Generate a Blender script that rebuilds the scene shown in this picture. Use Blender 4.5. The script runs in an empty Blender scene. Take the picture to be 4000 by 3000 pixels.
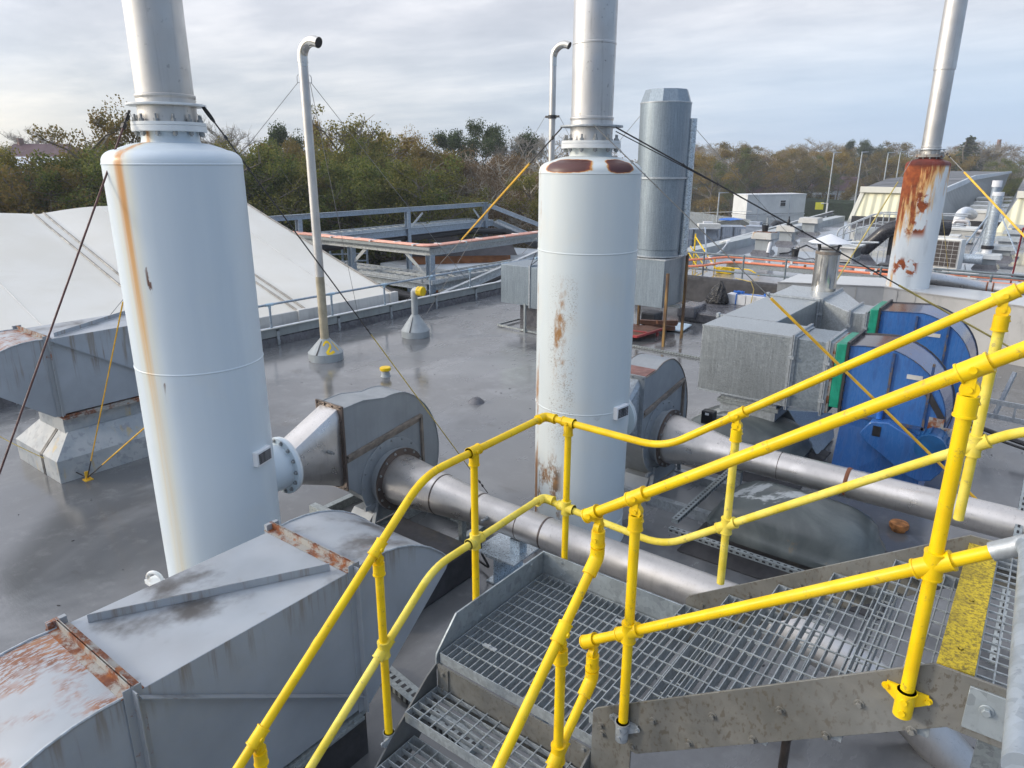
import bpy, bmesh, math, random
from mathutils import Vector, Matrix
R=math.radians
random.seed(7)
SC=bpy.context.scene; COL=SC.collection
V=Vector
# ---------------------------------------------------------------- camera model (used to turn measured photo points into 3-D places)
CF=2750.5; CH=4.0; TH=R(17.5); YA=R(37.2); RO=R(.19)
def ray(u,v):
    a=(u-2000)/CF; b=(1500-v)/CF
    a,b=a*math.cos(RO)-b*math.sin(RO), a*math.sin(RO)+b*math.cos(RO)
    c,s=math.cos(TH),math.sin(TH)
    x,y,z=a,c+b*s,-s+b*c
    return V((math.cos(YA)*x-math.sin(YA)*y, math.sin(YA)*x+math.cos(YA)*y, z))
def at(u,v,z=None,y=None,x=None,d=None):
    r=ray(u,v)
    if z is not None: t=(z-CH)/r.z
    elif y is not None: t=y/r.y
    elif x is not None: t=x/r.x
    else: t=d/math.hypot(r.x,r.y)
    return V((0,0,CH))+r*t
# ---------------------------------------------------------------- mesh builder
def frame(d,up=V((0,0,1))):
    d=d.normalized()
    if abs(d.dot(up))>.985: up=V((1,0,0))
    x=d.cross(up).normalized(); y=x.cross(d).normalized()
    return x,y
class MB:
    B=None
    def __init__(s): s.v=[]; s.f=[]; s.mi=[]
    def add(s,vs,fs,m=0):
        n=len(s.v); s.v+=[V(p) for p in vs]; s.f+=[[i+n for i in f] for f in fs]; s.mi+=[m]*len(fs); return s
    def box(s,x0,x1,y0,y1,z0,z1,m=0):
        x0,x1=min(x0,x1),max(x0,x1); y0,y1=min(y0,y1),max(y0,y1); z0,z1=min(z0,z1),max(z0,z1)
        vs=[(x0,y0,z0),(x1,y0,z0),(x1,y1,z0),(x0,y1,z0),(x0,y0,z1),(x1,y0,z1),(x1,y1,z1),(x0,y1,z1)]
        return s.add(vs,[(3,2,1,0),(4,5,6,7),(0,1,5,4),(1,2,6,5),(2,3,7,6),(3,0,4,7)],m)
    def hexa(s,b,t,m=0):            # bottom quad, top quad (ccw seen from above)
        return s.add(list(b)+list(t),[(3,2,1,0),(4,5,6,7),(0,1,5,4),(1,2,6,5),(2,3,7,6),(3,0,4,7)],m)
    def bar(s,p,q,w,h,up=V((0,0,1)),m=0):
        p,q=V(p),V(q); x,y=frame(q-p,V(up)); x*=w/2; y*=h/2
        return s.hexa([p-x-y,p+x-y,q+x-y,q-x-y],[p-x+y,p+x+y,q+x+y,q-x+y],m)
    def angle(s,p,q,a,t=.006,up=V((0,0,1)),flip=1):  # an L-section
        p,q=V(p),V(q); x,y=frame(q-p,V(up)); x=x*flip
        s.bar(p+x*a/2,q+x*a/2,a,t,up); s.bar(p+y*(a/2+t/2),q+y*(a/2+t/2),t,a,up); return s
    def ibeam(s,p,q,w,h,t=.012):
        p,q=V(p),V(q); x,y=frame(q-p)
        s.bar(p+y*(h/2-t/2),q+y*(h/2-t/2),w,t); s.bar(p-y*(h/2-t/2),q-y*(h/2-t/2),w,t); s.bar(p,q,t,h-2*t); return s
    def cyl(s,p,q,r,r2=None,n=16,cap=True,m=0):
        p,q=V(p),V(q); r2=r if r2 is None else r2; x,y=frame(q-p)
        a=[2*math.pi*i/n for i in range(n)]
        vs=[p+(x*math.cos(t)+y*math.sin(t))*r for t in a]+[q+(x*math.cos(t)+y*math.sin(t))*r2 for t in a]
        fs=[(i,(i+1)%n,n+(i+1)%n,n+i) for i in range(n)]
        if cap: fs+=[tuple(range(n-1,-1,-1)),tuple(range(n,2*n))]
        return s.add(vs,fs,m)
    def tube(s,pts,r,n=10,cap=True,m=0,closed=False):
        pts=[V(p) for p in pts]; k=len(pts); rs=r if isinstance(r,(list,tuple)) else [r]*k
        vs=[]; prev=None
        for i,p in enumerate(pts):
            d=(pts[min(i+1,k-1)]-pts[max(i-1,0)]) if not closed else pts[(i+1)%k]-pts[i-1]
            d.normalize()
            if prev is None: x=frame(d)[0]; y=d.cross(x)
            else:
                x=(prev-d*prev.dot(d)).normalized(); y=d.cross(x)
            prev=x
            sc=1.0
            if 0<i<k-1:
                c=max(.3,math.sqrt(max(0,(1+(pts[i]-pts[i-1]).normalized().dot((pts[i+1]-pts[i]).normalized()))/2))); sc=min(1/c,1.3)
            vs+=[p+(x*math.cos(2*math.pi*j/n)+y*math.sin(2*math.pi*j/n))*rs[i]*(1 if sc<1.02 else sc**.5) for j in range(n)]
        fs=[(i*n+j,i*n+(j+1)%n,(i+1)*n+(j+1)%n,(i+1)*n+j) for i in range(k-1) for j in range(n)]
        if closed: fs+=[((k-1)*n+j,(k-1)*n+(j+1)%n,(j+1)%n,j) for j in range(n)]
        elif cap: fs+=[tuple(range(n-1,-1,-1)),tuple(range((k-1)*n,k*n))]
        return s.add(vs,fs,m)
    def lathe(s,prof,c=(0,0,0),n=32,m=0,ang=None):
        c=V(c); vs=[]; k=len(prof)
        for r,z in prof: vs+=[c+V((r*math.cos(2*math.pi*j/n),r*math.sin(2*math.pi*j/n),z)) for j in range(n)]
        fs=[(i*n+j,i*n+(j+1)%n,(i+1)*n+(j+1)%n,(i+1)*n+j) for i in range(k-1) for j in range(n)]
        fs+=[tuple(range(n-1,-1,-1)),tuple(range((k-1)*n,k*n))]
        return s.add(vs,fs,m)
    def lathe_dir(s,prof,p,d,n=32):   # prof (r, distance along d)
        p=V(p); d=V(d).normalized(); x,y=frame(d); vs=[]; k=len(prof)
        for r,t in prof: vs+=[p+d*t+(x*math.cos(2*math.pi*j/n)+y*math.sin(2*math.pi*j/n))*r for j in range(n)]
        fs=[(i*n+j,i*n+(j+1)%n,(i+1)*n+(j+1)%n,(i+1)*n+j) for i in range(k-1) for j in range(n)]
        fs+=[tuple(range(n-1,-1,-1)),tuple(range((k-1)*n,k*n))]
        return s.add(vs,fs)
    def prism(s,poly,ax,a,b,m=0):     # poly of 2-D points; ax 'x': (y,z), 'y': (x,z), 'z': (x,y)
        n=len(poly)
        def P3(q,t): return {'x':(t,q[0],q[1]),'y':(q[0],t,q[1]),'z':(q[0],q[1],t)}[ax]
        vs=[P3(q,a) for q in poly]+[P3(q,b) for q in poly]
        fs=[(i,(i+1)%n,n+(i+1)%n,n+i) for i in range(n)]+[tuple(range(n-1,-1,-1)),tuple(range(n,2*n))]
        return s.add(vs,fs,m)
    def quad(s,a,b,c,d,m=0): return s.add([a,b,c,d],[(0,1,2,3)],m)
    def bolt(s,p,d,r=.012,h=.012):
        p,d=V(p),V(d).normalized(); s.cyl(p,p+d*h*.25,r*1.55,n=12); s.cyl(p+d*h*.25,p+d*h*1.25,r,n=6); return s
    def bolts(s,c,d,rad,n,r=.012,h=.014,a0=0):
        c,d=V(c),V(d).normalized(); x,y=frame(d)
        for i in range(n):
            t=a0+2*math.pi*i/n; s.bolt(c+(x*math.cos(t)+y*math.sin(t))*rad,d,r,h)
        return s
def fillet(pts,rad,k=6):
    pts=[V(p) for p in pts]; out=[pts[0]]
    for i in range(1,len(pts)-1):
        a,b,c=pts[i-1],pts[i],pts[i+1]; u=(a-b); w=(c-b); L=min(rad,u.length*.49,w.length*.49); u.normalize(); w.normalize()
        p0=b+u*L; p1=b+w*L
        for j in range(k+1):
            t=j/k; out.append(p0*(1-t)**2+b*2*t*(1-t)+p1*t*t)
    out.append(pts[-1]); return out
# ---------------------------------------------------------------- objects
ORG={}
def mesh_of(name,mb,org,mats,sharp=35):
    me=bpy.data.meshes.new(name); o=V(org)
    me.from_pydata([tuple(p-o) for p in mb.v],[],mb.f)
    for m in (mats if isinstance(mats,(list,tuple)) else [mats]): me.materials.append(m)
    if isinstance(mats,(list,tuple)) and len(mats)>1: me.polygons.foreach_set('material_index',mb.mi)
    bm=bmesh.new(); bm.from_mesh(me); bmesh.ops.recalc_face_normals(bm,faces=bm.faces); bm.to_mesh(me); bm.free()
    if sharp:
        me.polygons.foreach_set('use_smooth',[True]*len(me.polygons)); me.set_sharp_from_angle(angle=R(sharp))
    me.update(); return me
def tag(o,label=None,cat=None,group=None,kind=None):
    if label: o['label']=label
    if cat: o['category']=cat
    if group: o['group']=group
    if kind: o['kind']=kind
    return o
def thing(name,label,cat,loc=(0,0,0),group=None):
    o=bpy.data.objects.new(name,None); COL.objects.link(o); o.location=V(loc); o.empty_display_size=.1
    ORG[o.name]=V(loc); return tag(o,label,cat,group)
def part(name,mb,mat,parent,label=None,sharp=35,bevel=0,kind=None):
    org=ORG[parent.name]
    o=bpy.data.objects.new(name,mesh_of(name,mb,org,mat,sharp)); COL.objects.link(o); o.parent=parent; ORG[o.name]=org
    if label: o['label']=label
    if kind: o['kind']=kind
    if bevel: bev(o,bevel)
    return o
def bev(o,w):
    b=o.modifiers.new('edge','BEVEL'); b.width=w; b.segments=2; b.limit_method='ANGLE'; b.angle_limit=R(40); b.harden_normals=False
def solo(name,mb,mat,label,cat,group=None,loc=(0,0,0),sharp=35,bevel=0,kind=None):
    o=bpy.data.objects.new(name,mesh_of(name,mb,loc,mat,sharp)); COL.objects.link(o); o.location=V(loc); ORG[o.name]=V(loc)
    if bevel: bev(o,bevel)
    return tag(o,label,cat,group,kind)
def structure(name,mb,mat,sharp=35,loc=(0,0,0)):
    return solo(name,mb,mat,None,None,None,loc,sharp,0,'structure')
def copy_tree(o,loc=None,rz=None,scale=None,label=None,parent=None):
    c=o.copy(); COL.objects.link(c)
    if parent is not None: c.parent=parent
    if loc is not None: c.location=V(loc)
    if rz is not None: c.rotation_euler=(0,0,rz)
    if scale is not None: c.scale=(scale,)*3 if not isinstance(scale,(tuple,list)) else scale
    if label: c['label']=label
    for ch in [x for x in bpy.data.objects if x.parent==o]: copy_tree(ch,parent=c)
    return c
def bolt_parts(parent,pts,d,r=.012,h=.012,mat=None,name='bolt'):
    for p in pts: part(name,MB().bolt(p,d,r,h),mat or M['bolt'],parent)
def circle_pts(c,d,rad,n,a0=0):
    c,d=V(c),V(d).normalized(); x,y=frame(d)
    return [c+(x*math.cos(a0+2*math.pi*i/n)+y*math.sin(a0+2*math.pi*i/n))*rad for i in range(n)]
# ---------------------------------------------------------------- materials
class Mt:
    def __init__(s,name,rough=.5,metal=0.,spec=.5):
        s.m=bpy.data.materials.new(name); s.m.use_nodes=True; s.t=s.m.node_tree; s.b=s.t.nodes['Principled BSDF']
        s.b.inputs['Roughness'].default_value=rough; s.b.inputs['Metallic'].default_value=metal; s.b.inputs['Specular IOR Level'].default_value=spec
    def n(s,t): return s.t.nodes.new('ShaderNode'+t)
    def put(s,sock,x):
        if hasattr(x,'is_linked') or isinstance(x,bpy.types.NodeSocket): s.t.links.new(x,sock)
        else:
            if isinstance(x,(tuple,list)) and len(x)==3 and len(sock.default_value)==4: x=(*x,1)
            sock.default_value=x
    def co(s,scale=(1,1,1),loc=(0,0,0),kind='Object'):
        a=s.n('TexCoord'); b=s.n('Mapping'); s.t.links.new(a.outputs[kind],b.inputs[0]); b.inputs['Scale'].default_value=scale; b.inputs['Location'].default_value=loc; return b.outputs[0]
    def noise(s,scale,detail=4,vec=None,rough=.55,dist=0.):
        a=s.n('TexNoise'); a.inputs['Scale'].default_value=scale; a.inputs['Detail'].default_value=detail; a.inputs['Roughness'].default_value=rough; a.inputs['Distortion'].default_value=dist
        s.t.links.new(vec if vec is not None else s.co(),a.inputs['Vector']); return a.outputs[0]
    def vor(s,scale,vec=None,out='Distance',feature='F1'):
        a=s.n('TexVoronoi'); a.feature=feature; a.inputs['Scale'].default_value=scale
        s.t.links.new(vec if vec is not None else s.co(),a.inputs['Vector']); return a.outputs[out]
    def mr(s,x,a,b,c=0.,d=1.,smooth=True):
        q=s.n('MapRange'); q.interpolation_type='SMOOTHSTEP' if smooth else 'LINEAR'; q.clamp=True
        s.put(q.inputs[0],x)
        for i,k in enumerate((a,b,c,d)): q.inputs[i+1].default_value=k
        return q.outputs[0]
    def mth(s,op,a,b=0.):
        q=s.n('Math'); q.operation=op; s.put(q.inputs[0],a); s.put(q.inputs[1],b); return q.outputs[0]
    def mix(s,f,a,b,mode='MIX'):
        q=s.n('Mix'); q.data_type='RGBA'; q.blend_type=mode; s.put(q.inputs[0],f); s.put(q.inputs[6],a); s.put(q.inputs[7],b); return q.outputs[2]
    def ramp(s,f,stops,interp='LINEAR'):
        q=s.n('ValToRGB'); e=q.color_ramp; e.interpolation=interp
        while len(e.elements)<len(stops): e.elements.new(.5)
        for i,(p,c) in enumerate(stops): e.elements[i].position=p; e.elements[i].color=(*c,1)
        s.put(q.inputs[0],f); return q.outputs[0]
    def xyz(s,kind='Object'):
        a=s.n('TexCoord'); b=s.n('SeparateXYZ'); s.t.links.new(a.outputs[kind],b.inputs[0]); return b.outputs
    def nz(s):
        a=s.n('NewGeometry'); b=s.n('SeparateXYZ'); s.t.links.new(a.outputs['True Normal'],b.inputs[0]); return b.outputs[2]
    def base(s,x): s.put(s.b.inputs['Base Color'],x); s.bc=x; return s
    def rough(s,x): s.put(s.b.inputs['Roughness'],x); return s
    def metal(s,x): s.put(s.b.inputs['Metallic'],x); return s
    def bump(s,x,strength=.2,dist=.01):
        q=s.n('Bump'); q.inputs['Strength'].default_value=strength; q.inputs['Distance'].default_value=dist; s.put(q.inputs['Height'],x); s.t.links.new(q.outputs[0],s.b.inputs['Normal']); return s
def mul(c,k): return tuple(min(1,x*k) for x in c)
def m_paint(name,col,rough=.45,var=.14,scale=2.2,metal=0.,streak=0.,bump=.05,spec=.5,dirt=None,dscale=1.4,dlo=.55,dhi=.75):
    q=Mt(name,rough,metal,spec)
    n1=q.noise(scale,6); c=q.mix(q.mr(n1,.3,.7),mul(col,1-var),mul(col,1+var*.8))
    if streak:
        n2=q.noise(1,5,q.co((14,14,.9)),.6); c=q.mix(q.mr(n2,.45,.72,0,streak),c,mul(col,.62))
    if dirt: 
        n3=q.noise(dscale,8,None,.7); c=q.mix(q.mr(n3,dlo,dhi),c,dirt)
    q.base(c); q.rough(q.mr(q.noise(scale*3,5),.3,.7,max(.05,rough-.12),min(1,rough+.12)))
    if bump: q.bump(q.noise(scale*9,5),bump,.004)
    return q.m
def m_galv(name,col=(.40,.43,.45),scale=38,metal=.45,rough=.42,streak=.35,spots=0.):
    q=Mt(name,rough,metal)
    v=q.n('SeparateColor'); q.t.links.new(q.vor(scale,None,'Color'),v.inputs[0])
    c=q.mix(v.outputs[0],mul(col,.78),mul(col,1.18))
    c=q.mix(q.mr(q.noise(1.3,6),.3,.75,0,.3),c,mul(col,.72))
    if streak: c=q.mix(q.mr(q.noise(1,6,q.co((48,48,2.2)),.65),.42,.72,0,streak),c,mul(col,1.45))
    if spots: c=q.mix(q.mr(q.noise(26,4,None,.7),.56,.66,0,spots),c,mul(col,.5))
    q.base(c); q.rough(q.mr(q.noise(55,4),.3,.7,rough-.08,rough+.12)); q.bump(q.noise(scale,3),.05,.002); return q.m
RUST=[(0,(.045,.014,.008)),(.45,(.16,.045,.015)),(.7,(.34,.12,.03)),(1,(.5,.25,.08))]
# ---------------------------------------------------------------- material list
def mk():
    M={}
    M['yellow']=None
    q=Mt('yellow_paint',.42,0,.35); c=q.mix(q.mr(q.noise(7,6),.35,.7),(.78,.50,.003),(.90,.62,.005))
    c=q.mix(q.mr(q.noise(2.6,6,None,.65),.5,.72,0,.6),c,(.82,.62,.05)); c=q.mix(q.mr(q.noise(26,7,None,.75),.58,.68,0,.75),c,(.36,.27,.05)); c=q.mix(q.mr(q.noise(14,6,q.co((1,1,1),(3,1,2)),.7),.69,.71),c,(.26,.24,.2)); q.base(c); q.bump(q.noise(60,3),.06,.002); q.rough(q.mr(q.noise(9,4),.3,.7,.28,.5)); M['yellow']=q.m
    q=Mt('faded_yellow_paint',.6); c=q.mix(q.mr(q.noise(9,6),.3,.7),(.70,.54,.03),(.84,.69,.12))
    c=q.mix(q.mr(q.noise(30,7,None,.75),.55,.7,0,.75),c,(.33,.29,.13)); q.base(c); q.bump(q.noise(50,4),.1,.002); M['yellow_old']=q.m
    q=Mt('yellow_grit',.95); c=q.mix(q.mr(q.noise(70,3,None,.8),.4,.65),(.62,.46,.03),(.20,.15,.03)); c=q.mix(q.mr(q.noise(5,4),.45,.7,0,.6),c,(.17,.13,.03)); q.base(c); q.bump(q.noise(180,2),.6,.004); M['grit']=q.m
    M['galv']=m_galv('galvanised_steel'); M['galv_duct']=m_galv('galvanised_duct_sheet',(.40,.43,.44),120,.72,.36,.5)
    M['galv_blue']=m_galv('weathered_galvanised_sheet',(.24,.285,.32),100,.55,.38,.6)
    M['galv_bright']=m_galv('bright_galvanised_spiral',(.5,.56,.6),30,.6,.3,.2)
    M['grating']=m_galv('grating_steel',(.33,.365,.385),60,.35,.45,.1,.25)
    q=Mt('wet_stringer_steel',.5,.15); c=q.mix(q.mr(q.noise(3,6),.3,.7),(.125,.124,.112),(.195,.19,.172)); c=q.mix(q.mr(q.noise(1,6,q.co((60,60,34)),.58),.55,.62,0,.7),c,(.095,.08,.058)); c=q.mix(q.mr(q.noise(1.6,5),.45,.7,0,.5),c,(.26,.27,.265)); q.base(c); q.rough(q.mr(q.noise(20,4),.4,.6,.3,.65)); M['stringer']=q.m
    M['toe']=m_galv('toe_board_galvanised',(.33,.37,.39),24,.4,.45,.12,.3)
    def stain(name,col,ro,heat=0,drops=0):
        q=Mt(name,ro,1.); c=q.mix(q.mr(q.noise(1.4,5),.3,.7),mul(col,.85),mul(col,1.1))
        c=q.mix(q.mr(q.noise(1,6,q.co((30,30,1.5)),.7),.5,.75,0,.35+drops),c,mul(col,.55)); c=q.mix(q.mr(q.noise(28,3),.66,.72,0,.3+drops),c,(.2,.19,.18))
        q.base(c); q.rough(q.mr(q.noise(5,6),.3,.7,ro-.09,ro+.12)); q.metal(.82); q.bump(q.noise(2.5,3),.05,.02); return q.m
    M['stainless']=stain('brushed_stainless',(.62,.59,.56),.34); M['stack']=stain('weathered_stack_steel',(.60,.58,.55),.40,0,.1)
    M['stack_drip']=stain('dripped_stack_steel',(.60,.585,.565),.38,0,.35)
    M['polished']=stain('polished_flue_steel',(.6,.58,.54),.14); M['dullpipe']=stain('dull_pipe_steel',(.53,.51,.49),.42)
    M['bolt']=m_galv('bolt_steel',(.32,.33,.33),40,.6,.4,0); M['seamweld']=m_paint('tinted_weld',(.13,.1,.085),.4,.3,metal=.5)
    M['rustweld']=m_paint('rusty_weld_band',(.2,.07,.03),.7,.4)
    M['fan']=m_paint('fan_grey_paint',(.27,.29,.305),.42,.12,2,.05,.25,dirt=(.10,.075,.05),dscale=1.6,dlo=.62,dhi=.8)
    M['fan_brown']=m_paint('brown_stiffener',(.20,.165,.135),.6,.35,8)
    M['fan_rust']=m_paint('red_oxide_top',(.25,.12,.10),.6,.35,5)
    # grey duct paint: rust grows on faces that look upwards
    def ductpaint(name,rustamt,grime):
        q=Mt(name,.42); col=(.345,.375,.405)
        c=q.mix(q.mr(q.noise(1.6,6),.3,.7),mul(col,.86),mul(col,1.1)); up=q.mr(q.nz(),.35,.6)
        c=q.mix(q.mth('MULTIPLY',up,q.mr(q.noise(1.1,5),.35,.6,0,.35)),c,(.385,.38,.38))
        if grime: c=q.mix(q.mth('MULTIPLY',up,q.mr(q.noise(1.9,7,q.co((1,.8,1),(3.1,1.4,0)),.6),.50,.70,0,.9)),c,(.05,.042,.035))
        ms=q.mth('MULTIPLY',up,q.mth('MULTIPLY',q.mr(q.noise(1.5,5,q.co((1,1,1),(5,2,1)),.6),.56-rustamt*.15,.66-rustamt*.15),q.mr(q.noise(1,8,q.co((52,15,20)),.72),.43,.53)))
        rc=q.ramp(q.noise(9,6),[(.2,(.14,.045,.02)),(.55,(.29,.11,.04)),(.8,(.40,.22,.11))])
        c=q.mix(q.mth('MULTIPLY',ms,.9),c,rc); c=q.mix(q.mr(q.noise(1,6,q.co((9,9,.7)),.6),.6,.8,0,.3),c,(.2,.17,.12))
        zz=q.xyz()[2]; dr=q.mth('MULTIPLY',q.mr(q.noise(1,6,q.co((16,16,.9),(1,4,0)),.65),.50,.66),q.mr(zz,1.22,1.5,0,.6)); dr=q.mth('MULTIPLY',dr,q.mr(up,0,1,1,0)); c=q.mix(dr,c,(.19,.135,.07))
        q.base(c); q.rough(q.mth('ADD',q.mth('MULTIPLY',ms,.4),q.mr(q.noise(4,5),.3,.7,.28,.5))); q.bump(q.noise(2.2,3),.08,.03); return q.m
    M['duct']=ductpaint('grey_duct_paint',-1.2,True); M['duct_rusty']=ductpaint('rusted_grey_duct_paint',1.0,False); M['duct_half']=ductpaint('part_rusted_duct_paint',.45,True)
    q=Mt('rusted_flange',.7); c=q.mix(q.mr(q.noise(9,7,None,.7),.44,.58),(.33,.32,.29),q.ramp(q.noise(13,6),RUST)); q.base(c); q.bump(q.noise(30,5),.3,.004); M['flange_rust']=q.m
    q=Mt('part_rusted_flange',.6); c=q.mix(q.mr(q.noise(5,7,None,.7),.56,.66),(.31,.33,.345),q.ramp(q.noise(13,6),RUST)); q.base(c); M['flange_half']=q.m
    q=Mt('skirt_paint',.5); c=q.mix(q.mr(q.noise(3,6),.35,.65),(.31,.34,.36),(.44,.45,.44)); c=q.mix(q.mr(q.noise(1,6,q.co((6,6,1.2)),.6),.58,.72,0,.7),c,(.5,.36,.13)); c=q.mix(q.mr(q.noise(11,6),.55,.62,0,.5),c,(.22,.23,.25)); q.base(c); M['skirt']=q.m
    M['tape']=m_paint('black_tape',(.02,.02,.022),.5)
    # roof
    q=Mt('wet_roof_felt',.2); w=q.noise(.2,6,None,.6,.4); w2=q.noise(1.1,7,q.co((1,.35,1)),.62,.5)
    wet=q.mr(q.mth('ADD',q.mth('MULTIPLY',w,.62),q.mth('MULTIPLY',w2,.38)),.42,.54)
    c=q.mix(wet,(.17,.172,.174),(.112,.115,.119)); c=q.mix(q.mr(q.noise(.7,8,q.co((1,1.6,1),(4,9,0)),.7),.58,.72,0,.7),c,(.075,.066,.055))
    c=q.mix(q.mr(q.noise(3.2,8,None,.7),.5,.75,0,.4),c,(.255,.258,.26)); c=q.mix(q.mr(q.noise(.33,5,q.co((1,1,1),(7,2,0)),.6,.6),.50,.62,0,.4),c,(.27,.275,.28)); q.base(c); q.rough(q.mr(wet,0,1,.32,.05)); q.bump(q.noise(1,7,q.co((9,30,9)),.72),.11,.012); q.b.inputs['Specular IOR Level'].default_value=.75; M['roof']=q.m  # broad pale patches in the base colour stand in for sky reflections
    q=Mt('wet_upper_roof',.10); wet=q.mr(q.noise(.22,6,None,.6,.4),.38,.56); c=q.mix(wet,(.32,.32,.335),(.21,.21,.23)); c=q.mix(q.mr(q.noise(2.2,8,q.co((1,3,1)),.7),.5,.75,0,.5),c,(.24,.23,.225)); q.base(c); q.rough(q.mr(wet,0,1,.22,.04)); q.bump(q.noise(6,6),.02,.01); q.b.inputs['Specular IOR Level'].default_value=.8; M['roof_up']=q.m
    M['felt']=m_paint('dark_felt',(.036,.035,.038),.7,.3,3,bump=.3,dirt=(.10,.085,.06),dscale=1.2,dlo=.55,dhi=.75)
    M['felt_grey']=m_paint('grey_felt',(.10,.10,.11),.28,.25,3,bump=.15)
    M['kerb']=m_paint('pale_kerb_paint',(.30,.32,.31),.5,.15,2,streak=.4)
    M['coping']=m_paint('coping_paint',(.42,.45,.45),.5,.12,2)
    q=Mt('white_chimney_paint',.42)
    def axis(q):
        x,y,z=q.xyz(); a=q.mth('ARCTAN2',y,x); return a,z
    def win(q,x,c,w,soft): # 1 inside |x-c|<w
        return q.mr(q.mth('ABSOLUTE',q.mth('SUBTRACT',x,c)),w,w+soft,1,0)
    # chimney with one orange streak
    a,z=axis(q); wob=q.mth('MULTIPLY',q.mth('SUBTRACT',q.noise(.7,3),.5),.10); a2=q.mth('ADD',a,wob)
    col=(.63,.70,.74); c=q.mix(q.mr(q.noise(1,5,q.co((3,3,.25)),.6),.35,.7,0,.4),col,(.50,.58,.65))
    c=q.mix(q.mr(q.noise(2.5,6),.55,.75,0,.25),c,(.64,.66,.64))
    vstr=q.noise(1,4,q.co((24,24,.35)),.6)
    halo=q.mth('MULTIPLY',win(q,a2,R(-76),.07,.26),q.mr(z,-.5,4.2,.25,.55)); c=q.mix(q.mth('MULTIPLY',halo,q.mr(vstr,.3,.6,.5,1)),c,(.74,.66,.42))
    st=q.mth('MULTIPLY',win(q,a2,R(-76),.03,.11),q.mth('MULTIPLY',q.mr(z,.3,4.0,.3,.95),q.mr(vstr,.3,.6,.4,1))); c=q.mix(st,c,q.ramp(q.mr(z,1,4.1),[(0,(.66,.50,.22)),(.6,(.66,.36,.10)),(1,(.55,.23,.04))]))
    chip=q.mth('MULTIPLY',win(q,a2,R(-62),.02,.03),q.mth('MULTIPLY',win(q,z,2.75,.35,.3),q.mr(q.noise(14,4,q.co((1,1,.35))),.6,.64))); c=q.mix(chip,c,(.13,.06,.04))
    chip2=q.mth('MULTIPLY',win(q,a2,R(-70),.12,.06),q.mr(q.noise(11,4,q.co((1,1,.5),(3,3,3))),.71,.73)); c=q.mix(chip2,c,(.16,.09,.05))
    q.base(c); q.bump(q.noise(1,4,q.co((2,2,.6)),.5),.05,.02); q.rough(q.mr(q.noise(3,4),.3,.7,.34,.5)); M['chim1']=q.m
    q=Mt('flaking_chimney_paint',.5); a,z=axis(q)
    c=q.mix(q.mr(q.noise(1,5,q.co((3,3,.3)),.6),.35,.7,0,.5),(.64,.68,.67),(.52,.60,.64)); c=q.mix(q.mr(q.noise(2,6),.5,.75,0,.3),c,(.66,.63,.54))
    fl=q.mth('MULTIPLY',win(q,a,R(-86),.22,.16),q.mr(z,1.0,1.5)); fl=q.mth('MULTIPLY',fl,q.mr(z,2.75,3.05,1,0))
    sp=q.mr(q.mth('ADD',q.noise(64,6,q.co((1,1,1.2)),.75),q.mth('MULTIPLY',q.noise(2.6,4),.4)),.75,.83,0,.7); c=q.mix(q.mth('MULTIPLY',fl,sp),c,q.ramp(q.noise(6,4),[(.3,(.10,.075,.05)),(.6,(.26,.14,.06)),(.8,(.36,.20,.08))]))
    ru=q.mth('MULTIPLY',win(q,a,R(-88),.09,.09),q.mth('MULTIPLY',win(q,z,2.35,.3,.35),q.mr(q.noise(7,6,q.co((1,1,.5)),.7),.48,.66))); c=q.mix(ru,c,(.33,.17,.06))
    lo=q.mth('MULTIPLY',win(q,a,R(-112),.42,.2),q.mth('MULTIPLY',q.mr(z,1.25,.85,0,1),q.mr(q.noise(3.4,8,q.co((1,1,.55)),.72),.5,.58))); c=q.mix(lo,c,q.ramp(q.noise(12,6),[(.3,(.13,.09,.06)),(.6,(.32,.17,.07)),(.85,(.42,.36,.28))]))
    ed=q.mth('MULTIPLY',win(q,a,R(-131),.07,.07),q.mr(q.mth('ADD',q.noise(2.6,6,q.co((1,1,.4)),.7),q.mr(z,.9,1.7,.12,0)),.52,.64)); c=q.mix(ed,c,(.36,.17,.06))
    sm=q.mth('MULTIPLY',win(q,a,R(-34),.12,.1),q.mth('MULTIPLY',win(q,z,1.12,.3,.2),q.mr(q.noise(5.5,3),.62,.68))); c=q.mix(sm,c,(.22,.23,.24))
    tp=q.mr(z,3.86,3.93); pu=q.mr(q.mth('ADD',q.noise(2.3,5,q.co((1,1,.6),(1.7,0.2,0)),.6),q.mr(z,3.98,4.035,.05,-.10)),.49,.60); 
    pw=q.mth('MAXIMUM',win(q,a,R(-86),.25,.5),win(q,a,R(-22),.1,.4)); tz_=q.mth('MULTIPLY',q.mr(z,3.87,3.95),q.mr(z,4.005,4.045,1,0)); pu=q.mr(q.mth('ADD',q.mth('MULTIPLY',q.mth('MULTIPLY',pw,tz_),.62),q.mth('MULTIPLY',q.noise(5.5,7,q.co((1,1,1.6)),.68),.5)),.43,.74); tpm=q.mr(pu,.0,.3); c=q.mix(tpm,c,q.ramp(pu,[(.08,(.68,.52,.28)),(.30,(.56,.27,.07)),(.48,(.40,.13,.035)),(.62,(.17,.045,.03)),(1,(.085,.028,.024))]))
    q.base(c); q.rough(q.mr(q.noise(3,4),.3,.7,.4,.6)); q.bump(q.noise(20,5),.06,.004); M['chim2']=q.m
    q=Mt('rust_streaked_chimney_paint',.55); a,z=axis(q)
    c=q.mix(q.mr(q.noise(1,5,q.co((4,4,.4)),.6),.35,.7,0,.5),(.74,.77,.76),(.60,.65,.68)); c=q.mix(q.mr(q.noise(1.7,6,q.co((2,2,.6))),.5,.72,0,.5),c,(.40,.42,.42))
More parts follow.
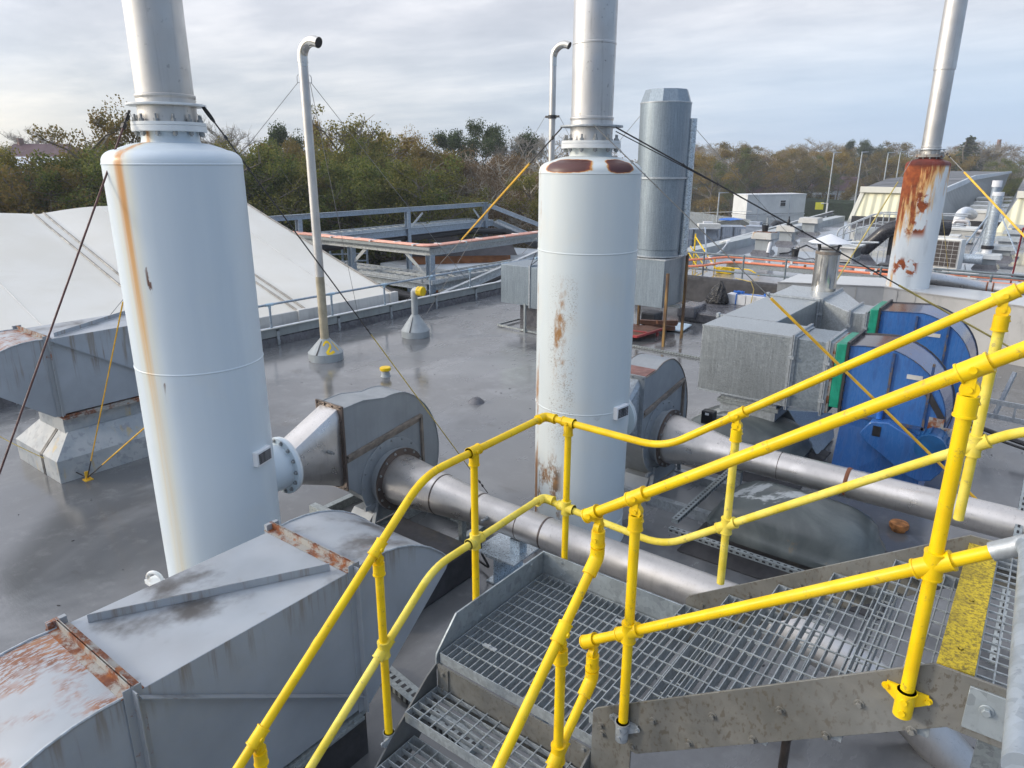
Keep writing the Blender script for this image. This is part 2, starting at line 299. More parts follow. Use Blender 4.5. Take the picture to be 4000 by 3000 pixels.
    nn=q.noise(1,7,q.co((5.5,5.5,.75),(2.1,.7,0)),.66,.15); left=q.mr(a,R(-150),R(-40),.2,-.16,False); hz=q.mr(z,2.0,4.1,-.12,.30,False)
    k=q.mth('ADD',nn,q.mth('ADD',left,hz)); halo=q.mr(k,.52,.66); c=q.mix(halo,c,q.ramp(q.noise(1,4,q.co((22,22,.5))),[(.3,(.74,.52,.24)),(.7,(.68,.33,.09))]))
    blob=q.mth('MULTIPLY',win(q,a,R(-88),.36,.2),q.mth('MULTIPLY',win(q,z,2.95,.42,.2),q.mr(q.noise(2.5,6,q.co((1,1,.8),(.4,.2,.6)),.65),.44,.5)))
    foot=q.mth('MULTIPLY',win(q,a,R(-100),.5,.2),q.mth('MULTIPLY',win(q,z,1.72,.13,.12),q.mr(q.noise(3.2,6,None,.65),.48,.54)))
    dk=q.mr(k,.64,.74); dk=q.mth('MAXIMUM',dk,q.mth('MAXIMUM',blob,foot)); c=q.mix(dk,c,q.ramp(q.noise(8,6),[(.25,(.15,.034,.014)),(.55,(.34,.08,.02)),(.8,(.48,.17,.04))]))
    top=q.mr(z,3.9,3.98); c=q.mix(top,c,q.ramp(q.noise(3,5),[(.3,(.09,.02,.015)),(.7,(.22,.045,.03))])); q.base(c); q.rough(q.mr(dk,0,1,.45,.9)); M['chim3']=q.m
    M['white']=m_paint('white_flange_paint',(.70,.72,.71),.45,.1,4,dirt=(.42,.30,.16),dscale=3,dlo=.62,dhi=.78)
    q=Mt('name_plate_print',.35); x,y,z=q.xyz(); c=q.mix(q.mth('MULTIPLY',q.mr(q.noise(1,3,q.co((60,60,4))),.44,.5),q.mr(q.mth('FRACT',q.mth('MULTIPLY',z,62.),0.),.55,.7)),(.015,.016,.02),(.33,.34,.36)); q.base(c); M['plate']=q.m
    q=Mt('blue_fan_paint',.33); c=q.mix(q.mr(q.noise(2,5),.3,.7),(.030,.115,.33),(.045,.15,.40)); d=q.noise(1,6,q.co((17,17,3.2)),.62,.3); c=q.mix(q.mr(d,.52,.62,0,.5),c,(.02,.075,.25)); c=q.mix(q.mr(q.noise(7,8,None,.8),.66,.7,0,.8),c,(.12,.09,.08)); q.base(c); q.rough(q.mr(d,.4,.6,.18,.45)); M['blue']=q.m
    q=Mt('worn_top_painted_reflection',.16); c=q.mix(q.mr(q.mth('ADD',q.xyz()[0],q.mth('MULTIPLY',q.noise(3,5),.4)),.45,.95),(.075,.06,.065),(.05,.10,.24)); c=q.mix(q.mr(q.noise(9,6),.6,.7,0,.6),c,(.14,.05,.03)); q.base(c); M['blue_top']=q.m  # dark-to-blue sky reflection painted along the sheet, with brown worn flecks
    M['blue_motor']=m_paint('motor_blue',(.012,.10,.26),.4,.2,6); M['darkrim']=m_paint('dark_rim',(.03,.028,.03),.5,.3,6,dirt=(.14,.05,.02),dscale=6,dlo=.6,dhi=.7)
    q=Mt('green_canvas',.45); c=q.mix(q.mr(q.noise(5,5),.35,.7),(.0,.20,.125),(.01,.30,.19)); q.base(c); q.bump(q.noise(1,3,q.co((10,10,3)),.6,1.),.5,.03); M['green']=q.m
    M['rust']=None; q=Mt('deep_rust',.9); q.base(q.ramp(q.noise(7,7,None,.7),RUST)); q.bump(q.noise(40,4),.3,.003); M['rust']=q.m
    q=Mt('rust_brown_post',.7); q.base(q.mix(q.mr(q.noise(1,6,q.co((20,20,2))),.4,.65),(.10,.055,.03),(.34,.20,.06))); M['rustpost']=q.m
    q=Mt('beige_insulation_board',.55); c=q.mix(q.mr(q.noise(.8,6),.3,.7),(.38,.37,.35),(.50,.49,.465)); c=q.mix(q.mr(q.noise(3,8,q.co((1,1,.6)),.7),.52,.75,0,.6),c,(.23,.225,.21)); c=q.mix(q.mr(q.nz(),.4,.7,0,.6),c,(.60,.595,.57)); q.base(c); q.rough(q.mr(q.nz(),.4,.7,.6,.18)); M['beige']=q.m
    q=Mt('white_pvc_fabric',.38); c=q.mix(q.mr(q.noise(.5,5),.35,.7),(.73,.685,.585),(.79,.755,.67)); c=q.mix(q.mr(q.noise(1,6,q.co((1.2,.5,.5)),.6),.55,.75,0,.35),c,(.64,.585,.47)); q.base(c); q.bump(q.noise(.9,3),.08,.05); M['pvc']=q.m
    M['pvc_seam']=m_paint('dirty_pvc_seam',(.26,.24,.21),.5,.3,4); M['pvc_eave']=m_paint('pvc_eave',(.60,.585,.55),.45,.12,1.5,streak=.3)
    M['bluesteel']=m_galv('blue_grey_galvanised',(.34,.40,.46),26,.45,.4,.2); M['steelpale']=m_galv('pale_bridge_steel',(.52,.545,.55),20,.35,.48,.3); M['steelblue']=m_galv('blue_grey_bridge_steel',(.36,.42,.48),24,.35,.45,.2)  # bridge steel in a pale tone and a darker blue-grey tone
    M['whitepipe']=m_paint('white_pipe_lagging',(.66,.68,.70),.35,.08,3); M['fitting']=m_paint('pale_blue_clamp',(.42,.55,.63),.45,.15,9)
    M['orange_pale']=m_paint('pale_orange_conduit',(.80,.40,.29),.45,.12,6,spec=.4); M['orange']=m_paint('orange_conduit',(.78,.24,.12),.45,.12,6,spec=.4); M['whiteclip']=m_paint('white_clip',(.7,.7,.68),.5,.08,6); M['tray']=m_galv('perforated_tray',(.33,.36,.36),50,.4,.45,.1,.5)
    M['cable']=m_paint('black_cable',(.018,.018,.02),.5,.2,8); M['wire']=m_paint('dark_wire_rope',(.04,.035,.033),.5,.3,20); M['wire_red']=m_paint('rust_red_rod',(.10,.04,.035),.6,.3,12); M['wire_grey']=m_paint('grey_wire_rope',(.25,.24,.22),.5,.2,20)
    M['rope']=m_paint('yellow_sleeve',(.85,.48,.03),.45,.2,10); M['rope_pale']=m_paint('faded_yellow_rope',(.55,.42,.12),.6,.25,10); M['redrod']=m_paint('dark_red_rod',(.24,.02,.03),.5,.2,5)
    q=Mt('weathered_grp',.28); c=q.mix(q.mr(q.noise(1.6,6,None,.6,.6),.4,.62),(.065,.078,.078),(.115,.13,.125)); c=q.mix(q.mr(q.noise(2.6,8,None,.72,.6),.60,.68,0,.9),c,(.17,.13,.08)); c=q.mix(q.mr(q.noise(1.1,6,q.co((1,1,1),(7,3,1)),.6,.8),.63,.67),c,(.36,.38,.38)); q.base(c); q.rough(q.mr(q.noise(2,5),.35,.65,.3,.55)); M['grp']=q.m
    M['black']=m_paint('black_plastic',(.015,.015,.017),.4,.2,6,bump=.02); M['darkgrey']=m_paint('dark_grey_box',(.06,.065,.07),.5,.2,4); M['white_plain']=m_paint('white_plastic',(.72,.73,.74),.4,.06,3); M['cream']=m_paint('off_white_steel',(.60,.59,.55),.5,.12,2,dirt=(.40,.35,.27),dscale=3,dlo=.6,dhi=.8)
    q=Mt('bin_bag_film',.22); q.base((.012,.012,.014)); q.bump(q.noise(7,5,q.co((1,1,1.6)),.6,1.5),.9,.05); M['bag']=q.m
    M['bluerope']=m_paint('blue_rope',(.02,.15,.55),.6,.2,12); M['red']=m_paint('red_trolley_paint',(.38,.05,.05),.5,.25,5); M['sheet']=m_paint('pale_blue_sheet',(.55,.66,.72),.4,.1,3); M['timber']=m_paint('damp_timber',(.16,.07,.04),.7,.3,6)
    q=Mt('vent_cap_paint',.5); c=q.mix(q.mr(q.noise(2,6),.35,.7),(.48,.47,.43),(.62,.61,.58)); c=q.mix(q.mr(q.noise(1,6,q.co((5,5,1.4)),.6),.6,.72,0,.8),c,(.45,.25,.11)); q.base(c); M['ventcap']=q.m
    M['ventneck']=m_paint('vent_neck_grey',(.33,.36,.37),.5,.12,3,streak=.3); M['coil']=m_paint('condenser_coil',(.045,.035,.03),.6,.3,20); M['whiteup']=m_paint('white_unit_casing',(.68,.68,.64),.45,.1,3)
    def ribbed(name,col,k,axis_i,dk):
        q=Mt(name,.5); s=q.xyz()[axis_i]; w=q.mth('SINE',q.mth('MULTIPLY',s,k)); c=q.mix(q.mr(q.noise(.4,6),.35,.7,0,.4),col,mul(col,.8)); c=q.mix(q.mr(q.noise(1,5,q.co((1.5,1.5,.3)),.6),.55,.75,0,.3),c,mul(col,.6)); q.base(c); q.bump(w,.6,.06); return q.m
    M['creamclad']=ribbed('cream_ribbed_cladding',(.76,.72,.50),14,0,.8); M['greyclad']=ribbed('grey_ribbed_cladding',(.40,.42,.42),12,1,.8); M['greyclad_x']=ribbed('pale_profiled_sheet',(.40,.44,.46),16,1,.8)
    M['shedroof']=m_paint('grey_shed_roofing',(.075,.078,.085),.5,.3,.25,bump=.1); M['trimcream']=m_paint('cream_trim',(.70,.68,.58),.5,.08,1); M['trimgrey']=m_paint('pale_grey_trim',(.55,.59,.62),.5,.08,1)
    M['cabin']=m_paint('cabin_cladding',(.72,.73,.70),.5,.08,.6,streak=.2); M['cabinroof']=m_paint('cabin_roof',(.72,.73,.72),.5,.1,.8); M['glass']=m_paint('dark_window_glass',(.02,.022,.025),.1,.1,2,bump=0)
    M['fence']=m_galv('palisade_galvanised',(.40,.44,.46),8,.3,.5,.2); M['ibc']=m_paint('translucent_tank_plastic',(.36,.42,.50),.4,.2,1.2); M['ibcframe']=m_paint('tank_cage_steel',(.38,.43,.50),.45,.12,3)
    M['lamp']=m_galv('lamp_column_steel',(.42,.45,.46),10,.3,.5,.1); M['asphalt']=m_paint('yard_asphalt',(.06,.06,.062),.6,.25,.5); M['tarp']=m_paint('dark_green_tarpaulin',(.02,.026,.022),.5,.4,1.2,bump=.4); M['tarp_blue']=m_paint('blue_tarpaulin',(.02,.16,.6),.5,.2,2); M['pallet_orange']=m_paint('orange_barrier',(.70,.33,.02),.5,.2,2); M['wrap']=m_paint('shrink_wrap',(.52,.40,.31),.3,.25,2,bump=.3)
    M['sign']=m_paint('yellow_sign',(.72,.68,.03),.5,.06,3); M['roof_tile']=m_paint('red_brown_roof_tiles',(.10,.05,.055),.7,.2,.4); M['brick']=m_paint('brown_brick_wall',(.22,.13,.10),.8,.2,.5); M['shedwood']=m_paint('orange_timber_shed',(.30,.11,.03),.7,.3,2); M['shedfelt']=m_paint('shed_roof_felt',(.032,.03,.034),.7,.2,1)
    q=Mt('grass_and_leaf_litter',.9); c=q.mix(q.mr(q.noise(.06,6),.4,.6),(.035,.06,.012),(.055,.042,.022)); c=q.mix(q.mr(q.noise(.9,8,None,.7),.45,.7,0,.6),c,(.09,.055,.02)); q.base(c); M['ground']=q.m
    q=Mt('lawn',.9); q.base(q.mix(q.mr(q.noise(.5,6),.35,.7),(.06,.16,.012),(.09,.22,.02))); M['lawn']=q.m
    q=Mt('hedge_leaves',.8); q.base(q.mix(q.mr(q.noise(2,8,None,.7),.35,.7),(.008,.018,.006),(.02,.042,.012))); q.bump(q.noise(6,6),.8,.2); M['hedge']=q.m
    def leafmat(name,cols,dull=0):
        q=Mt(name,.75,0,.25); g=q.n('NewGeometry'); oi=q.n('ObjectInfo'); f=q.mth('ADD',q.mth('MULTIPLY',g.outputs['Random Per Island'],.8),q.mth('MULTIPLY',oi.outputs['Random'],.2))
        k=len(cols); c=q.ramp(f,[(i/(k-1),x) for i,x in enumerate(cols)]); q.base(c); tl=q.n('BsdfTranslucent'); q.put(tl.inputs[0],c); mx=q.n('MixShader'); mx.inputs[0].default_value=.4; o=q.t.nodes['Material Output']; q.t.links.new(q.b.outputs[0],mx.inputs[1]); q.t.links.new(tl.outputs[0],mx.inputs[2]); q.t.links.new(mx.outputs[0],o.inputs[0]); return q.m
    M['leaf_olive']=leafmat('olive_leaves',[(0.064,0.078,0.022),(0.134,0.139,0.031),(0.228,0.209,0.048),(0.347,0.272,0.064)])
    M['leaf_green']=leafmat('green_leaves',[(0.048,0.078,0.022),(0.098,0.134,0.031),(0.185,0.200,0.043),(0.260,0.239,0.064)])
    M['railgrey']=m_galv('dull_rail_steel',(.20,.235,.25),20,.4,.45,.1); M['leaf_dark']=leafmat('dark_leaves',[(0.027,0.043,0.022),(0.048,0.074,0.031),(0.078,0.109,0.039),(0.119,0.130,0.055)])
    M['leaf_rust']=leafmat('rusty_leaves',[(.12,.085,.05),(.19,.13,.07),(.25,.17,.085),(.22,.175,.10)])
    M['leaf_gold']=leafmat('golden_leaves',[(.17,.12,.03),(.28,.185,.04),(.34,.24,.055),(.19,.175,.05)])
    M['leaf_mix']=leafmat('turning_leaves',[(.11,.105,.03),(.18,.15,.045),(.25,.165,.05),(.13,.135,.04)])
    M['twig']=m_paint('grey_twigs',(.12,.095,.085),.85,.2,3); M['twig_pale']=m_paint('pale_twigs',(.30,.27,.22),.85,.2,3); M['bark']=m_paint('bark',(.17,.145,.11),.9,.3,3); M['birch']=m_paint('birch_bark',(.42,.38,.31),.8,.35,4)
    return M
M=mk()
# ================================================================ access stair
def grate(x0,x1,y0,y1,z,bars,sb,sr,h=.03,t=.0045,edge=True,rod=.007,eh=None):
    mb=MB(); eh=eh or h+.006
    if bars=='y':
        n=round((x1-x0)/sb)
        for i in range(1,n): x=x0+(x1-x0)*i/n; mb.box(x-t/2,x+t/2,y0,y1,z-h,z)
        n=round((y1-y0)/sr)
        for i in range(1,n): y=y0+(y1-y0)*i/n; mb.box(x0,x1,y-rod/2,y+rod/2,z-rod*.9,z+.001)
    else:
        n=round((y1-y0)/sb)
        for i in range(1,n): y=y0+(y1-y0)*i/n; mb.box(x0,x1,y-t/2,y+t/2,z-h,z)
        n=round((x1-x0)/sr)
        for i in range(1,n): x=x0+(x1-x0)*i/n; mb.box(x-rod/2,x+rod/2,y0,y1,z-rod*.9,z+.001)
    if edge:
        e=.005
        mb.box(x0,x1,y0-e,y0,z-eh,z+.002); mb.box(x0,x1,y1,y1+e,z-eh,z+.002); mb.box(x0-e,x0,y0-e,y1+e,z-eh,z+.002); mb.box(x1,x1+e,y0-e,y1+e,z-eh,z+.002)
    return mb
st=thing('access_stair','galvanised steel grating stair with two flights meeting at a square landing','stair',(-1.8,2.87,0))
part('landing_grating',grate(-2.29,-1.318,2.375,3.372,1.4,'y',.041,.1,h=.045,edge=True,eh=.06),M['grating'],st,sharp=0)
for k in range(1,6):
    z=1.4-.2*k; yb=2.385-.24*(k-1); tr=part('tread',grate(-2.292,-1.328,yb-.29,yb,z,'x',.048,.085,h=.03,eh=.062),M['grating'],st,sharp=0)
for k in range(1,6):
    z=1.4+k/6; x0=-1.315+.25*(k-1); tr=part('tread',grate(x0,x0+.278,2.345,3.385,z,'y',.041,.1,h=.042,eh=.06),M['grating'],st,sharp=0)
part('upper_landing',grate(-.045,1.6,2.345,3.38,2.4,'y',.05,.055,h=.034,eh=.05,t=.005),M['grating'],st,sharp=0)
mb=MB(); mb.box(-.052,.052,2.425,3.44,2.401,2.412); mb.box(-.056,-.052,2.425,3.44,2.36,2.412)
for y in (2.55,2.9,3.3): mb.bolt((-.0,y,2.411),(0,0,1),.006,.004)
part('nosing_strip',mb,M['grit'],st,label='gritty yellow anti-slip nosing strip',bevel=.002)
mb=MB(); mb.prism([(2.352,1.37),(2.36,1.40),(2.528,1.565),(3.39,1.55),(3.39,1.30),(2.352,1.30)],'x',-2.316,-2.306)
for y,z in ((2.74,1.52),(2.74,1.43),(3.25,1.52)): mb.bolt((-2.306,y,z),(1,0,0),.008,.006)
part('toe_board',mb,M['toe'],st)
mb=MB(); mb.box(-2.316,-1.30,3.39,3.40,1.30,1.55)
for x in (-2.165,): 
    for z in (1.52,1.43): mb.bolt((x,3.39,z),(0,-1,0),.008,.006)
part('toe_board',mb,M['toe'],st)
mb=MB(); mb.box(-2.30,-1.31,2.352,2.362,1.10,1.338); mb.box(-2.30,-1.31,2.362,2.40,1.10,1.112); mb.box(-2.285,-2.215,2.342,2.352,1.14,1.335)
for z in (1.2,1.3): mb.bolt((-2.25,2.342,z),(0,-1,0),.011,.01)
part('front_channel',mb,M['stringer'],st)
mb=MB()
for i in range(2):      # lower flight stringers
    x=(-2.312,-1.312)[i]; mb2=MB(); mb2.prism([(2.352,1.335),(2.28,1.30),(2.05,1.13),(.75,.06),(.75,0),(1.05,0),(2.352,1.075)],'x',x-.005,x+.005)
    for k in range(1,6):
        yb=2.385-.24*(k-1); z=1.4-.2*k
        for y in (yb-.24,yb-.06): mb2.bolt((x+(.005 if i==0 else -.005),y,z-.045),(1 if i==0 else -1,0,0),.011,.012)
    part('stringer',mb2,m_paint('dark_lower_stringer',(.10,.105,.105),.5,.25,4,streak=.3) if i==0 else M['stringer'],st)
mb=MB(); Y0=2.335
mb.prism([(-1.292,1.36),(-1.292,1.60),(-1.275,1.622),(-.06,2.467),(.95,2.467),(.95,2.255),(.01,2.255),(-1.065,1.487),(-1.092,1.487),(-1.092,.0),(-1.292,.0)],'y',Y0-.01,Y0)
for k in range(0,6):
    zc=1.4+k/6-.045; x0=-1.315+.25*(k-1)
    for dx in (.07,.235):
        if k==0 and dx<.1: continue
        mb.bolt((x0+dx+ (.0 if k else .0),Y0-.01,zc+ (.02 if dx<.1 else .0)),(0,-1,0),.0115,.012)
mb.bolt((-1.235,Y0-.01,1.50),(0,-1,0),.0115,.012)
part('stringer',mb,M['stringer'],st,bevel=.0015)
mb=MB(); mb.box(.045,.32,Y0-.018,Y0-.01,2.285,2.44); mb.bolt((.10,Y0-.018,2.375),(0,-1,0),.014,.014); mb.bolt((.245,Y0-.018,2.36),(0,-1,0),.014,.014)
part('splice_plate',mb,M['toe'],st,bevel=.002)
mb=MB(); mb.box(-1.27,-1.15,Y0-.02,Y0-.01,1.10,1.27); mb.bolt((-1.235,Y0-.02,1.185),(0,-1,0),.0115,.012)
part('splice_plate',mb,M['toe'],st,bevel=.002)
mb=MB(); mb.prism([(-1.315,1.30),(-1.315,1.60),(-1.30,1.625),(-.058,2.447),(.95,2.447),(.95,2.24),(.01,2.24),(-1.09,1.47),(-1.10,1.30)],'y',3.40,3.41)
for k in range(1,5):
    x0=-1.315+.25*(k-1); mb.bolt((x0+.10,3.40,1.4+k/6+.03),(0,-1,0),.009,.008)
part('stringer',mb,M['stringer'],st,bevel=.0015)
mb=MB(); mb.bar((-1.19,2.37,0),(-1.19,2.37,1.3),.08,.08); part('column',mb,M['toe'],st)
mb=MB(); mb.bar((-2.27,3.35,0),(-2.27,3.35,1.34),.07,.07); part('column',mb,M['toe'],st)
mb=MB(); mb.cyl((-.828,4.19,0),(-.828,4.19,.52),.03); mb.cyl((-.828,4.19,.28),(-.828,4.19,.33),.037); part('post',mb,m_paint('dark_brown_post',(.06,.045,.035),.5,.3,8),st)
for x in (.9,):
    mb=MB(); mb.bar((x,2.4,0),(x,2.4,2.36),.09,.09); part('column',mb,M['toe'],st)
    mb=MB(); mb.bar((x,3.3,0),(x,3.3,2.36),.09,.09); part('column',mb,M['toe'],st)
for c in ((-2.1,2.57,1.403),(-1.62,3.22,1.403)):
    mb=MB(); mb.box(c[0]-.045,c[0]+.045,c[1]-.012,c[1]+.012,c[2],c[2]+.008); mb.bolt((c[0],c[1],c[2]+.008),(0,0,1),.008,.008); part('grating_clip',mb,M['galv'],st)
# ---------------------------------------------------------------- yellow handrails
RR=.0212
def tee(mb,c,d,L=.075,r=.0292): c,d=V(c),V(d).normalized(); mb.cyl(c-d*L/2,c+d*L/2,r,n=20); mb.cyl(c-d*L/2,c-d*(L/2-.006),r+.0025,n=20); mb.cyl(c+d*(L/2-.006),c+d*L/2,r+.0025,n=20)
def screw(mb,p,d): p,d=V(p),V(d).normalized(); mb.cyl(p,p+d*.007,.0105,n=12); mb.cyl(p+d*.007,p+d*.0072,.0045,n=6)
def clamp_top(H,mat,post,rail_dir,swivel,side):    # fitting where a post meets its rail
    mb=MB(); p=V(post); d=V(rail_dir).normalized(); tee(mb,p,d,.085)
    screw(mb,p+side*.028,side)
    if swivel:
        ax=d.cross(V((0,0,1))).normalized(); mb.cyl(p-V((0,0,.062))-ax*.013,p-V((0,0,.062))+ax*.013,.026,n=18); mb.cyl(p-V((0,0,.062))-ax*.019,p-V((0,0,.062))+ax*.019,.009,n=8)
        mb.bar(p-V((0,0,.02)),p-V((0,0,.06)),.03,.024,d); mb.cyl(p-V((0,0,.145)),p-V((0,0,.08)),.0292,n=20); mb.cyl(p-V((0,0,.145)),p-V((0,0,.139)),.032,n=20); screw(mb,p-V((0,0,.115))+d*.028,d)
    else: mb.cyl(p-V((0,0,.085)),p-V((0,0,.015)),.0292,n=20); mb.cyl(p-V((0,0,.085)),p-V((0,0,.079)),.032,n=20)
    part('rail_fitting',mb,mat,H)
def cross(H,mat,c,d):
    mb=MB(); tee(mb,V(c),V(d),.115,.030); c=V(c); mb.cyl(c-V((0,0,.042)),c+V((0,0,.042)),.0305,n=20); mb.cyl(c-V((0,0,.046)),c-V((0,0,.04)),.0325,n=20); mb.cyl(c+V((0,0,.04)),c+V((0,0,.046)),.0325,n=20)
    part('rail_fitting',mb,mat,H)
def palm(H,mat,p,side):
    mb=MB(); p=V(p); mb.cyl(p-V((0,0,.075)),p+V((0,0,.02)),.0292,n=20); mb.cyl(p+V((0,0,.014)),p+V((0,0,.02)),.032,n=20)
    t=V((0,0,1)).cross(side).normalized(); b=p-side*.028
    for sg in (-1,1):
        e=b+t*.062*sg+V((0,0,-.005)); mb.hexa([b-V((0,0,.06)),b-V((0,0,.06))+side*.02,e-V((0,0,.018))+side*.006,e-V((0,0,.018))],[b+V((0,0,.012)),b+V((0,0,.012))+side*.02,e+V((0,0,.018))+side*.006,e+V((0,0,.018))]); mb.bolt(e+side*.006,side,.009,.009)
    for dz in (-.05,-.008): screw(mb,p+side*.028+V((0,0,dz)),side)
    part('post_socket',mb,mat,H)
Yl,Yo=M['yellow'],M['yellow_old']
XL=-2.338; YB=3.425
A=thing('handrail','yellow handrail turning round the landing corner and climbing the far side of the upper flight','handrail',(XL,YB,1.4))
top=[(XL,.55,1.06),(XL,1.0,1.41),(XL,2.34,2.475),(XL,YB,2.482),(-1.535,YB,2.475),(.07,YB,2.475+.72*1.605),(1.5,YB,2.475+.72*1.605)]
t=fillet(top[:3]+[V((XL,2.34+.5,2.48))],.16)
def rail(H,pts,mat,r=RR,name='rail'):
    mb=MB(); mb.tube(pts,r,n=18); return part(name,mb,mat,H)
rail(A,fillet([top[0],top[2],(XL,3.40,2.482)],.14),Yl,name='top_rail'); rail(A,fillet([(XL+.02,YB,2.482),top[4],top[5],top[6]],.14),Yl,name='top_rail')
rail(A,fillet([(XL,.8,.745),(XL,2.39,1.915),(XL,3.40,1.93)],.12),Yo,name='mid_rail'); rail(A,fillet([(XL+.02,YB,1.91),(-1.49,YB,1.87),(.07,YB,1.87+.712*1.56),(1.5,YB,1.87+.712*1.56)],.14),Yo,name='mid_rail')
def elbow(H,c,mat):
    mb=MB(); c=V(c); mb.tube(fillet([c+V((0,-.075,0)),c,c+V((.075,0,0))],.045,8),.0292,n=18); mb.cyl(c+V((0,-.078,0)),c+V((0,-.07,0)),.032,n=18); mb.cyl(c+V((.07,0,0)),c+V((.078,0,0)),.032,n=18); part('rail_fitting',mb,mat,H)
elbow(A,(XL,YB,2.482),Yl); elbow(A,(XL,YB,1.92),Yo)
def post(H,x,y,z0,z1,mat): 
    mb=MB(); mb.cyl((x,y,z0),(x,y,z1),RR,n=18); part('post',mb,mat,H)
def sl(y,a,b): return a[2]+(y-a[1])/(b[1]-a[1])*(b[2]-a[2])
sA=(0,1,(2.475-1.06)/(2.34-.55))
xo=V((-1,0,0))
for (y,z1,z0,sw) in ((2.735,2.48,1.33,0),(2.008,2.213,1.09,1),(1.28,1.637,.52,1)):
    post(A,XL,y,z0,z1-(.03 if not sw else .09),Yl); clamp_top(A,Yl,(XL,y,z1),(0,1,0) if not sw else sA,sw,V((1,0,0)))
    if sw: palm(A,M['galv'],(XL,y,z0),V((-1,0,0)))
post(A,1.46,YB,2.4,3.63,Yo)
cross(A,Yo,(XL,2.735,1.922),(0,1,0)); cross(A,Yo,(XL,2.008,1.634),(0,1,.736)); cross(A,Yo,(XL,1.28,1.098),(0,1,.736))
post(A,-2.165,YB,1.34,2.45,Yl); clamp_top(A,Yl,(-2.165,YB,2.482),(1,0,0),0,V((0,-1,0))); cross(A,Yo,(-2.165,YB,1.905),(1,0,0))
for x in (-1.135,-.115):
    z1=2.475+.72*(x+1.535); post(A,x,YB,z1-1.0,z1-.08,Yo); clamp_top(A,Yl,(x,YB,z1),(1,0,.72),1,V((0,-1,0))); cross(A,Yo,(x,YB,1.87+.712*(x+1.49)),(1,0,.712))
mb=MB()
for p,d in (((XL,1.62,1.906),sA),((-.70,YB,3.076),(1,0,.72))): d=V(d).normalized(); mb.cyl(V(p)-d*.02,V(p)+d*.02,RR+.0012,n=18)
part('rail_joint',mb,Yl,A)
YN=2.30
B=thing('handrail','yellow handrail bolted to the spotted near stringer of the upper flight','handrail',(-1.3,YN,1.6))
zB=lambda x:2.605+.70*(x+1.325)
rail(B,fillet([(-1.33,YN,zB(-1.33)),(.12,YN,zB(.12)),(.45,YN,zB(.12))],.1),Yl,name='top_rail'); zM=lambda x:1.985+.70*(x+1.31)
rail(B,[(-1.32,YN,zM(-1.32)),(.03,YN,zM(.03))],Yl,name='mid_rail')
mb=MB(); mb.cyl((.02,YN,zM(.02)),(.11,YN,zM(.11)),.0285,n=20); part('grey_sleeve',mb,M['galv'],B)
post(B,.45,YN,2.3,zB(.12)+.02,Yl)
e=at(3985,3000,y=1.25)
mb=MB(); mb.tube(fillet([(.09,YN,zM(.09)),(.105,YN-.06,zM(.10)),tuple(e)],.05),.027,n=18); part('return_rail',mb,m_galv('spotted_galvanised_tube',(.36,.41,.46),30,.4,.45,.1,.5),B,label='spotted galvanised return rail')
for x,z0,sw,mat in ((-1.125,1.635,M['galv'],Yl),(-.115,2.335,Yl,Yl)):
    post(B,x,YN,z0-.03,zB(x)-.08,Yl); clamp_top(B,Yl,(x,YN,zB(x)),(1,0,.70),1,V((0,-1,0))); cross(B,Yl,(x,YN,zM(x)),(1,0,.70)); palm(B,sw,(x,YN-.006,z0),V((0,-1,0)))
mb=MB(); d=V((1,0,.7)).normalized(); c=V((-.66,YN,zB(-.66))); mb.cyl(c-d*.022,c+d*.022,RR+.0012,n=18); part('rail_joint',mb,Yl,B)
mb=MB(); tee(mb,(-1.325,YN,zB(-1.325)),d,.07); mb.cyl((-1.325,YN-.028,zB(-1.325)),(-1.325,YN-.036,zB(-1.325)),.011,n=12); part('rail_fitting',mb,Yl,B)
mb=MB(); tee(mb,(-1.31,YN,zM(-1.31)),d,.07); part('rail_fitting',mb,Yl,B)
XC=-1.300
Cc=thing('handrail','yellow handrail of the lower flight hanging from swivels at the near landing corner','handrail',(XC,2.3,1.2))
def drop(z,slope,y1,nm):
    mb=MB(); yy=2.315; d=V((0,1,slope)).normalized()
    rail(Cc,[(XC,yy-.045,z-.205-.045*slope),(XC,y1,z-.205-(yy-y1)*slope)],Yl,name=nm)
    mb.cyl((XC-.013,yy,z-.062),(XC+.013,yy,z-.062),.026,n=18); mb.cyl((XC-.019,yy,z-.062),(XC+.019,yy,z-.062),.009,n=8); mb.bar((XC,yy,z-.02),(XC,yy,z-.06),.03,.024,(0,1,0)); mb.cyl((XC,yy,z-.145),(XC,yy,z-.08),.0292,n=20); mb.cyl((XC,yy,z-.15),(XC,yy,z-.142),.032,n=20); screw(mb,V((XC,yy-.028,z-.115)),(0,-1,0))
    mb.cyl((XC,yy,z-.19),(XC,yy,z-.14),RR,n=18); mb.tube(fillet([V((XC,yy,z-.16)),V((XC,yy,z-.205)),V((XC,yy,z-.205))-d*.085],.03,6),.0305,n=18); part('rail_fitting',mb,Yl,Cc)
drop(zB(-1.32),.84,.7,'top_rail'); drop(zM(-1.31),.80,.9,'mid_rail')
zc=zB(-1.32)-.205-(2.315-2.05)*.84; post(Cc,XC,2.05,1.13,zc-.08,Yl); clamp_top(Cc,Yl,(XC,2.05,zc),(0,1,.84),1,V((1,0,0))); zd=zM(-1.31)-.205-(2.315-2.05)*.80; cross(Cc,Yl,(XC,2.05,zd),(0,1,.8)); palm(Cc,M['galv'],(XC-.0,2.05,1.1),V((1,0,0)))
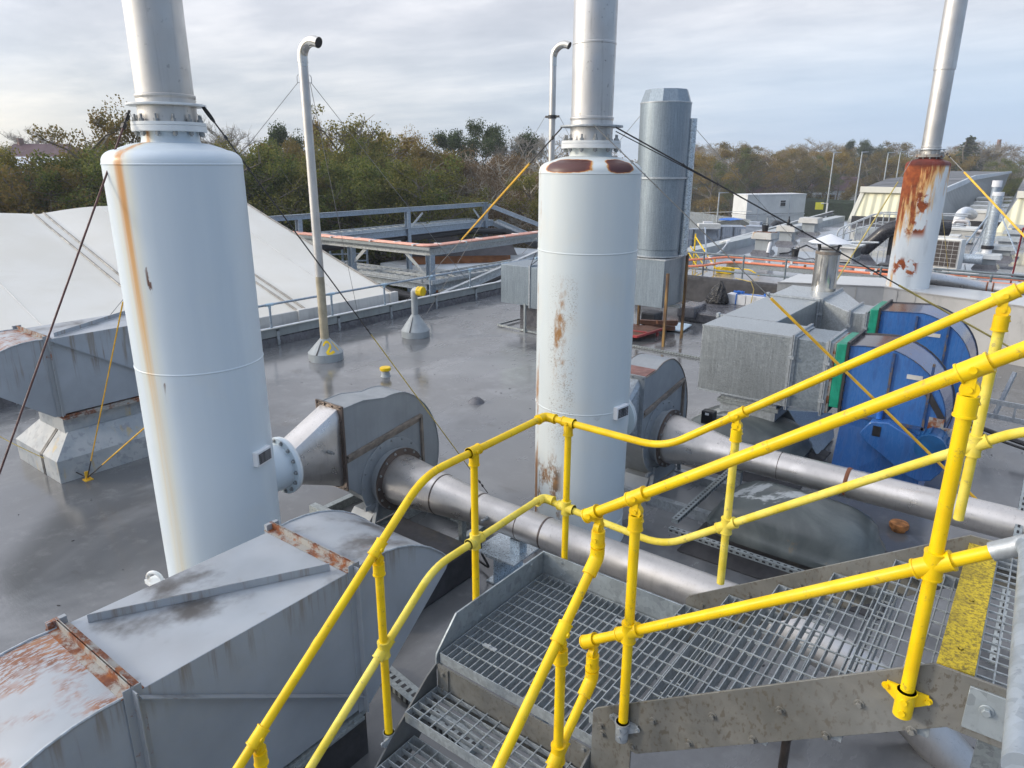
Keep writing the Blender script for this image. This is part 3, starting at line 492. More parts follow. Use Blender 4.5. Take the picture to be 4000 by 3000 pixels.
# ================================================================ chimneys
def chimney(name,label,c,r,zs,mats,stack,nb,extra=None,flc=None,n=64):
    # zs: shoulder, dome top, flange0, flange1, ring, weld ; stack: [(r,z)...]
    x,y=c; T=thing(name,label,'chimney',(x,y,0)); sh,dt,f0,f1,rg,wd=zs; rs=stack[0][0]
    rn=rs*1.0
    def seam(z): return [(r,z-.008),(r+.004,z-.003),(r+.004,z+.003),(r,z+.008)]
    prof=[(r*1.05,0),(r*1.05,.02),(r*1.0,.09)]
    for z in extra or []: prof+=seam(z)
    prof+=seam(sh)
    for i in range(1,9):
        a=R(90*i/9); 
        k=math.sin(R(90)*i/9); prof.append((r*.74+r*.26*math.cos(a)**.9,sh+.012+(dt-sh-.012)*.66*math.sin(a)))
    for i in range(1,7):
        t=i/6; q0=r*.74+r*.26*math.cos(R(80))**.9; prof.append((q0+(rn*1.03-q0)*t,sh+.012+(dt-sh-.012)*(.65+.35*(1-(1-t)**1.6))))
    prof+=[(rn*1.0,dt+.02),(rn*1.0,f0)]
    part('body',MB().lathe(prof,c=(x,y,0),n=n),mats[0],T,sharp=28)
    mb=MB(); fr=flc; th=(f1-f0); mb.lathe([(fr-.004,f0-.02),(fr,f0-.016),(fr,f0+th*.45),(fr-.004,f0+th*.48)],(x,y,0),n); mb.lathe([(fr-.003,f0+th*.52),(fr-.003,f1)],(x,y,0),n)
    fl=part('bolted_flange',mb,mats[1],T); mb=MB()
    for i in range(nb):
        mb=MB(); a=2*math.pi*(i+.35)/nb; p=V((x+math.cos(a)*(fr-.035),y+math.sin(a)*(fr-.035),0)); s=.013 if r>.47 else .011
        mb.cyl(p+V((0,0,f0-.055)),p+V((0,0,f1+.055)),s*.75,n=8); mb.cyl(p+V((0,0,f1)),p+V((0,0,f1+.022)),s*1.5,n=6); mb.cyl(p+V((0,0,f0-.045)),p+V((0,0,f0-.018)),s*1.5,n=6); part('bolt',mb,M['bolt'],fl)
    s=[(rs,f1),(rs,wd-.03),(rs+.005,wd-.012),(rs+.005,wd),(rs*.975,wd+.008)]+[(q*.975 if i==0 else q,z) for i,(q,z) in enumerate(stack)]
    part('stack',MB().lathe(s,(x,y,0),n),mats[2],T,sharp=14)
    part('ring_plate',MB().lathe([(rs-.01,rg-.008),(fr+.015,rg-.008),(fr+.015,rg+.008),(rs-.01,rg+.008)],(x,y,0),n),mats[3],T,bevel=.002)
    return T
def nameplate(T,c,r,az,z):
    d=V((math.cos(az),math.sin(az),0)); t=V((-d.y,d.x,0)); p=V((c[0],c[1],z))+d*(r+.05)
    mb=MB(); mb.bar(p-d*.07,p,.20,.135); o=part('name_plate_box',mb,M['white_plain'],T,bevel=.006)
    mb=MB(); mb.bar(p,p+d*.004,.165,.095); part('name_plate',mb,M['plate'],o)
C1=(-5.69,3.045); C2=(-3.73,6.16); C3=(-2.60,18.92)
c1=chimney('chimney','white painted chimney nearest on the left, one orange rust streak down its side',C1,.512,(3.975,4.135,4.235,4.285,4.41,4.482),(M['chim1'],M['white'],M['stack'],M['white']),[(.212,4.5),(.203,9.5)],12,[.29,2.37],.272)
nameplate(c1,C1,.50,R(-28.2+48),1.53)
mb=MB(); nz=V((-5.69,3.40,1.125)); mb.cyl(nz,nz+V((0,.35,0)),.225,n=40); mb.lathe_dir([(.285,.31),(.29,.315),(.29,.345),(.285,.35)],nz,(0,1,0),48); o=part('nozzle',mb,M['chim1'],c1)
bolt_parts(o,circle_pts(nz+V((0,.31,0)),(0,-1,0),.258,14),(0,-1,0),.014,.018)
mb=MB(); p=at(605,2262,z=.33); mb.tube([p+V((.07*math.cos(a),.03*math.cos(a),.07*math.sin(a))) for a in [R(t) for t in range(0,181,20)]],.018,n=10); mb.box(p.x-.1,p.x+.13,p.y-.05,p.y+.07,p.z-.06,p.z-.02); mb.box(p.x+.05,-5.6,p.y-.02,p.y+.06,p.z-.09,p.z-.03); part('lifting_lug',mb,M['white'],c1)
c2=chimney('chimney','white painted chimney in the middle with flaking rusty patches and rust pools on its shoulder',C2,.497,(3.90,4.055,4.145,4.195,4.325,4.405),(M['chim2'],M['white'],M['stack_drip'],M['galv']),[(.202,4.43),(.201,5.03),(.2035,5.035),(.2035,5.05),(.2,5.055),(.194,10)],12,[.25,1.565,3.17],.285)
nameplate(c2,C2,.487,R(-58.8+52),1.56)
nz=V((-3.64,6.3,1.25)); mb=MB(); mb.cyl(nz,nz+V((0,.42,0)),.22,n=36); mb.lathe_dir([(.28,.38),(.28,.42)],nz,(0,1,0),40); part('nozzle',mb,M['chim2'],c2)
c3=chimney('chimney','farthest chimney on the right, its white paint heavily streaked with red rust from the top',C3,.452,(3.95,4.10,4.15,4.19,4.295,4.36),(M['chim3'],M['flange_rust'],M['stack'],M['galv']),[(.2,4.4),(.2,5.93),(.216,5.935),(.216,5.97),(.212,12)],12,[1.83,3.32],.29)
# guy wires
def wire(name,label,segs,cat='guy wire',group=None,n=6):
    p0=V(segs[0][0][0]); T=thing(name,label,cat,p0,group)
    for i,(pts,r,mat,pn) in enumerate(segs): part(pn,MB().tube(pts,r,n=n),mat,T)
    return T
def sag(a,b,s=.0,k=8):
    a,b=V(a),V(b); return [a.lerp(b,t/k)-V((0,0,s*4*(t/k)*(1-t/k))) for t in range(k+1)]
def clips(T,a,b,ts,mat,s=.016):
    s*=.62
    a,b=V(a),V(b); d=(b-a).normalized()
    for t in ts:
        p=a.lerp(b,t); mb=MB(); mb.bar(p-d*s,p+d*s,s*1.7,s*1.5); mb.cyl(p+V((0,0,-s*1.6)),p+V((0,0,s*1.6)),s*.35,n=6); part('wire_clip',mb,mat,T)
def ringpt(c,rad,u,z): # point on the ring in the direction seen at photo column u
    return V((c[0],c[1],z))
vw1=V((-C1[0],-C1[1],0)).normalized(); rt1=V((-vw1.y,vw1.x,0))*1  # right of viewer
def onring(c,rad,k,dep,z):
    w=V((-c[0],-c[1],0)).normalized(); rt=V((w.y,-w.x,0))*-1; rt=V((-w.y,w.x,0)); return V((c[0],c[1],z))+rt*rad*k+w*rad*dep
a=onring(C1,.28,-.93,.3,4.36); b=at(-160,2290,z=1.2)
w=wire('guy_wire','dark red stay rod running from the left chimney collar down past the left edge',[([a,a+(b-a)*.03],.010,M['wire'],'shackle'),(sag(a+(b-a)*.03,b,.0),.0075,M['wire_red'],'rod')]); clips(w,a,b,(.015,.035),M['wire'],.03)
a=onring(C1,.28,.93,.3,4.40); m=at(1320,1280,d=6.4); b=at(1905,1925,z=.02); k=.47; mm=a.lerp(b,k)
w=wire('guy_wire','long stay from the left chimney collar, black above, pale yellow below',[(sag(a,mm),.006,M['wire'],'wire'),(sag(mm,a.lerp(b,.93)),.006,M['rope_pale'],'sleeve'),(sag(a.lerp(b,.93),b),.005,M['wire'],'tail')]); clips(w,a,b,(.05,.105,.955,.97),M['wire'],.02)
mb=MB(); q=a+(b-a)*.0
def link(p,d,L,wd,r):
    d=V(d).normalized(); x,y=frame(d); pts=[p+d*(L/2+math.cos(t)*L/2*1)+x*math.sin(t)*wd for t in [2*math.pi*i/20 for i in range(20)]]; return MB().tube(pts,r,n=8,closed=True)
part('carabiner',link(a-(b-a).normalized()*.02,b-a,.15,.026,.0065),M['black'],w)
an=at(342,1866,z=.03)
w=wire('guy_wire','yellow sleeved stay rising from the floor anchor behind the left chimney',[(sag(an+(at(480,1180,d=8.3)-an)*.12,at(480,1180,d=8.3)),.0085,M['rope'],'sleeve'),(sag(an,an+(at(480,1180,d=8.3)-an)*.13),.008,M['wire'],'turnbuckle')])
b=at(600,1640,d=8.6); w=wire('guy_wire','short yellow sleeved stay from the floor anchor towards the left chimney',[(sag(an+(b-an)*.25,b),.0085,M['rope'],'sleeve'),(sag(an,an+(b-an)*.27),.008,M['wire'],'turnbuckle')])
b=at(-60,1672,d=11.2); w=wire('guy_wire','slack faded yellow stay crossing the left cowl base to the floor anchor',[(sag(an+(b-an)*.25,b,.03),.006,M['rope_pale'],'sleeve'),(sag(an,an+(b-an)*.27),.008,M['wire'],'turnbuckle')])
solo('floor_anchor',MB().bar(an+V((0,0,-.03)),an+V((0,0,.09)),.05,.02,(1,0,0)).box(an.x-.05,an.x+.05,an.y-.05,an.y+.05,0,.012),M['rope'],'stubby yellow floor anchor where three stays meet on the roof','anchor',loc=(an.x,an.y,0))
a=onring(C2,.30,-.95,.2,4.31); b=V((-13.78,13.2,.25)); e1=a.lerp(b,.08); e2=a.lerp(b,.37)
w=wire('guy_wire','orange-sleeved stay running left from the middle chimney to the roof edge',[(sag(a,e1),.0075,M['wire'],'wire'),(sag(e1,e2),.0135,M['rope'],'sleeve'),(sag(e2,b),.005,M['wire_grey'],'tail')]); clips(w,a,b,(.02,),M['wire'],.022)
a=onring(C2,.30,.75,.6,4.31); b=at(4040,1410,d=10.2); s1=at(3300,1075,d=8.6); s1=a.lerp(b,.62)
w=wire('guy_wire','black then faded yellow stay from the middle chimney to the right edge',[(sag(a,s1),.0075,M['wire'],'wire'),(sag(a+V((0,0,-.035)),a.lerp(b,.22)),.005,M['wire'],'tail'),(sag(s1,b),.012,M['rope_pale'],'sleeve')]); clips(w,a,b,(.13,.2,.36,.385),M['wire'],.018)
a=onring(C2,.30,.05,.98,4.33); b=V((.20,7.93,.5)); s1=a.lerp(b,.405); s2=a.lerp(b,.93)
w=wire('guy_wire','bright yellow sleeved stay from the middle chimney crossing the blue fans',[(sag(a,s1),.006,M['wire_grey'],'wire'),(sag(s1,s2),.0155,M['rope'],'sleeve'),(sag(s2,b),.006,M['wire'],'turnbuckle')]); clips(w,a,b,(.06,.085,.115,.14,.935,.96),M['bolt'],.017)
a=onring(C3,.28,-.9,.2,4.28); b=at(3215,1180,z=1.2); s1=a.lerp(b,.22)
wire('guy_wire','faded yellow stay on the left of the rusty chimney down to the flue',[(sag(a,s1),.008,M['wire_grey'],'wire'),(sag(s1,b),.016,M['rope_pale'],'sleeve')])
a=onring(C3,.28,.9,.2,4.28); b=at(4060,985,d=15.5); s1=a.lerp(b,.26)
w=wire('guy_wire','yellow sleeved stay on the right of the rusty chimney running out of view',[(sag(a,s1),.008,M['wire_grey'],'wire'),(sag(s1,b),.02,M['rope'],'sleeve')]); clips(w,a,b,(.05,.08),M['wire'],.03)
wire('guy_wire','thin upright stay close to the right flank of the rusty chimney',[(sag(at(3680,820,d=20.5),at(3708,1100,z=.8)),.007,M['rope_pale'],'wire')])
wire('stay_rod','dark red leaning rod at the right edge behind the guard rail','rod' and [(sag(at(3998,890,d=22.5),at(3945,1118,z=.75)),.022,M['redrod'],'rod')],'rod')
# ================================================================ grey centrifugal fans
def grey_fan(label,xf,yc,zc,yf,rect,noz,nr,t,zb,rustcap,C):
    T=thing('centrifugal_fan',label,'fan',(xf,yc,0))
    z0,z1=rect; s=1.0
    pts=[(yf,z0),(yf,z1),(yf+.28,z1+.018)]
    for a in range(98,-112,-5):
        f=max(0,(78-a))/190; rad=.93*(1-f)+.50*f; pts.append((yc+.06+rad*math.cos(R(a))*.93,zc+rad*math.sin(R(a))*1.03))
    pts=[(y,max(z,zb)) for y,z in pts]
    mb=MB(); mb.prism(pts,'x',xf-t,xf); o=part('casing',mb,M['fan'],T,sharp=25,bevel=.004)
    mb=MB()
    for x in (xf+.004,xf-t-.004):        # rolled rims
        mb.tube([(x,y,z) for y,z in pts[1:34]],.007,n=6)
    part('rim',mb,M['fan_brown'] if rustcap else M['fan'],T)
    if rustcap:
        mb=MB(); mb.hexa([(xf-t+.01,yf+.03,z1+.004),(xf-.01,yf+.03,z1+.004),(xf-.01,yf+.36,z1+.03),(xf-t+.01,yf+.36,z1+.03)],[(xf-t+.01,yf+.03,z1+.012),(xf-.01,yf+.03,z1+.012),(xf-.01,yf+.36,z1+.038),(xf-t+.01,yf+.36,z1+.038)]); part('top_sheet',mb,M['fan_rust'],T)
    mb=MB(); a=(xf+.012,yf+.02,zc+.44); b=(xf+.012,yf+1.12,zc+.60); mb.bar(a,b,.03,.05,(1,0,0)); mb.bar((xf+.006,yf+.02,zc+.40),(xf+.006,yf+1.12,zc+.56),.06,.008,(1,0,0)); mb.bar(b,(xf+.012,yf+1.13,zc-.15),.03,.04,(1,0,0)); part('stiffener',mb,M['fan_brown'],T)
    mb=MB(); mb.lathe_dir([(.46,0),(.46,.012),(.44,.016),(.30,.016)],(xf,yc,zc),(1,0,0),56); o=part('inlet_ring',mb,M['fan'],T); bolt_parts(o,circle_pts((xf+.012,yc,zc),(1,0,0),.43,16),(1,0,0),.009,.012)
    mb=MB(); mb.lathe_dir([(.325,.015),(.325,.10),(.36,.10),(.36,.125)],(xf,yc,zc),(1,0,0),48); o=part('inlet_flange',mb,M['fan'],T); mb=MB(); mb.lathe_dir([(.36,.127),(.36,.15),(.30,.15)],(xf,yc,zc),(1,0,0),48); part('mating_flange',mb,M['seamweld'],o); bolt_parts(o,circle_pts((xf+.15,yc,zc),(1,0,0),.335,14),(1,0,0),.010,.012)
    # outlet flange and tapering outlet
    fx0,fx1=xf-t-.03,xf+.03
    mb=MB(); mb.box(fx0,fx1,yf-.025,yf-.002,z0-.03,z1+.035); 
    for i in range(4):
        x=fx0+.03+(fx1-fx0-.06)*i/3
        for z in (z1+.012,z0-.01): mb.bolt((x,yf-.025,z),(0,-1,0),.010,.012)
    for i in range(1,7):
        z=z0+(z1-z0)*i/7
        for x in (fx0+.022,fx1-.022): mb.bolt((x,yf-.025,z),(0,-1,0),.010,.012)
        mb.bolt((fx1-.022,yf-.003,z),(0,1,0),.009,.01)
    part('outlet_flange',mb,M['seamweld'] if not rustcap else M['fan'],T)
    n=32; nv=V(noz); vs=[]; rx0,rx1,rz0,rz1=fx0+.05,fx1-.05,z0+.01,z1-.01
    A=[];Bp=[]
    for i in range(n):
        a=2*math.pi*(i+.5)/n; A.append(nv+V((math.cos(a)*nr,0,math.sin(a)*nr)))
        c,sn=math.cos(a),math.sin(a); k=1/max(abs(c),abs(sn)); Bp.append(V((( rx0+rx1)/2+c*k*(rx1-rx0)/2,yf-.025,(rz0+rz1)/2+sn*k*(rz1-rz0)/2)))
    mb=MB(); mb.add(A+Bp,[(i,(i+1)%n,n+(i+1)%n,n+i) for i in range(n)]); part('outlet_transition',mb,M['stainless'] if not rustcap else M['galv'],T,sharp=28)
    mb=MB(); mb.lathe_dir([(nr+.07,-.03),(nr+.07,0),(nr,.002)],nv,(0,1,0),40); part('round_flange',mb,M['white'],T)
    if not rustcap:
        q=(A[1]+Bp[1]).lerp(A[31]+Bp[31],.0)/2+V((.0,.1,-.05)); mb=MB(); mb.cyl(q,q+V((.05,0,.0)),.02,n=8); mb.cyl(q+V((.05,0,0)),q+V((.09,0,0)),.013,n=10); part('test_point',mb,M['bolt'],T)
    # motor, bearing stand and skid
    mb=MB(); mb.cyl((xf-t-.02,yc+.05,zc),(xf-t-.55,yc+.05,zc),.19,n=20); mb.cyl((xf-t-.55,yc+.05,zc),(xf-t-.62,yc+.05,zc),.20,n=20)
    for i in range(10):
        x=xf-t-.08-i*.045; mb.cyl((x,yc+.05,zc),(x-.012,yc+.05,zc),.215,n=20)
    part('motor',mb,M['black'],T)
    mb=MB(); mb.hexa([(xf-t+.02,yf+.25,.12),(xf-.02,yf+.25,.12),(xf-.02,yf+1.2,.12),(xf-t+.02,yf+1.2,.12)],[(xf-t+.02,yf+.35,zb+.06),(xf-.02,yf+.35,zb+.06),(xf-.02,yf+1.05,zb+.06),(xf-t+.02,yf+1.05,zb+.06)])
    for y in (yf+.3,yf+1.15): mb.bar((xf+.03,y,.12),(xf+.03,y+ (.08 if y<yc else -.08),.42),.05,.02,(0,1,0))
    mb.bar((xf+.02,yf+.2,.36),(xf+.02,yf+1.2,.36),.03,.05); part('pedestal',mb,M['fan'],T)
    mb=MB()
    for y in (yf+.22,yf+1.12): mb.bar((xf-.95,y,.06),(xf+1.05,y,.06),.09,.12); 
    for x in (xf-.8,xf+.02,xf+.95): mb.bar((x,yf+.15,.05),(x,yf+1.2,.05),.08,.1)
    part('skid',mb,M['tray'] if not rustcap else M['galv'],T)
    return T
f1=grey_fan('smooth grey fan beside the left chimney, feeding it through a stainless taper',-5.5,5.0,.60,4.36,(.70,1.58),(-5.69,3.77,1.125),.215,.36,.17,False,C1)
f2=grey_fan('grey fan with a rusty red top and brown rib behind the middle chimney',-3.45,7.57,.775,7.03,(.86,1.64),(-3.64,6.74,1.25),.21,.40,.20,True,C2)
def duct_pipe(label,xs,y,z,xe,rbig,xsm,bands,end,mat,name='exhaust_pipe',sup=()):
    T=thing(name,label,'pipe',(xs,y,0)); r=.158
    mb=MB(); mb.lathe_dir([(rbig,0),(rbig,.06),(r,xsm),(r+.0,xsm+.01)],(xs,y,z),(1,0,0),48); part('inlet_cone',mb,M['stainless'],T)
    mb=MB(); pts=[(xs+xsm,y,z)]+end; mb.tube(pts,r,n=40); part('pipe',mb,mat,T)
    for x,w,m in bands:
        rr=r if x>xs+xsm else rbig+(r-rbig)*((x-xs-.06)/(xsm-.06)); mb=MB(); mb.lathe_dir([(rr*.99,-w),(rr+.003,-w*.6),(rr+.003,w*.6),(rr*.99,w)],(x,y,z),(1,0,0),40); part('seam_band',mb,m,T)
    for x,zt in sup:
        mb=MB(); mb.bar((x,y,0),(x,y,z-r-.002),.07,.05); mb.box(x-.05,x+.05,y-.13,y+.13,z-r-.012,z-r); part('support_post',mb,M['tray'],T)
    return T
e1=fillet([(-1.55,5.0,.595),(-.75,5.0,.50),(-.25,5.0,.30),(.35,5.0,-.2)],.3,5)
p1=duct_pipe('dull steel pipe tapering from the smooth grey fan and running below the landing',-5.36,5.0,.60,0,.285,1.22,[(-4.72,.012,M['seamweld']),(-4.19,.014,M['seamweld']),(-3.66,.006,M['seamweld']),(-3.37,.012,M['seamweld'])],e1,M['dullpipe'],sup=[(-4.45,0)])
mb=MB(); q=V((-3.98,5.0,.60))+V((.0,-.135,.03)); mb.cyl(q,q+V((0,-.055,-.0)),.022,n=8); mb.cyl(q+V((0,-.055,0)),q+V((0,-.10,0)),.014,n=10); mb.cyl(q+V((0,-.10,0)),q+V((0,-.12,0)),.018,n=10); part('test_point',mb,M['bolt'],p1)
mb=MB(); mb.tube(fillet([(-4.05,4.86,.45),(-4.0,4.75,.3),(-3.95,4.85,.06),(-4.3,4.95,.05)],.08),.012,n=8); part('cable',mb,M['cable'],p1)
mb=MB(); mb.box(-4.05,-3.55,4.72,5.2,.30,.315); mb.ibeam((-3.8,4.72,.15),(-3.8,5.2,.15),.2,.29); mb.bar((-3.68,4.96,.315),(-3.68,4.96,.46),.12,.12); solo('pipe_saddle',mb,M['galv_bright'],'galvanised plate and stub on a beam carrying the pipe beside the landing','pipe support',loc=(-3.8,4.96,0))
p2=duct_pipe('shiny wet steel pipe tapering from the rusty-topped fan and running behind the stair',-3.30,7.57,.775,0,.30,.80,[(-2.5,.02,M['rustweld']),(-1.98,.004,M['seamweld']),(-1.28,.02,M['rustweld'])],[(2.2,7.57,.755)],M['stainless'],sup=[(-2.42,0),(1.4,0)])
# ================================================================ grey cowl ducts
def arc(p,q,bul,k=8):
    (y0,z0),(y1,z1)=p,q; my,mz=(y0+y1)/2,(z0+z1)/2; dy,dz=y1-y0,z1-z0
    return [(y0+dy*t/k-dz*bul*4*(t/k)*(1-t/k), z0+dz*t/k+dy*bul*4*(t/k)*(1-t/k)) for t in range(k+1)]
def cowl_duct(label,x0,x1,y0,y1,zb,zt,near,base,rusty):
    T=thing('cowl_duct',label,'duct',((x0+x1)/2,(y0+y1)/2,0)); h=zt-zb
    mb=MB(); mb.box(x0,x1,y0,y1,zb,zt); part('duct_body',mb,M['duct'],T,bevel=.004)
    def cowl(yf,sg,mat):
        top=arc((0,zt),(.90,zt-.34*h),.13); poly=[(0,zb)]+top+[(.86,zt-.40*h),(.06,zb-.02)]
        mb=MB(); pp=[(yf+sg*a,b) for a,b in poly]
        mb.prism(pp if sg>0 else pp[::-1],'x',x0+.008,x1-.008); o=part('cowl',mb,mat,T,sharp=30,bevel=.003)
        part('seam_lip',MB().tube([(x1-.006,yf+sg*a,b+.003) for a,b in top],.008,n=6),M['galv'],o); part('seam_lip',MB().tube([(x0+.006,yf+sg*a,b+.003) for a,b in top],.008,n=6),M['galv'],o)
    cowl(y1+.01,1,M['duct_half'] if rusty else M['duct']); cowl(y0-.01,-1,M['duct_rusty'])
    for y,s in ((y0,-1),(y1,1)):
        mb=MB(); w=.052
        for k in (-1,1):
            yy=y+k*.004
            mb.box(x0-.03,x1+.005,min(yy,yy+k*.004),max(yy,yy+k*.004),zt+.002,zt+w); mb.box(x0-.03,x1+.004,min(yy,yy+k*w),max(yy,yy+k*w),zt+.002,zt+.007)
        part('rusted_flange',mb,M['flange_rust'],T)
        mb=MB(); mb.box(x1,x1+.006,y-.045,y+.045,zb-.02,zt+.045); mb.box(x1+.0055,x1+w,y-.004,y+.004,zb-.02,zt+.03); part('side_flange',mb,M['duct'] if y==y1 else M['flange_half'],T,bevel=.001); part('corner_lug',MB().box(x0-.03,x0,y-.05,y+.05,zt-.14,zt+.05),M['flange_half'],T)
    mb=MB()
    sg=1 if rusty else -1
    if rusty:
        mb.angle((x0+.09,y0+.12,zt+.002),(x1-.11,y1-.10,zt+.002),.05,.006,flip=-1); mb.angle((x1+.004,y0+.02,zt-.015),(x1+.004,y1-.02,zb+.12),.04,.006,(1,0,0))
    else:
        mb.angle((x1-.08,y0+.12,zt+.002),(x0+.08,y1-.12,zt+.002),.05,.006); mb.angle((x1+.004,y0+.04,zt-.03),(x1+.004,y1-.05,zb+.08),.04,.006,(1,0,0))
    part('brace_angle',mb,M['duct'],T)
    mb=MB(); mb.box(x0-.012,x1+.012,y0-.01,y1+.01,zb-.05,zb-.02); mb.box(x0-.0,x1+.03,y0+.02,y1-.02,zb-.075,zb-.05)
    for i in range(6): mb.bolt((x1+.02,y0+.1+(y1-y0-.2)*i/5,zb-.05),(0,0,1),.011,.012)
    part('base_flange',mb,M['flange_rust'] if not rusty else M['tray'],T)
    if base=='skirt':
        yA,yB=y0-.05,y1+.05; mb=MB(); mb.box(x0+.06,x1-.06,y0+.02,y1-.02,.58,zb-.075); part('neck',mb,M['skirt'],T)
        b=[(x0-.28,yA-.16,0),(x1+.14,yA-.16,0),(x1+.14,yB+.1,0),(x0-.28,yB+.1,0)]; m=[(p[0],p[1],.30) for p in b]; t=[(x0+.02,yA+.09,.6),(x1-.03,yA+.09,.6),(x1-.03,yB-.09,.6),(x0+.02,yB-.09,.6)]
        mb=MB(); mb.hexa(b,m); mb.hexa(m,t); part('skirt',mb,M['skirt'],T)
        mb=MB(); xm=x0+.55; mb.hexa([(xm,yA-.166,0),(xm+.07,yA-.166,0),(xm+.07,yA-.15,0),(xm,yA-.15,0)],[(xm,yA-.166,.30),(xm+.07,yA-.166,.30),(xm+.07,yA-.15,.3),(xm,yA-.15,.3)]); mb.hexa([(xm,yA-.17,.295),(xm+.07,yA-.17,.295),(xm+.07,yA-.15,.3),(xm,yA-.15,.3)],[(xm+.02,yA+.085,.605),(xm+.09,yA+.085,.605),(xm+.09,yA+.1,.6),(xm+.02,yA+.1,.6)]); part('tape_strip',mb,M['tape'],T)
    else:
        mb=MB(); mb.box(x0+.04,x1-.02,y0+.03,y1+.03,0,zb-.075); part('upstand',mb,M['felt'],T)
    return T
cowl_duct('large grey cowl duct filling the lower left corner, near end blistered with rust',-4.045,-3.19,1.135,2.53,.43,1.505,True,'box',True)
cowl_duct('grey cowl duct on a taped pyramid base at the left edge',-10.75,-9.82,3.30,4.85,.86,1.86,True,'skirt',False)
solo('roof_plinth',MB().box(-5.1,-4.06,3.55,4.74,0,.34),M['felt'],'black felted plinth on the roof behind the large cowl duct','plinth',loc=(-4.6,4.1,0),bevel=.03)
# ================================================================ galvanised duct runs with blue fans
def gbox(T,name,x0,x1,y0,y1,z0,z1,mat=None,bevel=.006):
    return part(name,MB().box(x0,x1,y0,y1,z0,z1),mat or M['galv_duct'],T,bevel=bevel)
def fl_x(T,x,y0,y1,z0,z1,w=.04,mat=None):   # flange pair around a duct running along x
    mb=MB()
    for k in (-1,1):
        xa,xb=(x-.016,x-.003) if k<0 else (x+.003,x+.016)
        mb.box(xa,xb,y0-w,y0,z0-w,z1+w); mb.box(xa,xb,y1,y1+w,z0-w,z1+w); mb.box(xa,xb,y0,y1,z1,z1+w); mb.box(xa,xb,y0,y1,z0-w,z0)
        xe=xa-.03 if k<0 else xb; mb.box(xe,xe+.03,y0-.005,y0,z0,z1); mb.box(xe,xe+.03,y0,y1,z1,z1+.005)
    for z in (z0+.18*(z1-z0),z0+.72*(z1-z0)): mb.box(x-.04,x+.04,y0-w-.02,y0-w,z-.02,z+.02)
    part('flange',mb,mat or M['galv'],T)
def fl_y(T,y,x0,x1,z0,z1,w=.035):
    mb=MB()
    for k in (-1,1):
        ya,yb=(y-.022,y-.003) if k<0 else (y+.003,y+.022)
        mb.box(x0-w,x1+w,ya,yb,z1,z1+w); mb.box(x0-w,x0,ya,yb,z0,z1); mb.box(x1,x1+w,ya,yb,z0,z1)
    mb.box(x0-w-.01,x0-w+.03,y-.04,y+.04,z1-.02,z1+w+.015); part('flange',mb,M['galv'],T)
D=thing('duct_run','galvanised duct with a big plain box end, joined to the nearer blue fan','duct',(-3.1,9.7,0))
gbox(D,'duct_box',-3.72,-2.49,9.33,10.12,.885,1.835)
mb=MB(); mb.box(-3.725,-2.485,9.322,9.33,1.815,1.842); part('edge_lip',mb,M['galv'],D); part('edge_lip',MB().box(-3.725,-2.485,9.322,9.33,.88,.90),M['galv'],D)
fl_x(D,-2.47,9.33,10.12,.885,1.835); gbox(D,'duct_section',-2.45,-2.05,9.34,10.11,.895,1.825,m_galv('plain_dark_duct_sheet',(.24,.28,.31),46,.4,.4,.1)); fl_x(D,-2.03,9.34,10.11,.895,1.825)
gbox(D,'rust_spigot',-2.01,-1.95,9.34,10.11,.895,1.825,M['flange_rust'])
fl_y(D,10.17,-3.80,-3.0,.95,1.80)
gm=m_galv('bright_top_duct_sheet',(.42,.45,.46),46,.4,.35,.2)
part('duct_section',MB().hexa([(-3.80,10.2,.98),(-3.0,10.2,.98),(-2.98,12.36,1.0),(-3.79,12.36,1.0)],[(-3.80,10.2,1.80),(-3.0,10.2,1.80),(-2.98,12.36,1.80),(-3.79,12.36,1.80)]),M['galv_duct'],D,bevel=.005)
fl_y(D,12.40,-3.79,-2.98,1.0,1.80)
gbox(D,'duct_section',-3.79,-2.94,12.43,13.75,.95,1.80,gm)
mb=MB(); mb.box(-3.40,-2.62,9.42,10.0,.60,.885); part('neck',mb,M['galv'],D); mb=MB(); mb.box(-3.44,-2.58,9.39,10.03,.74,.79); part('neck_flange',mb,M['tray'],D)
D2=thing('duct_run','rear galvanised duct section stepping down to the farther blue fan','duct',(-2.5,13,0))
fl_x(D2,-2.92,12.44,13.74,1.0,1.80); part('taper',MB().hexa([(-2.9,12.44,1.0),(-2.40,12.02,1.0),(-2.40,12.85,1.0),(-2.9,13.74,1.0)],[(-2.9,12.44,1.80),(-2.40,12.02,1.74),(-2.40,12.85,1.74),(-2.9,13.74,1.80)]),gm,D2,bevel=.005)
fl_x(D2,-2.38,12.02,12.84,.98,1.74); gbox(D2,'duct_section',-2.36,-2.16,12.02,12.84,.98,1.74); fl_x(D2,-2.14,12.02,12.84,.98,1.74); gbox(D2,'rust_spigot',-2.12,-2.07,12.02,12.84,.98,1.74,M['flange_rust'])
mb=MB(); mb.hexa([(-2.60,9.98,.03),(-2.12,9.98,.03),(-2.12,10.9,.03),(-2.60,10.9,.03)],[(-2.95,9.98,.62),(-2.6,9.98,.62),(-2.2,10.9,.40),(-2.6,10.9,.40)]); solo('sloping_duct',mb,M['galv_duct'],'low sloping galvanised duct on the roof right of the dome under the box end','duct',loc=(-2.5,10.4,0),bevel=.006)
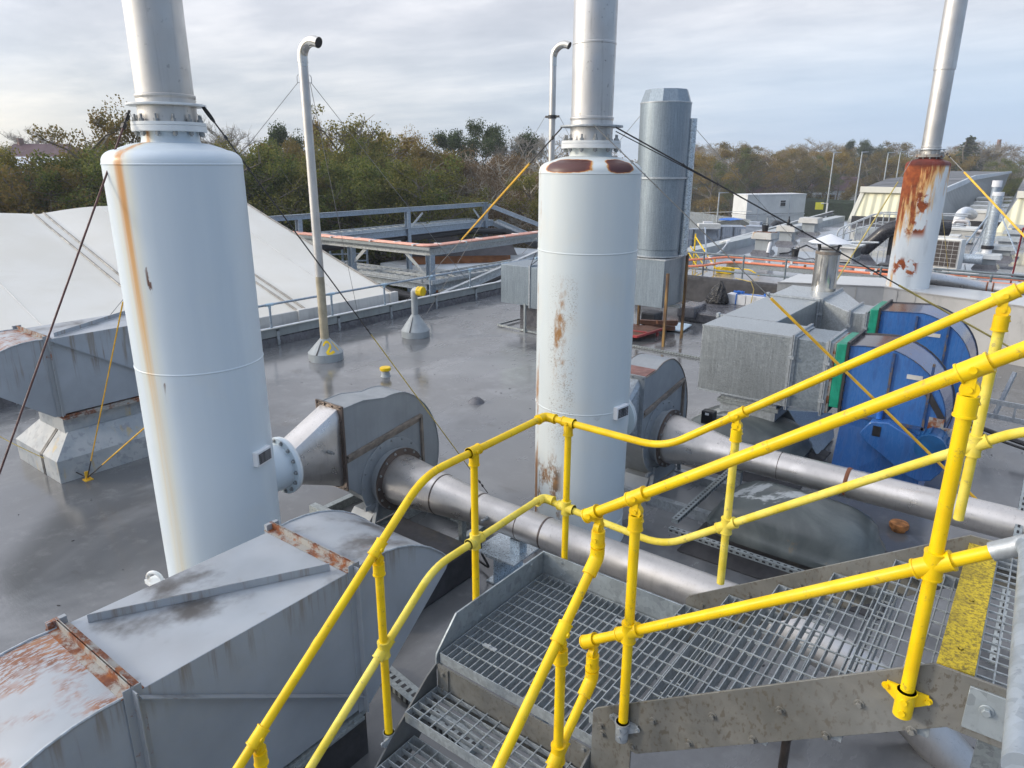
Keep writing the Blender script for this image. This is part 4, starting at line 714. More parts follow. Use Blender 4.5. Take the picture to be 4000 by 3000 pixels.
def blue_fan(label,x0,y0,y1,xr,zt,front):
    T=thing('blower',label,'fan',(x0,y0,0)); yc=(y0+y1)/2
    zc=zt-.86; xc=xr-.90
    pts=[(x0,zt-.83),(x0,zt),(xc-.15,zt+.02)]
    for a in range(84,-60,-7): 
        f=(84-a)/150; rad=.90-.10*f; pts.append((xc+rad*math.cos(R(a)),zc+rad*math.sin(R(a))))
    pts+=[(xc-.2,zt-1.55),(x0+.05,zt-1.45)]
    part('casing',MB().prism(pts,'y',y0,y1),M['blue'],T,sharp=25,bevel=.004)
    top=pts[1:17]; mb=MB(); n=len(top); 
    vs=[]
    for x,z in top: vs+=[(x,y0+.004,z+.004),(x,y1-.004,z+.004)]
    nrm=[]
    mb.add([V(v) for v in vs]+[V((v[0],v[1],v[2]-.01)) for v in vs],[(2*i,2*i+1,2*i+3,2*i+2) for i in range(n-1)]); part('top_sheet',mb,M['blue_top'],T)
    mb=MB(); mb.tube([(x,y1+.0,z+.004) for x,z in pts[1:22]],.016,n=6); part('rim',mb,M['darkrim'],T)
    mb=MB(); mb.tube([(x,y0-.004,z+.002) for x,z in pts[1:22]],.007,n=6)
    for xx in (x0+.50,x0+.93): 
        zz=max(z for x,z in pts if abs(x-xx)<.35); mb.box(xx-.014,xx+.014,y0-.03,y0,zt-.9,zz-.05)
    mb.box(x0,xr-.25,y0-.03,y0-.004,zt-.90,zt-.865); part('seam_rib',mb,m_paint('chipped_rib',(.02,.06,.16),.5,.3,6,dirt=(.12,.09,.07),dscale=9,dlo=.5,dhi=.6),T)
    mb=MB(); mb.box(x0-.03,x0,y0-.045,y1+.045,zt-.87,zt+.05); 
    for i in range(8): mb.bolt((x0+.0,y0-.03,zt-.8+i*.11),(1,0,0),.009,.012)
    part('outlet_flange',mb,M['darkrim'],T)
    mb=MB(); mb.box(x0-.155,x0-.032,y0-.01,y1+.01,zt-.835,zt+.012); part('flexible_connector',mb,M['green'],T,bevel=.012)
    mb=MB(); xx=x0+.67; zz=zt-.30; mb.box(xx,xx+.17,y0-.008,y0-.0,zz,zz+.055); part('maker_plate',mb,M['ventcap'],T)
    mb=MB(); mb.hexa([(x0-.0,y0-.14,0),(xr-.2,y0-.02,0),(xr-.2,y1-.03,0),(x0-.0,y1-.03,0)],[(x0+.02,y0+.02,zt-.90),(xr-.25,y0+.02,zt-.95),(xr-.25,y1-.03,zt-.95),(x0+.02,y1-.03,zt-.90)]); part('pedestal',mb,M['blue'],T)
    if front:
        mb=MB(); p=[(-1.50,.80),(-1.40,.97),(-1.21,1.0),(-.57,.71),(-.55,.60),(-.58,.50),(-.66,.38),(-.78,.34),(-.90,.37),(-1.42,.70)]
        mb.prism(p,'y',y0-.20,y0-.04); part('belt_guard',mb,M['blue'],T,bevel=.012)
        mb=MB(); mb.box(-1.36,-1.27,y0-.206,y0-.199,.80,.93); part('guard_window',mb,M['black'],T)
        mb=MB(); mb.cyl((x0+1.08,y0-.02,zt-.98),(x0+1.08,y0-.34,zt-.98),.15,n=24); mb.cyl((x0+1.08,y0-.34,zt-.98),(x0+1.08,y0-.40,zt-.98),.165,n=24)
        for i in range(14):
            a=2*math.pi*i/14; d=V((math.cos(a),0,math.sin(a))); mb.bar(V((x0+1.08,y0-.05,zt-.98))+d*.158,V((x0+1.08,y0-.33,zt-.98))+d*.158,.008,.03,d)
        mb.box(x0+1.18,x0+1.32,y0-.3,y0-.1,zt-1.1,zt-.98); part('motor',mb,M['blue_motor'],T)
        mb=MB(); mb.box(x0+.98,x0+1.14,y0-.02,y0-.004,zt-.99,zt-.72); mb.box(x0+1.0,x0+1.34,y0-.024,y0-.004,zt-.88,zt-.82); part('latch_plate',mb,M['flange_rust'],T)
        mb=MB(); mb.bar((xr-.30,y0-.014,zt-.42),(xr-.1,y0-.014,zt-.72),.07,.008,(0,1,0)); part('strap',mb,M['darkrim'],T)
        c=V((x0+.46,y0-.085,zt-.835)); solo('drinks_can',MB().cyl(c,c+V((0,0,.115)),.033,n=16).cyl(c+V((0,0,.115)),c+V((0,0,.122)),.027,n=16),M['bluerope'],'small blue and white can left on the ledge of the nearer blue fan','can',loc=c)
    return T
blue_fan('nearer blue centrifugal fan with drip-marked paint, belt guard and motor',-1.79,9.33,10.1,-.58,1.83,True)
blue_fan('farther blue centrifugal fan with a dark rim, partly behind the nearer one',-1.94,12.0,12.85,-.57,1.82,False)
fl=thing('flue','polished steel flue pipe under a white conical rain cap, on the rear duct','flue',(-3.18,13.5,1.8))
mb=MB(); mb.lathe([(.205,1.80),(.205,2.44),(.209,2.44),(.209,2.53),(.204,2.53),(.19,2.53),(.19,2.2)],(-3.18,13.5,0),40); part('pipe',mb,M['polished'],fl)
mb=MB(); mb.lathe([(.209,2.455),(.214,2.46),(.214,2.50),(.209,2.505)],(-3.18,13.5,0),40); part('collar',mb,M['fan_brown'],fl)
mb=MB()
for a in range(4):
    t=R(45+90*a+10); mb.bar((-3.18+.2*math.cos(t),13.5+.2*math.sin(t),2.5),(-3.18+.25*math.cos(t),13.5+.25*math.sin(t),2.67),.03,.012)
part('cap_strut',mb,M['darkrim'],fl)
part('rain_cap',MB().lathe([(.35,2.655),(.355,2.66),(.02,2.80),(.0,2.80)],(-3.18,13.5,0),32),M['white_plain'],fl)
# ================================================================ domes
def dome(label,c,rx,ry,h,z0,rot,kerb,crease):
    T=thing('roof_dome',label,'dome',(c[0],c[1],0)); n=48; vs=[]; rings=12
    prof=[(1.0,-.10),(1.06,-.10),(1.075,.06),(1.03,.10),(.975,.27),(.95,.48),(.87,.64),(.74,.79),(.58,.90),(.38,.97),(.18,1.0),(.03,1.0)]
    for k,(q,hz) in enumerate(prof):
        for j in range(n):
            a=2*math.pi*j/n; e=.5
            x=math.copysign(abs(math.cos(a))**e,math.cos(a))*rx*q; y=math.copysign(abs(math.sin(a))**e,math.sin(a))*ry*q
            z=z0+h*hz+(.035*math.sin(3*a+1)*q if 2<k<9 else 0)*h*2*crease
            vs.append(V((c[0]+x*math.cos(rot)-y*math.sin(rot),c[1]+x*math.sin(rot)+y*math.cos(rot),z)))
    m=len(prof); mb=MB(); mb.add(vs,[(i*n+j,i*n+(j+1)%n,(i+1)*n+(j+1)%n,(i+1)*n+j) for i in range(m-1) for j in range(n)]+[tuple(range((m-1)*n,m*n))])
    part('cover',mb,M['grp'],T,sharp=50)
    mb=MB(); mb.box(c[0]-rx*.93,c[0]+rx*.93,c[1]-ry*.93,c[1]+ry*.93,0,z0+.06); part('kerb',mb,M['felt'],T,bevel=.03); mb=MB(); o=.22; mb.hexa([(c[0]-rx-o,c[1]-ry-o,0),(c[0]+rx+o,c[1]-ry-o,0),(c[0]+rx+o,c[1]+ry+o,0),(c[0]-rx-o,c[1]+ry+o,0)],[(c[0]-rx*.96,c[1]-ry*.96,z0-.1),(c[0]+rx*.96,c[1]-ry*.96,z0-.1),(c[0]+rx*.96,c[1]+ry*.96,z0-.1),(c[0]-rx*.96,c[1]+ry*.96,z0-.1)]); part('flashing',mb,M['felt'],T,bevel=.03)
dome('low grey glassfibre dome between the steel pipes, blotched with moss',(-1.64,7.08),.80,.46,.44,.26,R(0),True,.7)
dome('grey glassfibre dome under the galvanised duct neck with pale peeling patches',(-3.02,9.45),.80,.66,.42,.2,R(0),True,.4)
k=at(2768,1640,y=8.35); T=thing('sensor_box','small black box on a stub post between the rusty-topped fan and the dome','box',(k.x,k.y,0))
part('box',MB().box(k.x-.085,k.x+.085,k.y-.06,k.y+.06,k.z-.05,k.z+.13),M['black'],T,bevel=.015); part('post',MB().bar((k.x,k.y,0),(k.x,k.y,k.z-.05),.06,.06),M['tray'],T); part('sticker',MB().box(k.x-.03,k.x+.02,k.y-.064,k.y-.0605,k.z+.08,k.z+.11),M['white_plain'],T)
solo('capped_stub',MB().lathe([(.075,0),(.08,.03),(.10,.04),(.105,.075),(.095,.095),(.03,.10)],(-.82,8.39,0),20),m_paint('orange_rust',(.42,.17,.05),.85,.5,14,bump=.3),'rusty orange mushroom cap on the wet roof beside the dome','cap',loc=(-.82,8.39,0))
def channel(label,pts,w=.04,h=.04,name='cable_channel',mat=None):
    T=None; a=V(pts[0]); mb=MB()
    for i in range(len(pts)-1):
        p,q=V(pts[i]),V(pts[i+1]); mb.bar(p,q,w,h); L=(q-p).length; n=int(L/.07); x,y=frame(q-p)
    m0=mb
    for i in range(len(pts)-1):
        p,q=V(pts[i]),V(pts[i+1]); L=(q-p).length; n=int(L/.065); x,y=frame(q-p)
        for j in range(n):
            c=p.lerp(q,(j+.5)/n); d=(q-p).normalized(); mb.bar(c-d*.016+y*h*.5,c+d*.016+y*h*.5,w*.32,.003,m=1); mb.bar(c-d*.016-x*w*.5,c+d*.016-x*w*.5,.003,w*.32,m=1); mb.bar(c-d*.016+x*w*.5,c+d*.016+x*w*.5,.003,w*.32,m=1)
    solo(name,mb,[mat or M['tray'],M['black']],label,'channel',loc=a)
channel('slotted steel channel along the front of the low grey dome',[(-2.75,6.45,.22),(-.75,6.42,.22)],.06,.05)
channel('slotted steel channel running back from the dome towards the rusty-topped fan',[(-2.72,6.5,.30),(-2.72,8.35,.30)],.07,.05)
channel('slotted channel lying on wet roof in front of the tall galvanised stack',[(-7.9,14.05,.03),(-3.85,13.9,.03)],.05,.04)
channel('short slotted tray on the roof beside the foot of the stair',[(-3.75,3.18,.03),(-2.6,3.02,.03)],.14,.05)
channel('slotted channel post leaning beside the right end of the stair',[(.23,6.2,.1),(.21,8.2,1.25)],.06,.05)
channel('slotted channel upright under the right end of the near stringer',[(.075,3.35,.0),(.055,3.35,1.2)],.05,.05)
solo('frame_leg',MB().bar((.19,3.42,.0),(.19,3.42,1.6),.10,.10),M['tray'],'plain grey frame leg below the right end of the stair','post',loc=(.19,3.42,0))
T=thing('cable_ladder','galvanised cable ladder with black cables behind the yellow rail at far right','cable tray',(-.2,12,.3))
mb=MB(); 
for dz in (0,.22): mb.bar((-.55,12.2,.42+dz),(1.5,12.0,.42+dz),.03,.07)
for i in range(9): x=-.45+i*.22; mb.bar((x,12.18-.02*i,.42),(x,12.18-.02*i,.64),.025,.03)
mb.bar((-.25,12.6,.3),(-.12,12.9,.95),.05,.05); part('ladder',mb,M['galv'],T); part('cables',MB().tube(sag((-.6,11.9,.35),(1.3,11.4,.22),.06),.035,n=8).tube(sag((-.6,11.8,.3),(1.3,11.2,.2),.05),.02,n=8),M['cable'],T)
mb=MB(); mb.lathe_dir([(.30,0),(.30,.05),(.0,.051)],(.9,10.7,.35),(-.2,-.98,.1),32); solo('dark_drum',mb,M['black'],'dark round drum end on the roof at the far right edge','drum',loc=(.9,10.7,0))
# ================================================================ ground and roofs
structure('ground',MB().quad((-900,-300,-5.6),(700,-300,-5.6),(700,1200,-5.6),(-900,1200,-5.6)),M['ground'])
structure('roof_deck',MB().box(-13.8,16,-9,20.28,-.3,0),M['roof'])
structure('upper_roof',MB().box(-10.4,18,20.30,47,-.3,.62),M['roof_up'])
structure('building_walls',MB().box(-13.78,15.9,-8.9,20.2,-5.6,-.301).box(-10.3,17.9,20.31,46.9,-5.6,-.301),M['greyclad_x'])
mb=MB(); mb.prism([(20.16,0),(20.28,.62),(20.32,.70),(20.6,.70),(20.6,.3),(20.5,0)],'x',-10.4,16); structure('roof_upstand',mb,M['felt'],sharp=0)
mb=MB(); mb.prism([(-13.95,-.3),(-13.95,.2),(-13.83,.22),(-13.70,.17),(-13.66,0),(-13.66,-.3)],'y',-9,23.5); structure('roof_kerb',mb,M['felt_grey'])
structure('fascia',MB().box(-13.72,-13.69,-9,23.5,.20,.38).box(-13.74,-13.665,-9,23.5,.38,.40),M['kerb'])
mb=MB(); mb.prism([(-8.3,17.3),(-3.6,17.3),(-3.6,20.2),(-8.3,20.2)],'z',0,.30); 
solo('felted_plinth',MB().box(-7.62,-4.2,17.3,20.15,0,.28),M['felt_grey'],'low wet felted plinth below the upstand carrying the bin bag','plinth',loc=(-6,18,0),bevel=.05)
solo('felted_step',MB().box(-7.62,-7.1,17.2,18.0,.1,.42),M['felt_grey'],'raised corner step of the felted plinth beside the rusty legs','plinth',loc=(-7.4,17.6,0),bevel=.05)
solo('felted_block',MB().box(-8.15,-7.75,16.2,16.7,0,.33),M['felt'],'dark felted block on the roof behind the red trolley','block',loc=(-7.9,16.4,0),bevel=.04)
# roof edge guard rail
G=thing('guard_rail','blue grey tubular guard rail along the left roof edge above white lagged pipe','guard rail',(-13.9,10,0))
mb=MB(); mb.tube([(-13.9,-2,.9),(-13.9,19.5,.9)],.027,n=12); part('top_rail',mb,M['bluesteel'],G); mb=MB(); mb.tube([(-13.9,-2,.33),(-13.9,19.5,.33)],.027,n=12); part('mid_rail',mb,M['bluesteel'],G)
for i in range(-3,7):
    y=9.21+1.745*i; mb=MB(); mb.cyl((-13.9,y,.33),(-13.9,y,.9),.026,n=12); part('post',mb,M['bluesteel'],G)
    mb=MB(); mb.tube([(-13.9,y-.1,.9),(-13.9,y+.1,.9)],.036,n=12); mb.cyl((-13.9,y,.82),(-13.9,y,.9),.035,n=12); part('clamp',mb,M['fitting'],G); part('clamp',MB().tube([(-13.9,y-.1,.33),(-13.9,y+.1,.33)],.036,n=12),M['fitting'],G)
    mb=MB(); mb.box(-13.68,-13.655,y-.03,y+.03,-.02+.03,.36); mb.box(-13.90,-13.655,y-.03,y+.03,.33,.36); mb.cyl((-13.67,y,.10),(-13.635,y,.10),.03,n=10); part('bracket',mb,M['galv'],G)
solo('lagged_pipe',MB().tube([(-14.04,-2,.255),(-14.04,21,.255)],.085,n=16),M['whitepipe'],'white lagged pipe running along the left roof edge','pipe',loc=(-14.02,10,.36))
mb=MB(); mb.box(-13.86,-13.73,-2,21,.265,.28); mb.box(-13.735,-13.73,-2,21,.28,.31); tr=solo('cable_tray',mb,M['tray'],'narrow tray of dark cables along the left roof edge under the rail','cable tray',loc=(-13.8,10,.27))
mb=MB(); 
for k in range(5):
    x=-13.845+.024*k; mb.tube([(x+random.uniform(-.012,.012),y,.292+random.uniform(0,.02)) for y in [i*.6-2 for i in range(39)]],.009,n=5)
part('cables',mb,M['cable'],tr); mb=MB(); mb.tube([(-13.72+random.uniform(-.02,.02),y,.30+random.uniform(-.03,.03)) for y in [i*.8+4 for i in range(17)]],.006,n=5); part('white_cable',mb,M['whiteclip'],tr)
# small roof terminals
_r=random.Random(77); mb=MB()
for k in range(200):
    x=_r.uniform(-13.3,1.5); y=_r.uniform(.8,19.8) if k%3 else _r.uniform(1,6); s=_r.uniform(.003,.009); a=_r.uniform(0,6.28); d=V((math.cos(a),math.sin(a),0)); mb.bar(V((x,y,.004))-d*s*1.6,V((x,y,.004))+d*s*1.6,s*1.2,.005)
solo('roof_litter',mb,M['felt'],'dead leaves and grit scattered over the wet roof','litter',kind='stuff')
def cone_vent(label,c,r,hs,hc,pr,top,el,group=None,name='vent_pipe'):
    T=thing(name,label,'vent pipe',(c[0],c[1],0)); x,y=c
    mb=MB(); mb.lathe([(r,0),(r,hs),(r*1.015,hs),(pr*1.5,hs+hc),(pr*1.2,hs+hc+.03)],(x,y,0),40); part('cone_base',mb,M['ventneck'],T)
    return T
v2=cone_vent('tall bent-topped silver vent pipe on a cone painted with a yellow 2',(-11.86,9.10),.36,.16,.26,.085,5.8,None)
x,y=-11.86,9.10
w=V((-x,-y,0)).normalized(); rt=V((-w.y,w.x,0))
mb=MB(); mb.cyl((x,y,.40),(x,y,1.75),.089,n=24); mb.cyl((x,y,1.0),(x,y,1.02),.094,n=24); part('lower_sleeve',mb,m_paint('yellow_stained_sleeve',(.47,.41,.29),.5,.3,4,metal=.3,streak=.5),v2)
mb=MB(); mb.cyl((x,y,.42),(x,y,5.78),.086,n=24); mb.box(x+rt.x*.06-.02,x+rt.x*.06+.02,y+rt.y*.06-.02,y+rt.y*.06+.02,.6,5.7); part('pipe',mb,M['stack'],v2)
dr=(rt*.74+w*.67).normalized(); b0=V((x,y,5.86)); ep=[b0-V((0,0,.1))]+[b0+dr*.26*(1-math.cos(R(t)))+V((0,0,.26*math.sin(R(t)))) for t in range(0,113,8)]; ep.append(ep[-1]+(ep[-1]-ep[-2]).normalized()*.06)
mb=MB(); mb.tube(ep,.098,n=24,cap=False); mb.cyl((x,y,5.70),(x,y,5.84),.09,n=24); 
part('bend',mb,M['polished'],v2); mb=MB(); d=(ep[-1]-ep[-2]).normalized(); mb.cyl(ep[-1]-d*.015,ep[-1]-d*.01,.09,n=24); part('opening',mb,M['black'],v2)
# painted numeral lying on the cone
def on_cone(c,r0,z0,r1,z1,a,t,off=.004):
    r=r0+(r1-r0)*t; z=z0+(z1-z0)*t; return V((c[0]+(r+off)*math.cos(a),c[1]+(r+off)*math.sin(a),z+off))
az=math.atan2(w.y,w.x)
def stroke2(T,c,r0,z0,r1,z1,az,pts,wd,mat,name):
    mb=MB()
    for i in range(len(pts)-1):
        (a,b),(cc,dd)=pts[i],pts[i+1]; L=math.hypot(cc-a,dd-b); nx,ny=-(dd-b)/L*wd,(cc-a)/L*wd
        q=[on_cone(c,r0,z0,r1,z1,az+p,t) for p,t in ((a-nx,b-ny),(cc-nx,dd-ny),(cc+nx,dd+ny),(a+nx,b+ny))]; mb.quad(*q)
    part(name,mb,mat,T,sharp=0)
num=[(-.42,.66),(-.30,.88),(.05,.94),(.30,.80),(.22,.56),(-.02,.34),(-.16,.14),(.06,.10),(.36,.22)]
stroke2(v2,(x,y),.365,.16,.128,.42,az+.22,num,.085,M['yellow'],'numeral_two')
stroke2(v2,(x,y),.365,.16,.128,.42,az+.95,[(0,.2),(.02,.9)],.05,M['yellow'],'paint_streak'); stroke2(v2,(x,y),.365,.16,.128,.42,az-.55,[(0,.0),(0,.98)],.055,M['tape'],'tape_strip')
for k,(dx,dy,z) in enumerate(((-.8,-3.0,.0),(2.6,2.0,0),(1.2,5.0,0))):
    pass
def thin(label,a,b,group): return wire('stay_wire',label,[(sag(a,b,.03),.0055,M['wire_grey'],'wire')],'stay wire',group)
t0=V((x,y,5.42)); mb=MB(); mb.tube([t0-rt*.1+V((0,0,.14)),t0-rt*.13+V((0,0,.1)),t0-rt*.13,t0-rt*.09],.007,n=6); mb.tube([t0+rt*.1+V((0,0,.14)),t0+rt*.13+V((0,0,.1)),t0+rt*.13,t0+rt*.09],.007,n=6); part('stay_hook',mb,M['bolt'],v2)
thin('thin stay on the left of the vent pipe with the yellow 2',t0-rt*.12,at(975,535,d=13.5).lerp(at(975,535,d=13.5),0) if False else V((-13.6,4.6,.3)),None)
thin('thin stay on the right of the vent pipe with the yellow 2, sloping most',t0+rt*.12,V((-13.7,16.2,.3)),None); thin('steeper thin stay right of the vent pipe with the yellow 2',t0+rt*.1,V((-13.7,11.6,.3)),None)
vy=cone_vent('short grey vent pipe with a bright yellow cap on a cone base',(-11.83,11.75),.335,.15,.34,.075,1.0,None); x,y=-11.83,11.75
mb=MB(); mb.cyl((x,y,.45),(x,y,.96),.078,n=20); part('pipe',mb,M['ventneck'],vy); mb=MB(); mb.tube(fillet([(x,y,.94),V((x,y,1.10)),V((x,y,1.10))+rt*.10+w*.10],.09),.084,n=20); part('bend',mb,M['skirt'],vy)
mb=MB(); p=V((x,y,1.10))+rt*.08+w*.09; mb.cyl(p,p+(rt*.7+w*.7)*.16,.112,n=28); part('cap',mb,M['yellow'],vy,bevel=.01); stroke2(vy,(x,y),.34,.15,.113,.49,az-.55,[(0,.0),(0,.98)],.05,M['tape'],'tape_strip')
yc=thing('capped_stub','yellow screw cap on a short dark stub in the wet roof','cap',(-9.93,9.0,0)); part('stub',MB().lathe([(.10,0),(.085,.03),(.07,.13)],(-9.93,9.0,0),20),M['ventneck'],yc); part('cap',MB().lathe([(.105,.12),(.108,.13),(.108,.175),(.095,.185)],(-9.93,9.0,0),24),M['yellow'],yc)
solo('roof_bump',MB().lathe([(.15,0),(.12,.035),(.07,.08),(.02,.10)],(-7.52,8.88,0),14),M['felt_grey'],'small felted bump on the wet roof between the chimneys','bump',loc=(-7.52,8.88,0))
dR=18.5; aR=R(-34.2); x,y=dR*math.sin(aR),dR*math.cos(aR); vr=thing('vent_pipe','slender bent-topped vent pipe partly hidden by the middle chimney','vent pipe',(x,y,0)); w=V((-x,-y,0)).normalized(); rt=V((-w.y,w.x,0))
mb=MB(); mb.cyl((x,y,0),(x,y,6.3),.078,n=22); part('pipe',mb,M['stack'],vr); mb=MB(); mb.cyl((x,y,6.2),(x,y,6.42),.084,n=22); dr=(rt*.88+w*.47).normalized(); b0=V((x,y,6.38)); ep=[b0-V((0,0,.1))]+[b0+dr*.28*(1-math.cos(R(t)))+V((0,0,.28*math.sin(R(t)))) for t in range(0,125,8)]; mb.tube(ep,.085,n=22,cap=False); d=(ep[-1]-ep[-2]).normalized(); part('opening',MB().cyl(ep[-1]-d*.015,ep[-1]-d*.01,.08,n=20),M['black'],vr); part('bend',mb,M['polished'],vr)
mb=MB(); mb.lathe([(.07,5.02),(.105,5.02),(.105,5.10),(.07,5.10)],(x,y,0),20); mb.box(x-.2,x+.2,y-.02,y+.02,5.04,5.09); part('stay_collar',mb,M['darkrim'],vr)
t0=V((x,y,5.06)); thin('thin stay left of the slender vent pipe by the middle chimney',t0-rt*.18,t0-rt*3.3+V((0,0,-5)),None); thin('thin stay right of the slender vent pipe by the middle chimney',t0+rt*.18,t0+rt*3.1+V((0,0,-5)),None)
# tall galvanised stack on legs
dS=16.5; aS=R(-25.75); x,y=dS*math.sin(aS),dS*math.cos(aS)
S=thing('exhaust_stack','tall wide galvanised exhaust stack on a square box with rusty legs','stack',(x,y,0))
mb=MB(); mb.lathe([(.485,1.98),(.485,2.1),(.475,2.1),(.475,2.14),(.49,2.15),(.515,3.67)],(x,y,0),48); part('lower_drum',mb,M['galv_blue'],S)
mb=MB(); mb.lathe([(.53,3.69),(.54,5.20)],(x,y,0),48); part('upper_drum',mb,M['galv_blue'],S)
mb=MB(); mb.lathe([(.535,3.655),(.555,3.66),(.555,3.70),(.53,3.705)],(x,y,0),48); mb.lathe([(.535,5.19),(.548,5.195),(.548,5.215),(.535,5.22)],(x,y,0),48); mb.lathe([(.49,1.985),(.515,1.99),(.515,2.01),(.49,2.015)],(x,y,0),48); part('band',mb,M['galv'],S)
mb=MB(); mb.lathe([(.54,5.22),(.45,5.47),(.44,5.47),(.52,5.2)],(x,y,0),10); part('cowl_ring',mb,M['galv_blue'],S,sharp=20)
mb=MB(); mb.cyl((x+.50,y+.3,2),(x+.50,y+.3,4.9),.1,n=16); part('side_pipe',mb,M['galv_bright'],S)
gbox(S,'square_box',-7.75,-6.74,14.42,15.58,.88,1.95,M['galv_blue']); mb=MB(); mb.box(-7.77,-6.72,14.40,15.60,1.93,1.965); part('box_lid_lip',mb,M['galv'],S)
for yy in (14.47,15.45): part('leg',MB().bar((-6.67,yy,0),(-6.67,yy,1.66 if yy<15 else 2.0),.055,.055),M['rustpost'],S)
for yy in (14.47,15.45): part('leg',MB().bar((-7.82,yy,0),(-7.82,yy,1.66),.055,.055),M['rustpost'],S)
mb=MB(); mb.box(-7.9,-6.6,15.05,15.15,.80,.87); part('cross_bar',mb,M['tray'],S)
rr=V((math.cos(aS),-math.sin(aS),0))
thin('thin stay left of the tall galvanised stack',V((x,y,4.95))-rr*.54,V((-9.6,13.0,2.0)),None); thin('thin stay right of the tall galvanised stack against the sky',V((x,y,4.75))+rr*.6,V((-4.6,20.2,1.0)),None)
bx=thing('exhaust_box','galvanised box cowl on a short neck left of the middle chimney','box',(-10,13.9,0))
gbox(bx,'box',-10.95,-10.06,13.95,15.1,.60,1.56,M['galv_blue']); gbox(bx,'box',-10.05,-9.2,13.95,15.1,.55,1.56,M['galv_blue']); part('flange',MB().box(-10.075,-10.04,13.93,15.12,.55,1.60),M['galv'],bx); part('neck',MB().box(-10.6,-9.5,14.3,14.9,0,.56),M['felt_grey'],bx)
part('bracket',MB().bar((-9.95,13.62,0),(-9.95,13.62,.72),.05,.05).bar((-10.9,13.75,.05),(-9.2,13.6,.05),.04,.04).bar((-10.9,13.75,.05),(-10.85,15.1,.05),.04,.04),M['tray'],bx); part('lifting_wire',MB().tube([(-10.05,13.98,1.6),(-10.2,14.4,1.85)],.01,n=5).tube([(-10.05,13.98,1.6),(-9.9,14.4,1.85)],.01,n=5),M['wire'],bx)
# red trolley, sheet, bag, boxes
tr=thing('trolley','red wheeled trolley folded flat on the roof below the galvanised stack','trolley',(-7.5,15,0)); mb=MB(); mb.hexa([(-8.3,14.3,.10),(-7.35,14.5,.10),(-7.2,15.5,.13),(-8.2,15.5,.13)],[(-8.3,14.3,.14),(-7.35,14.5,.14),(-7.2,15.5,.17),(-8.2,15.5,.17)]); part('platform',mb,M['timber'],tr)
mb=MB(); mb.bar((-8.3,14.28,.13),(-7.33,14.48,.13),.05,.05); mb.bar((-7.33,14.48,.13),(-7.18,15.5,.15),.05,.05); mb.bar((-8.3,14.8,.14),(-7.3,14.9,.15),.05,.05); part('frame',mb,M['red'],tr)
for q in ((-7.5,14.45),(-7.22,15.3),(-8.2,14.3)): part('wheel',MB().cyl((q[0]-.02,q[1],.05),(q[0]+.02,q[1],.05),.05,n=14),M['red'],tr)
solo('plastic_sheet',MB().hexa([(-7.65,15.9,.02),(-6.9,16.0,.02),(-6.95,16.7,.05),(-7.6,16.6,.05)],[(-7.65,15.9,.07),(-6.9,16.0,.05),(-6.95,16.7,.09),(-7.6,16.6,.11)]),M['sheet'],'folded pale blue sheet lying under the tall stack box','sheet',loc=(-7.3,16.3,0),bevel=.02)
solo('timber_offcuts',MB().bar((-7.9,15.7,.2),(-7.0,15.9,.24),.12,.1).bar((-7.7,15.6,.1),(-7.1,16.0,.1),.2,.1).bar((-7.3,15.4,.32),(-6.95,15.8,.3),.1,.08),M['timber'],'rust brown offcuts piled beneath the tall stack box','timber',loc=(-7.4,15.8,0))
mb=MB(); n=26; b=V((-7.18,18.82,.28)); vs=[]; prof=[(.30,0),(.36,.06),(.33,.2),(.25,.36),(.17,.5),(.09,.6),(.05,.66),(.035,.70)]; random.seed(3)
for i,(q,z) in enumerate(prof):
    for j in range(n):
        a=2*math.pi*j/n; k=1+.10*math.sin(5*a+i*.9)+.08*math.sin(9*a-i)+random.uniform(-.05,.05); vs.append(b+V((math.cos(a)*q*k*.85+z*.13,math.sin(a)*q*k*.6,z*(.92+.0*math.sin(3*a)))))
mb.add(vs,[(i*n+j,i*n+(j+1)%n,(i+1)*n+(j+1)%n,(i+1)*n+j) for i in range(len(prof)-1) for j in range(n)]+[tuple(range((len(prof)-1)*n,len(prof)*n))])
solo('bin_bag',mb,M['bag'],'full black bin bag standing on the felted plinth','bin bag',loc=b,sharp=0)
xb=thing('white_carton','long white carton tied with blue rope behind the bin bag','box',(-6.3,19.1,.28)); mb=MB(); mb.box(-6.95,-6.42,18.95,19.3,.28,.55); mb.box(-6.405,-5.2,18.95,19.3,.28,.56); part('carton',mb,M['white_plain'],xb,bevel=.008)
mb=MB()
for xx in (-6.68,-5.82):
    mb.tube([(xx,18.935,.29),(xx+.01,18.935,.57),(xx,19.31,.57)],.014,n=6)
    for k in range(5):
        r=random.uniform(.06,.13); c0=V((xx+random.uniform(-.1,.1),19.05,.60)); mb.tube([c0+V((r*math.cos(t*.7+k),r*.6*math.sin(t*.7+k),.02*math.sin(t*2)+.02)) for t in range(9)],.013,n=6)
mb.tube([(-6.68,19.0,.585),(-6.3,19.1,.575),(-5.85,19.0,.59)],.013,n=6); mb.tube([(-5.82,18.93,.3),(-5.9,18.6,.295),(-6.2,18.3,.295),(-6.32,18.15,.295)],.016,n=6); part('rope',mb,M['bluerope'],xb)
solo('bent_wire',MB().tube([(-6.25,18.9,.29),(-6.2,18.9,.75),(-6.3,18.9,.95),(-6.75,18.95,1.0)],.012,n=6),M['rope_pale'],'bent tan cable end sticking up by the white carton','cable',loc=(-6.25,18.9,.29))
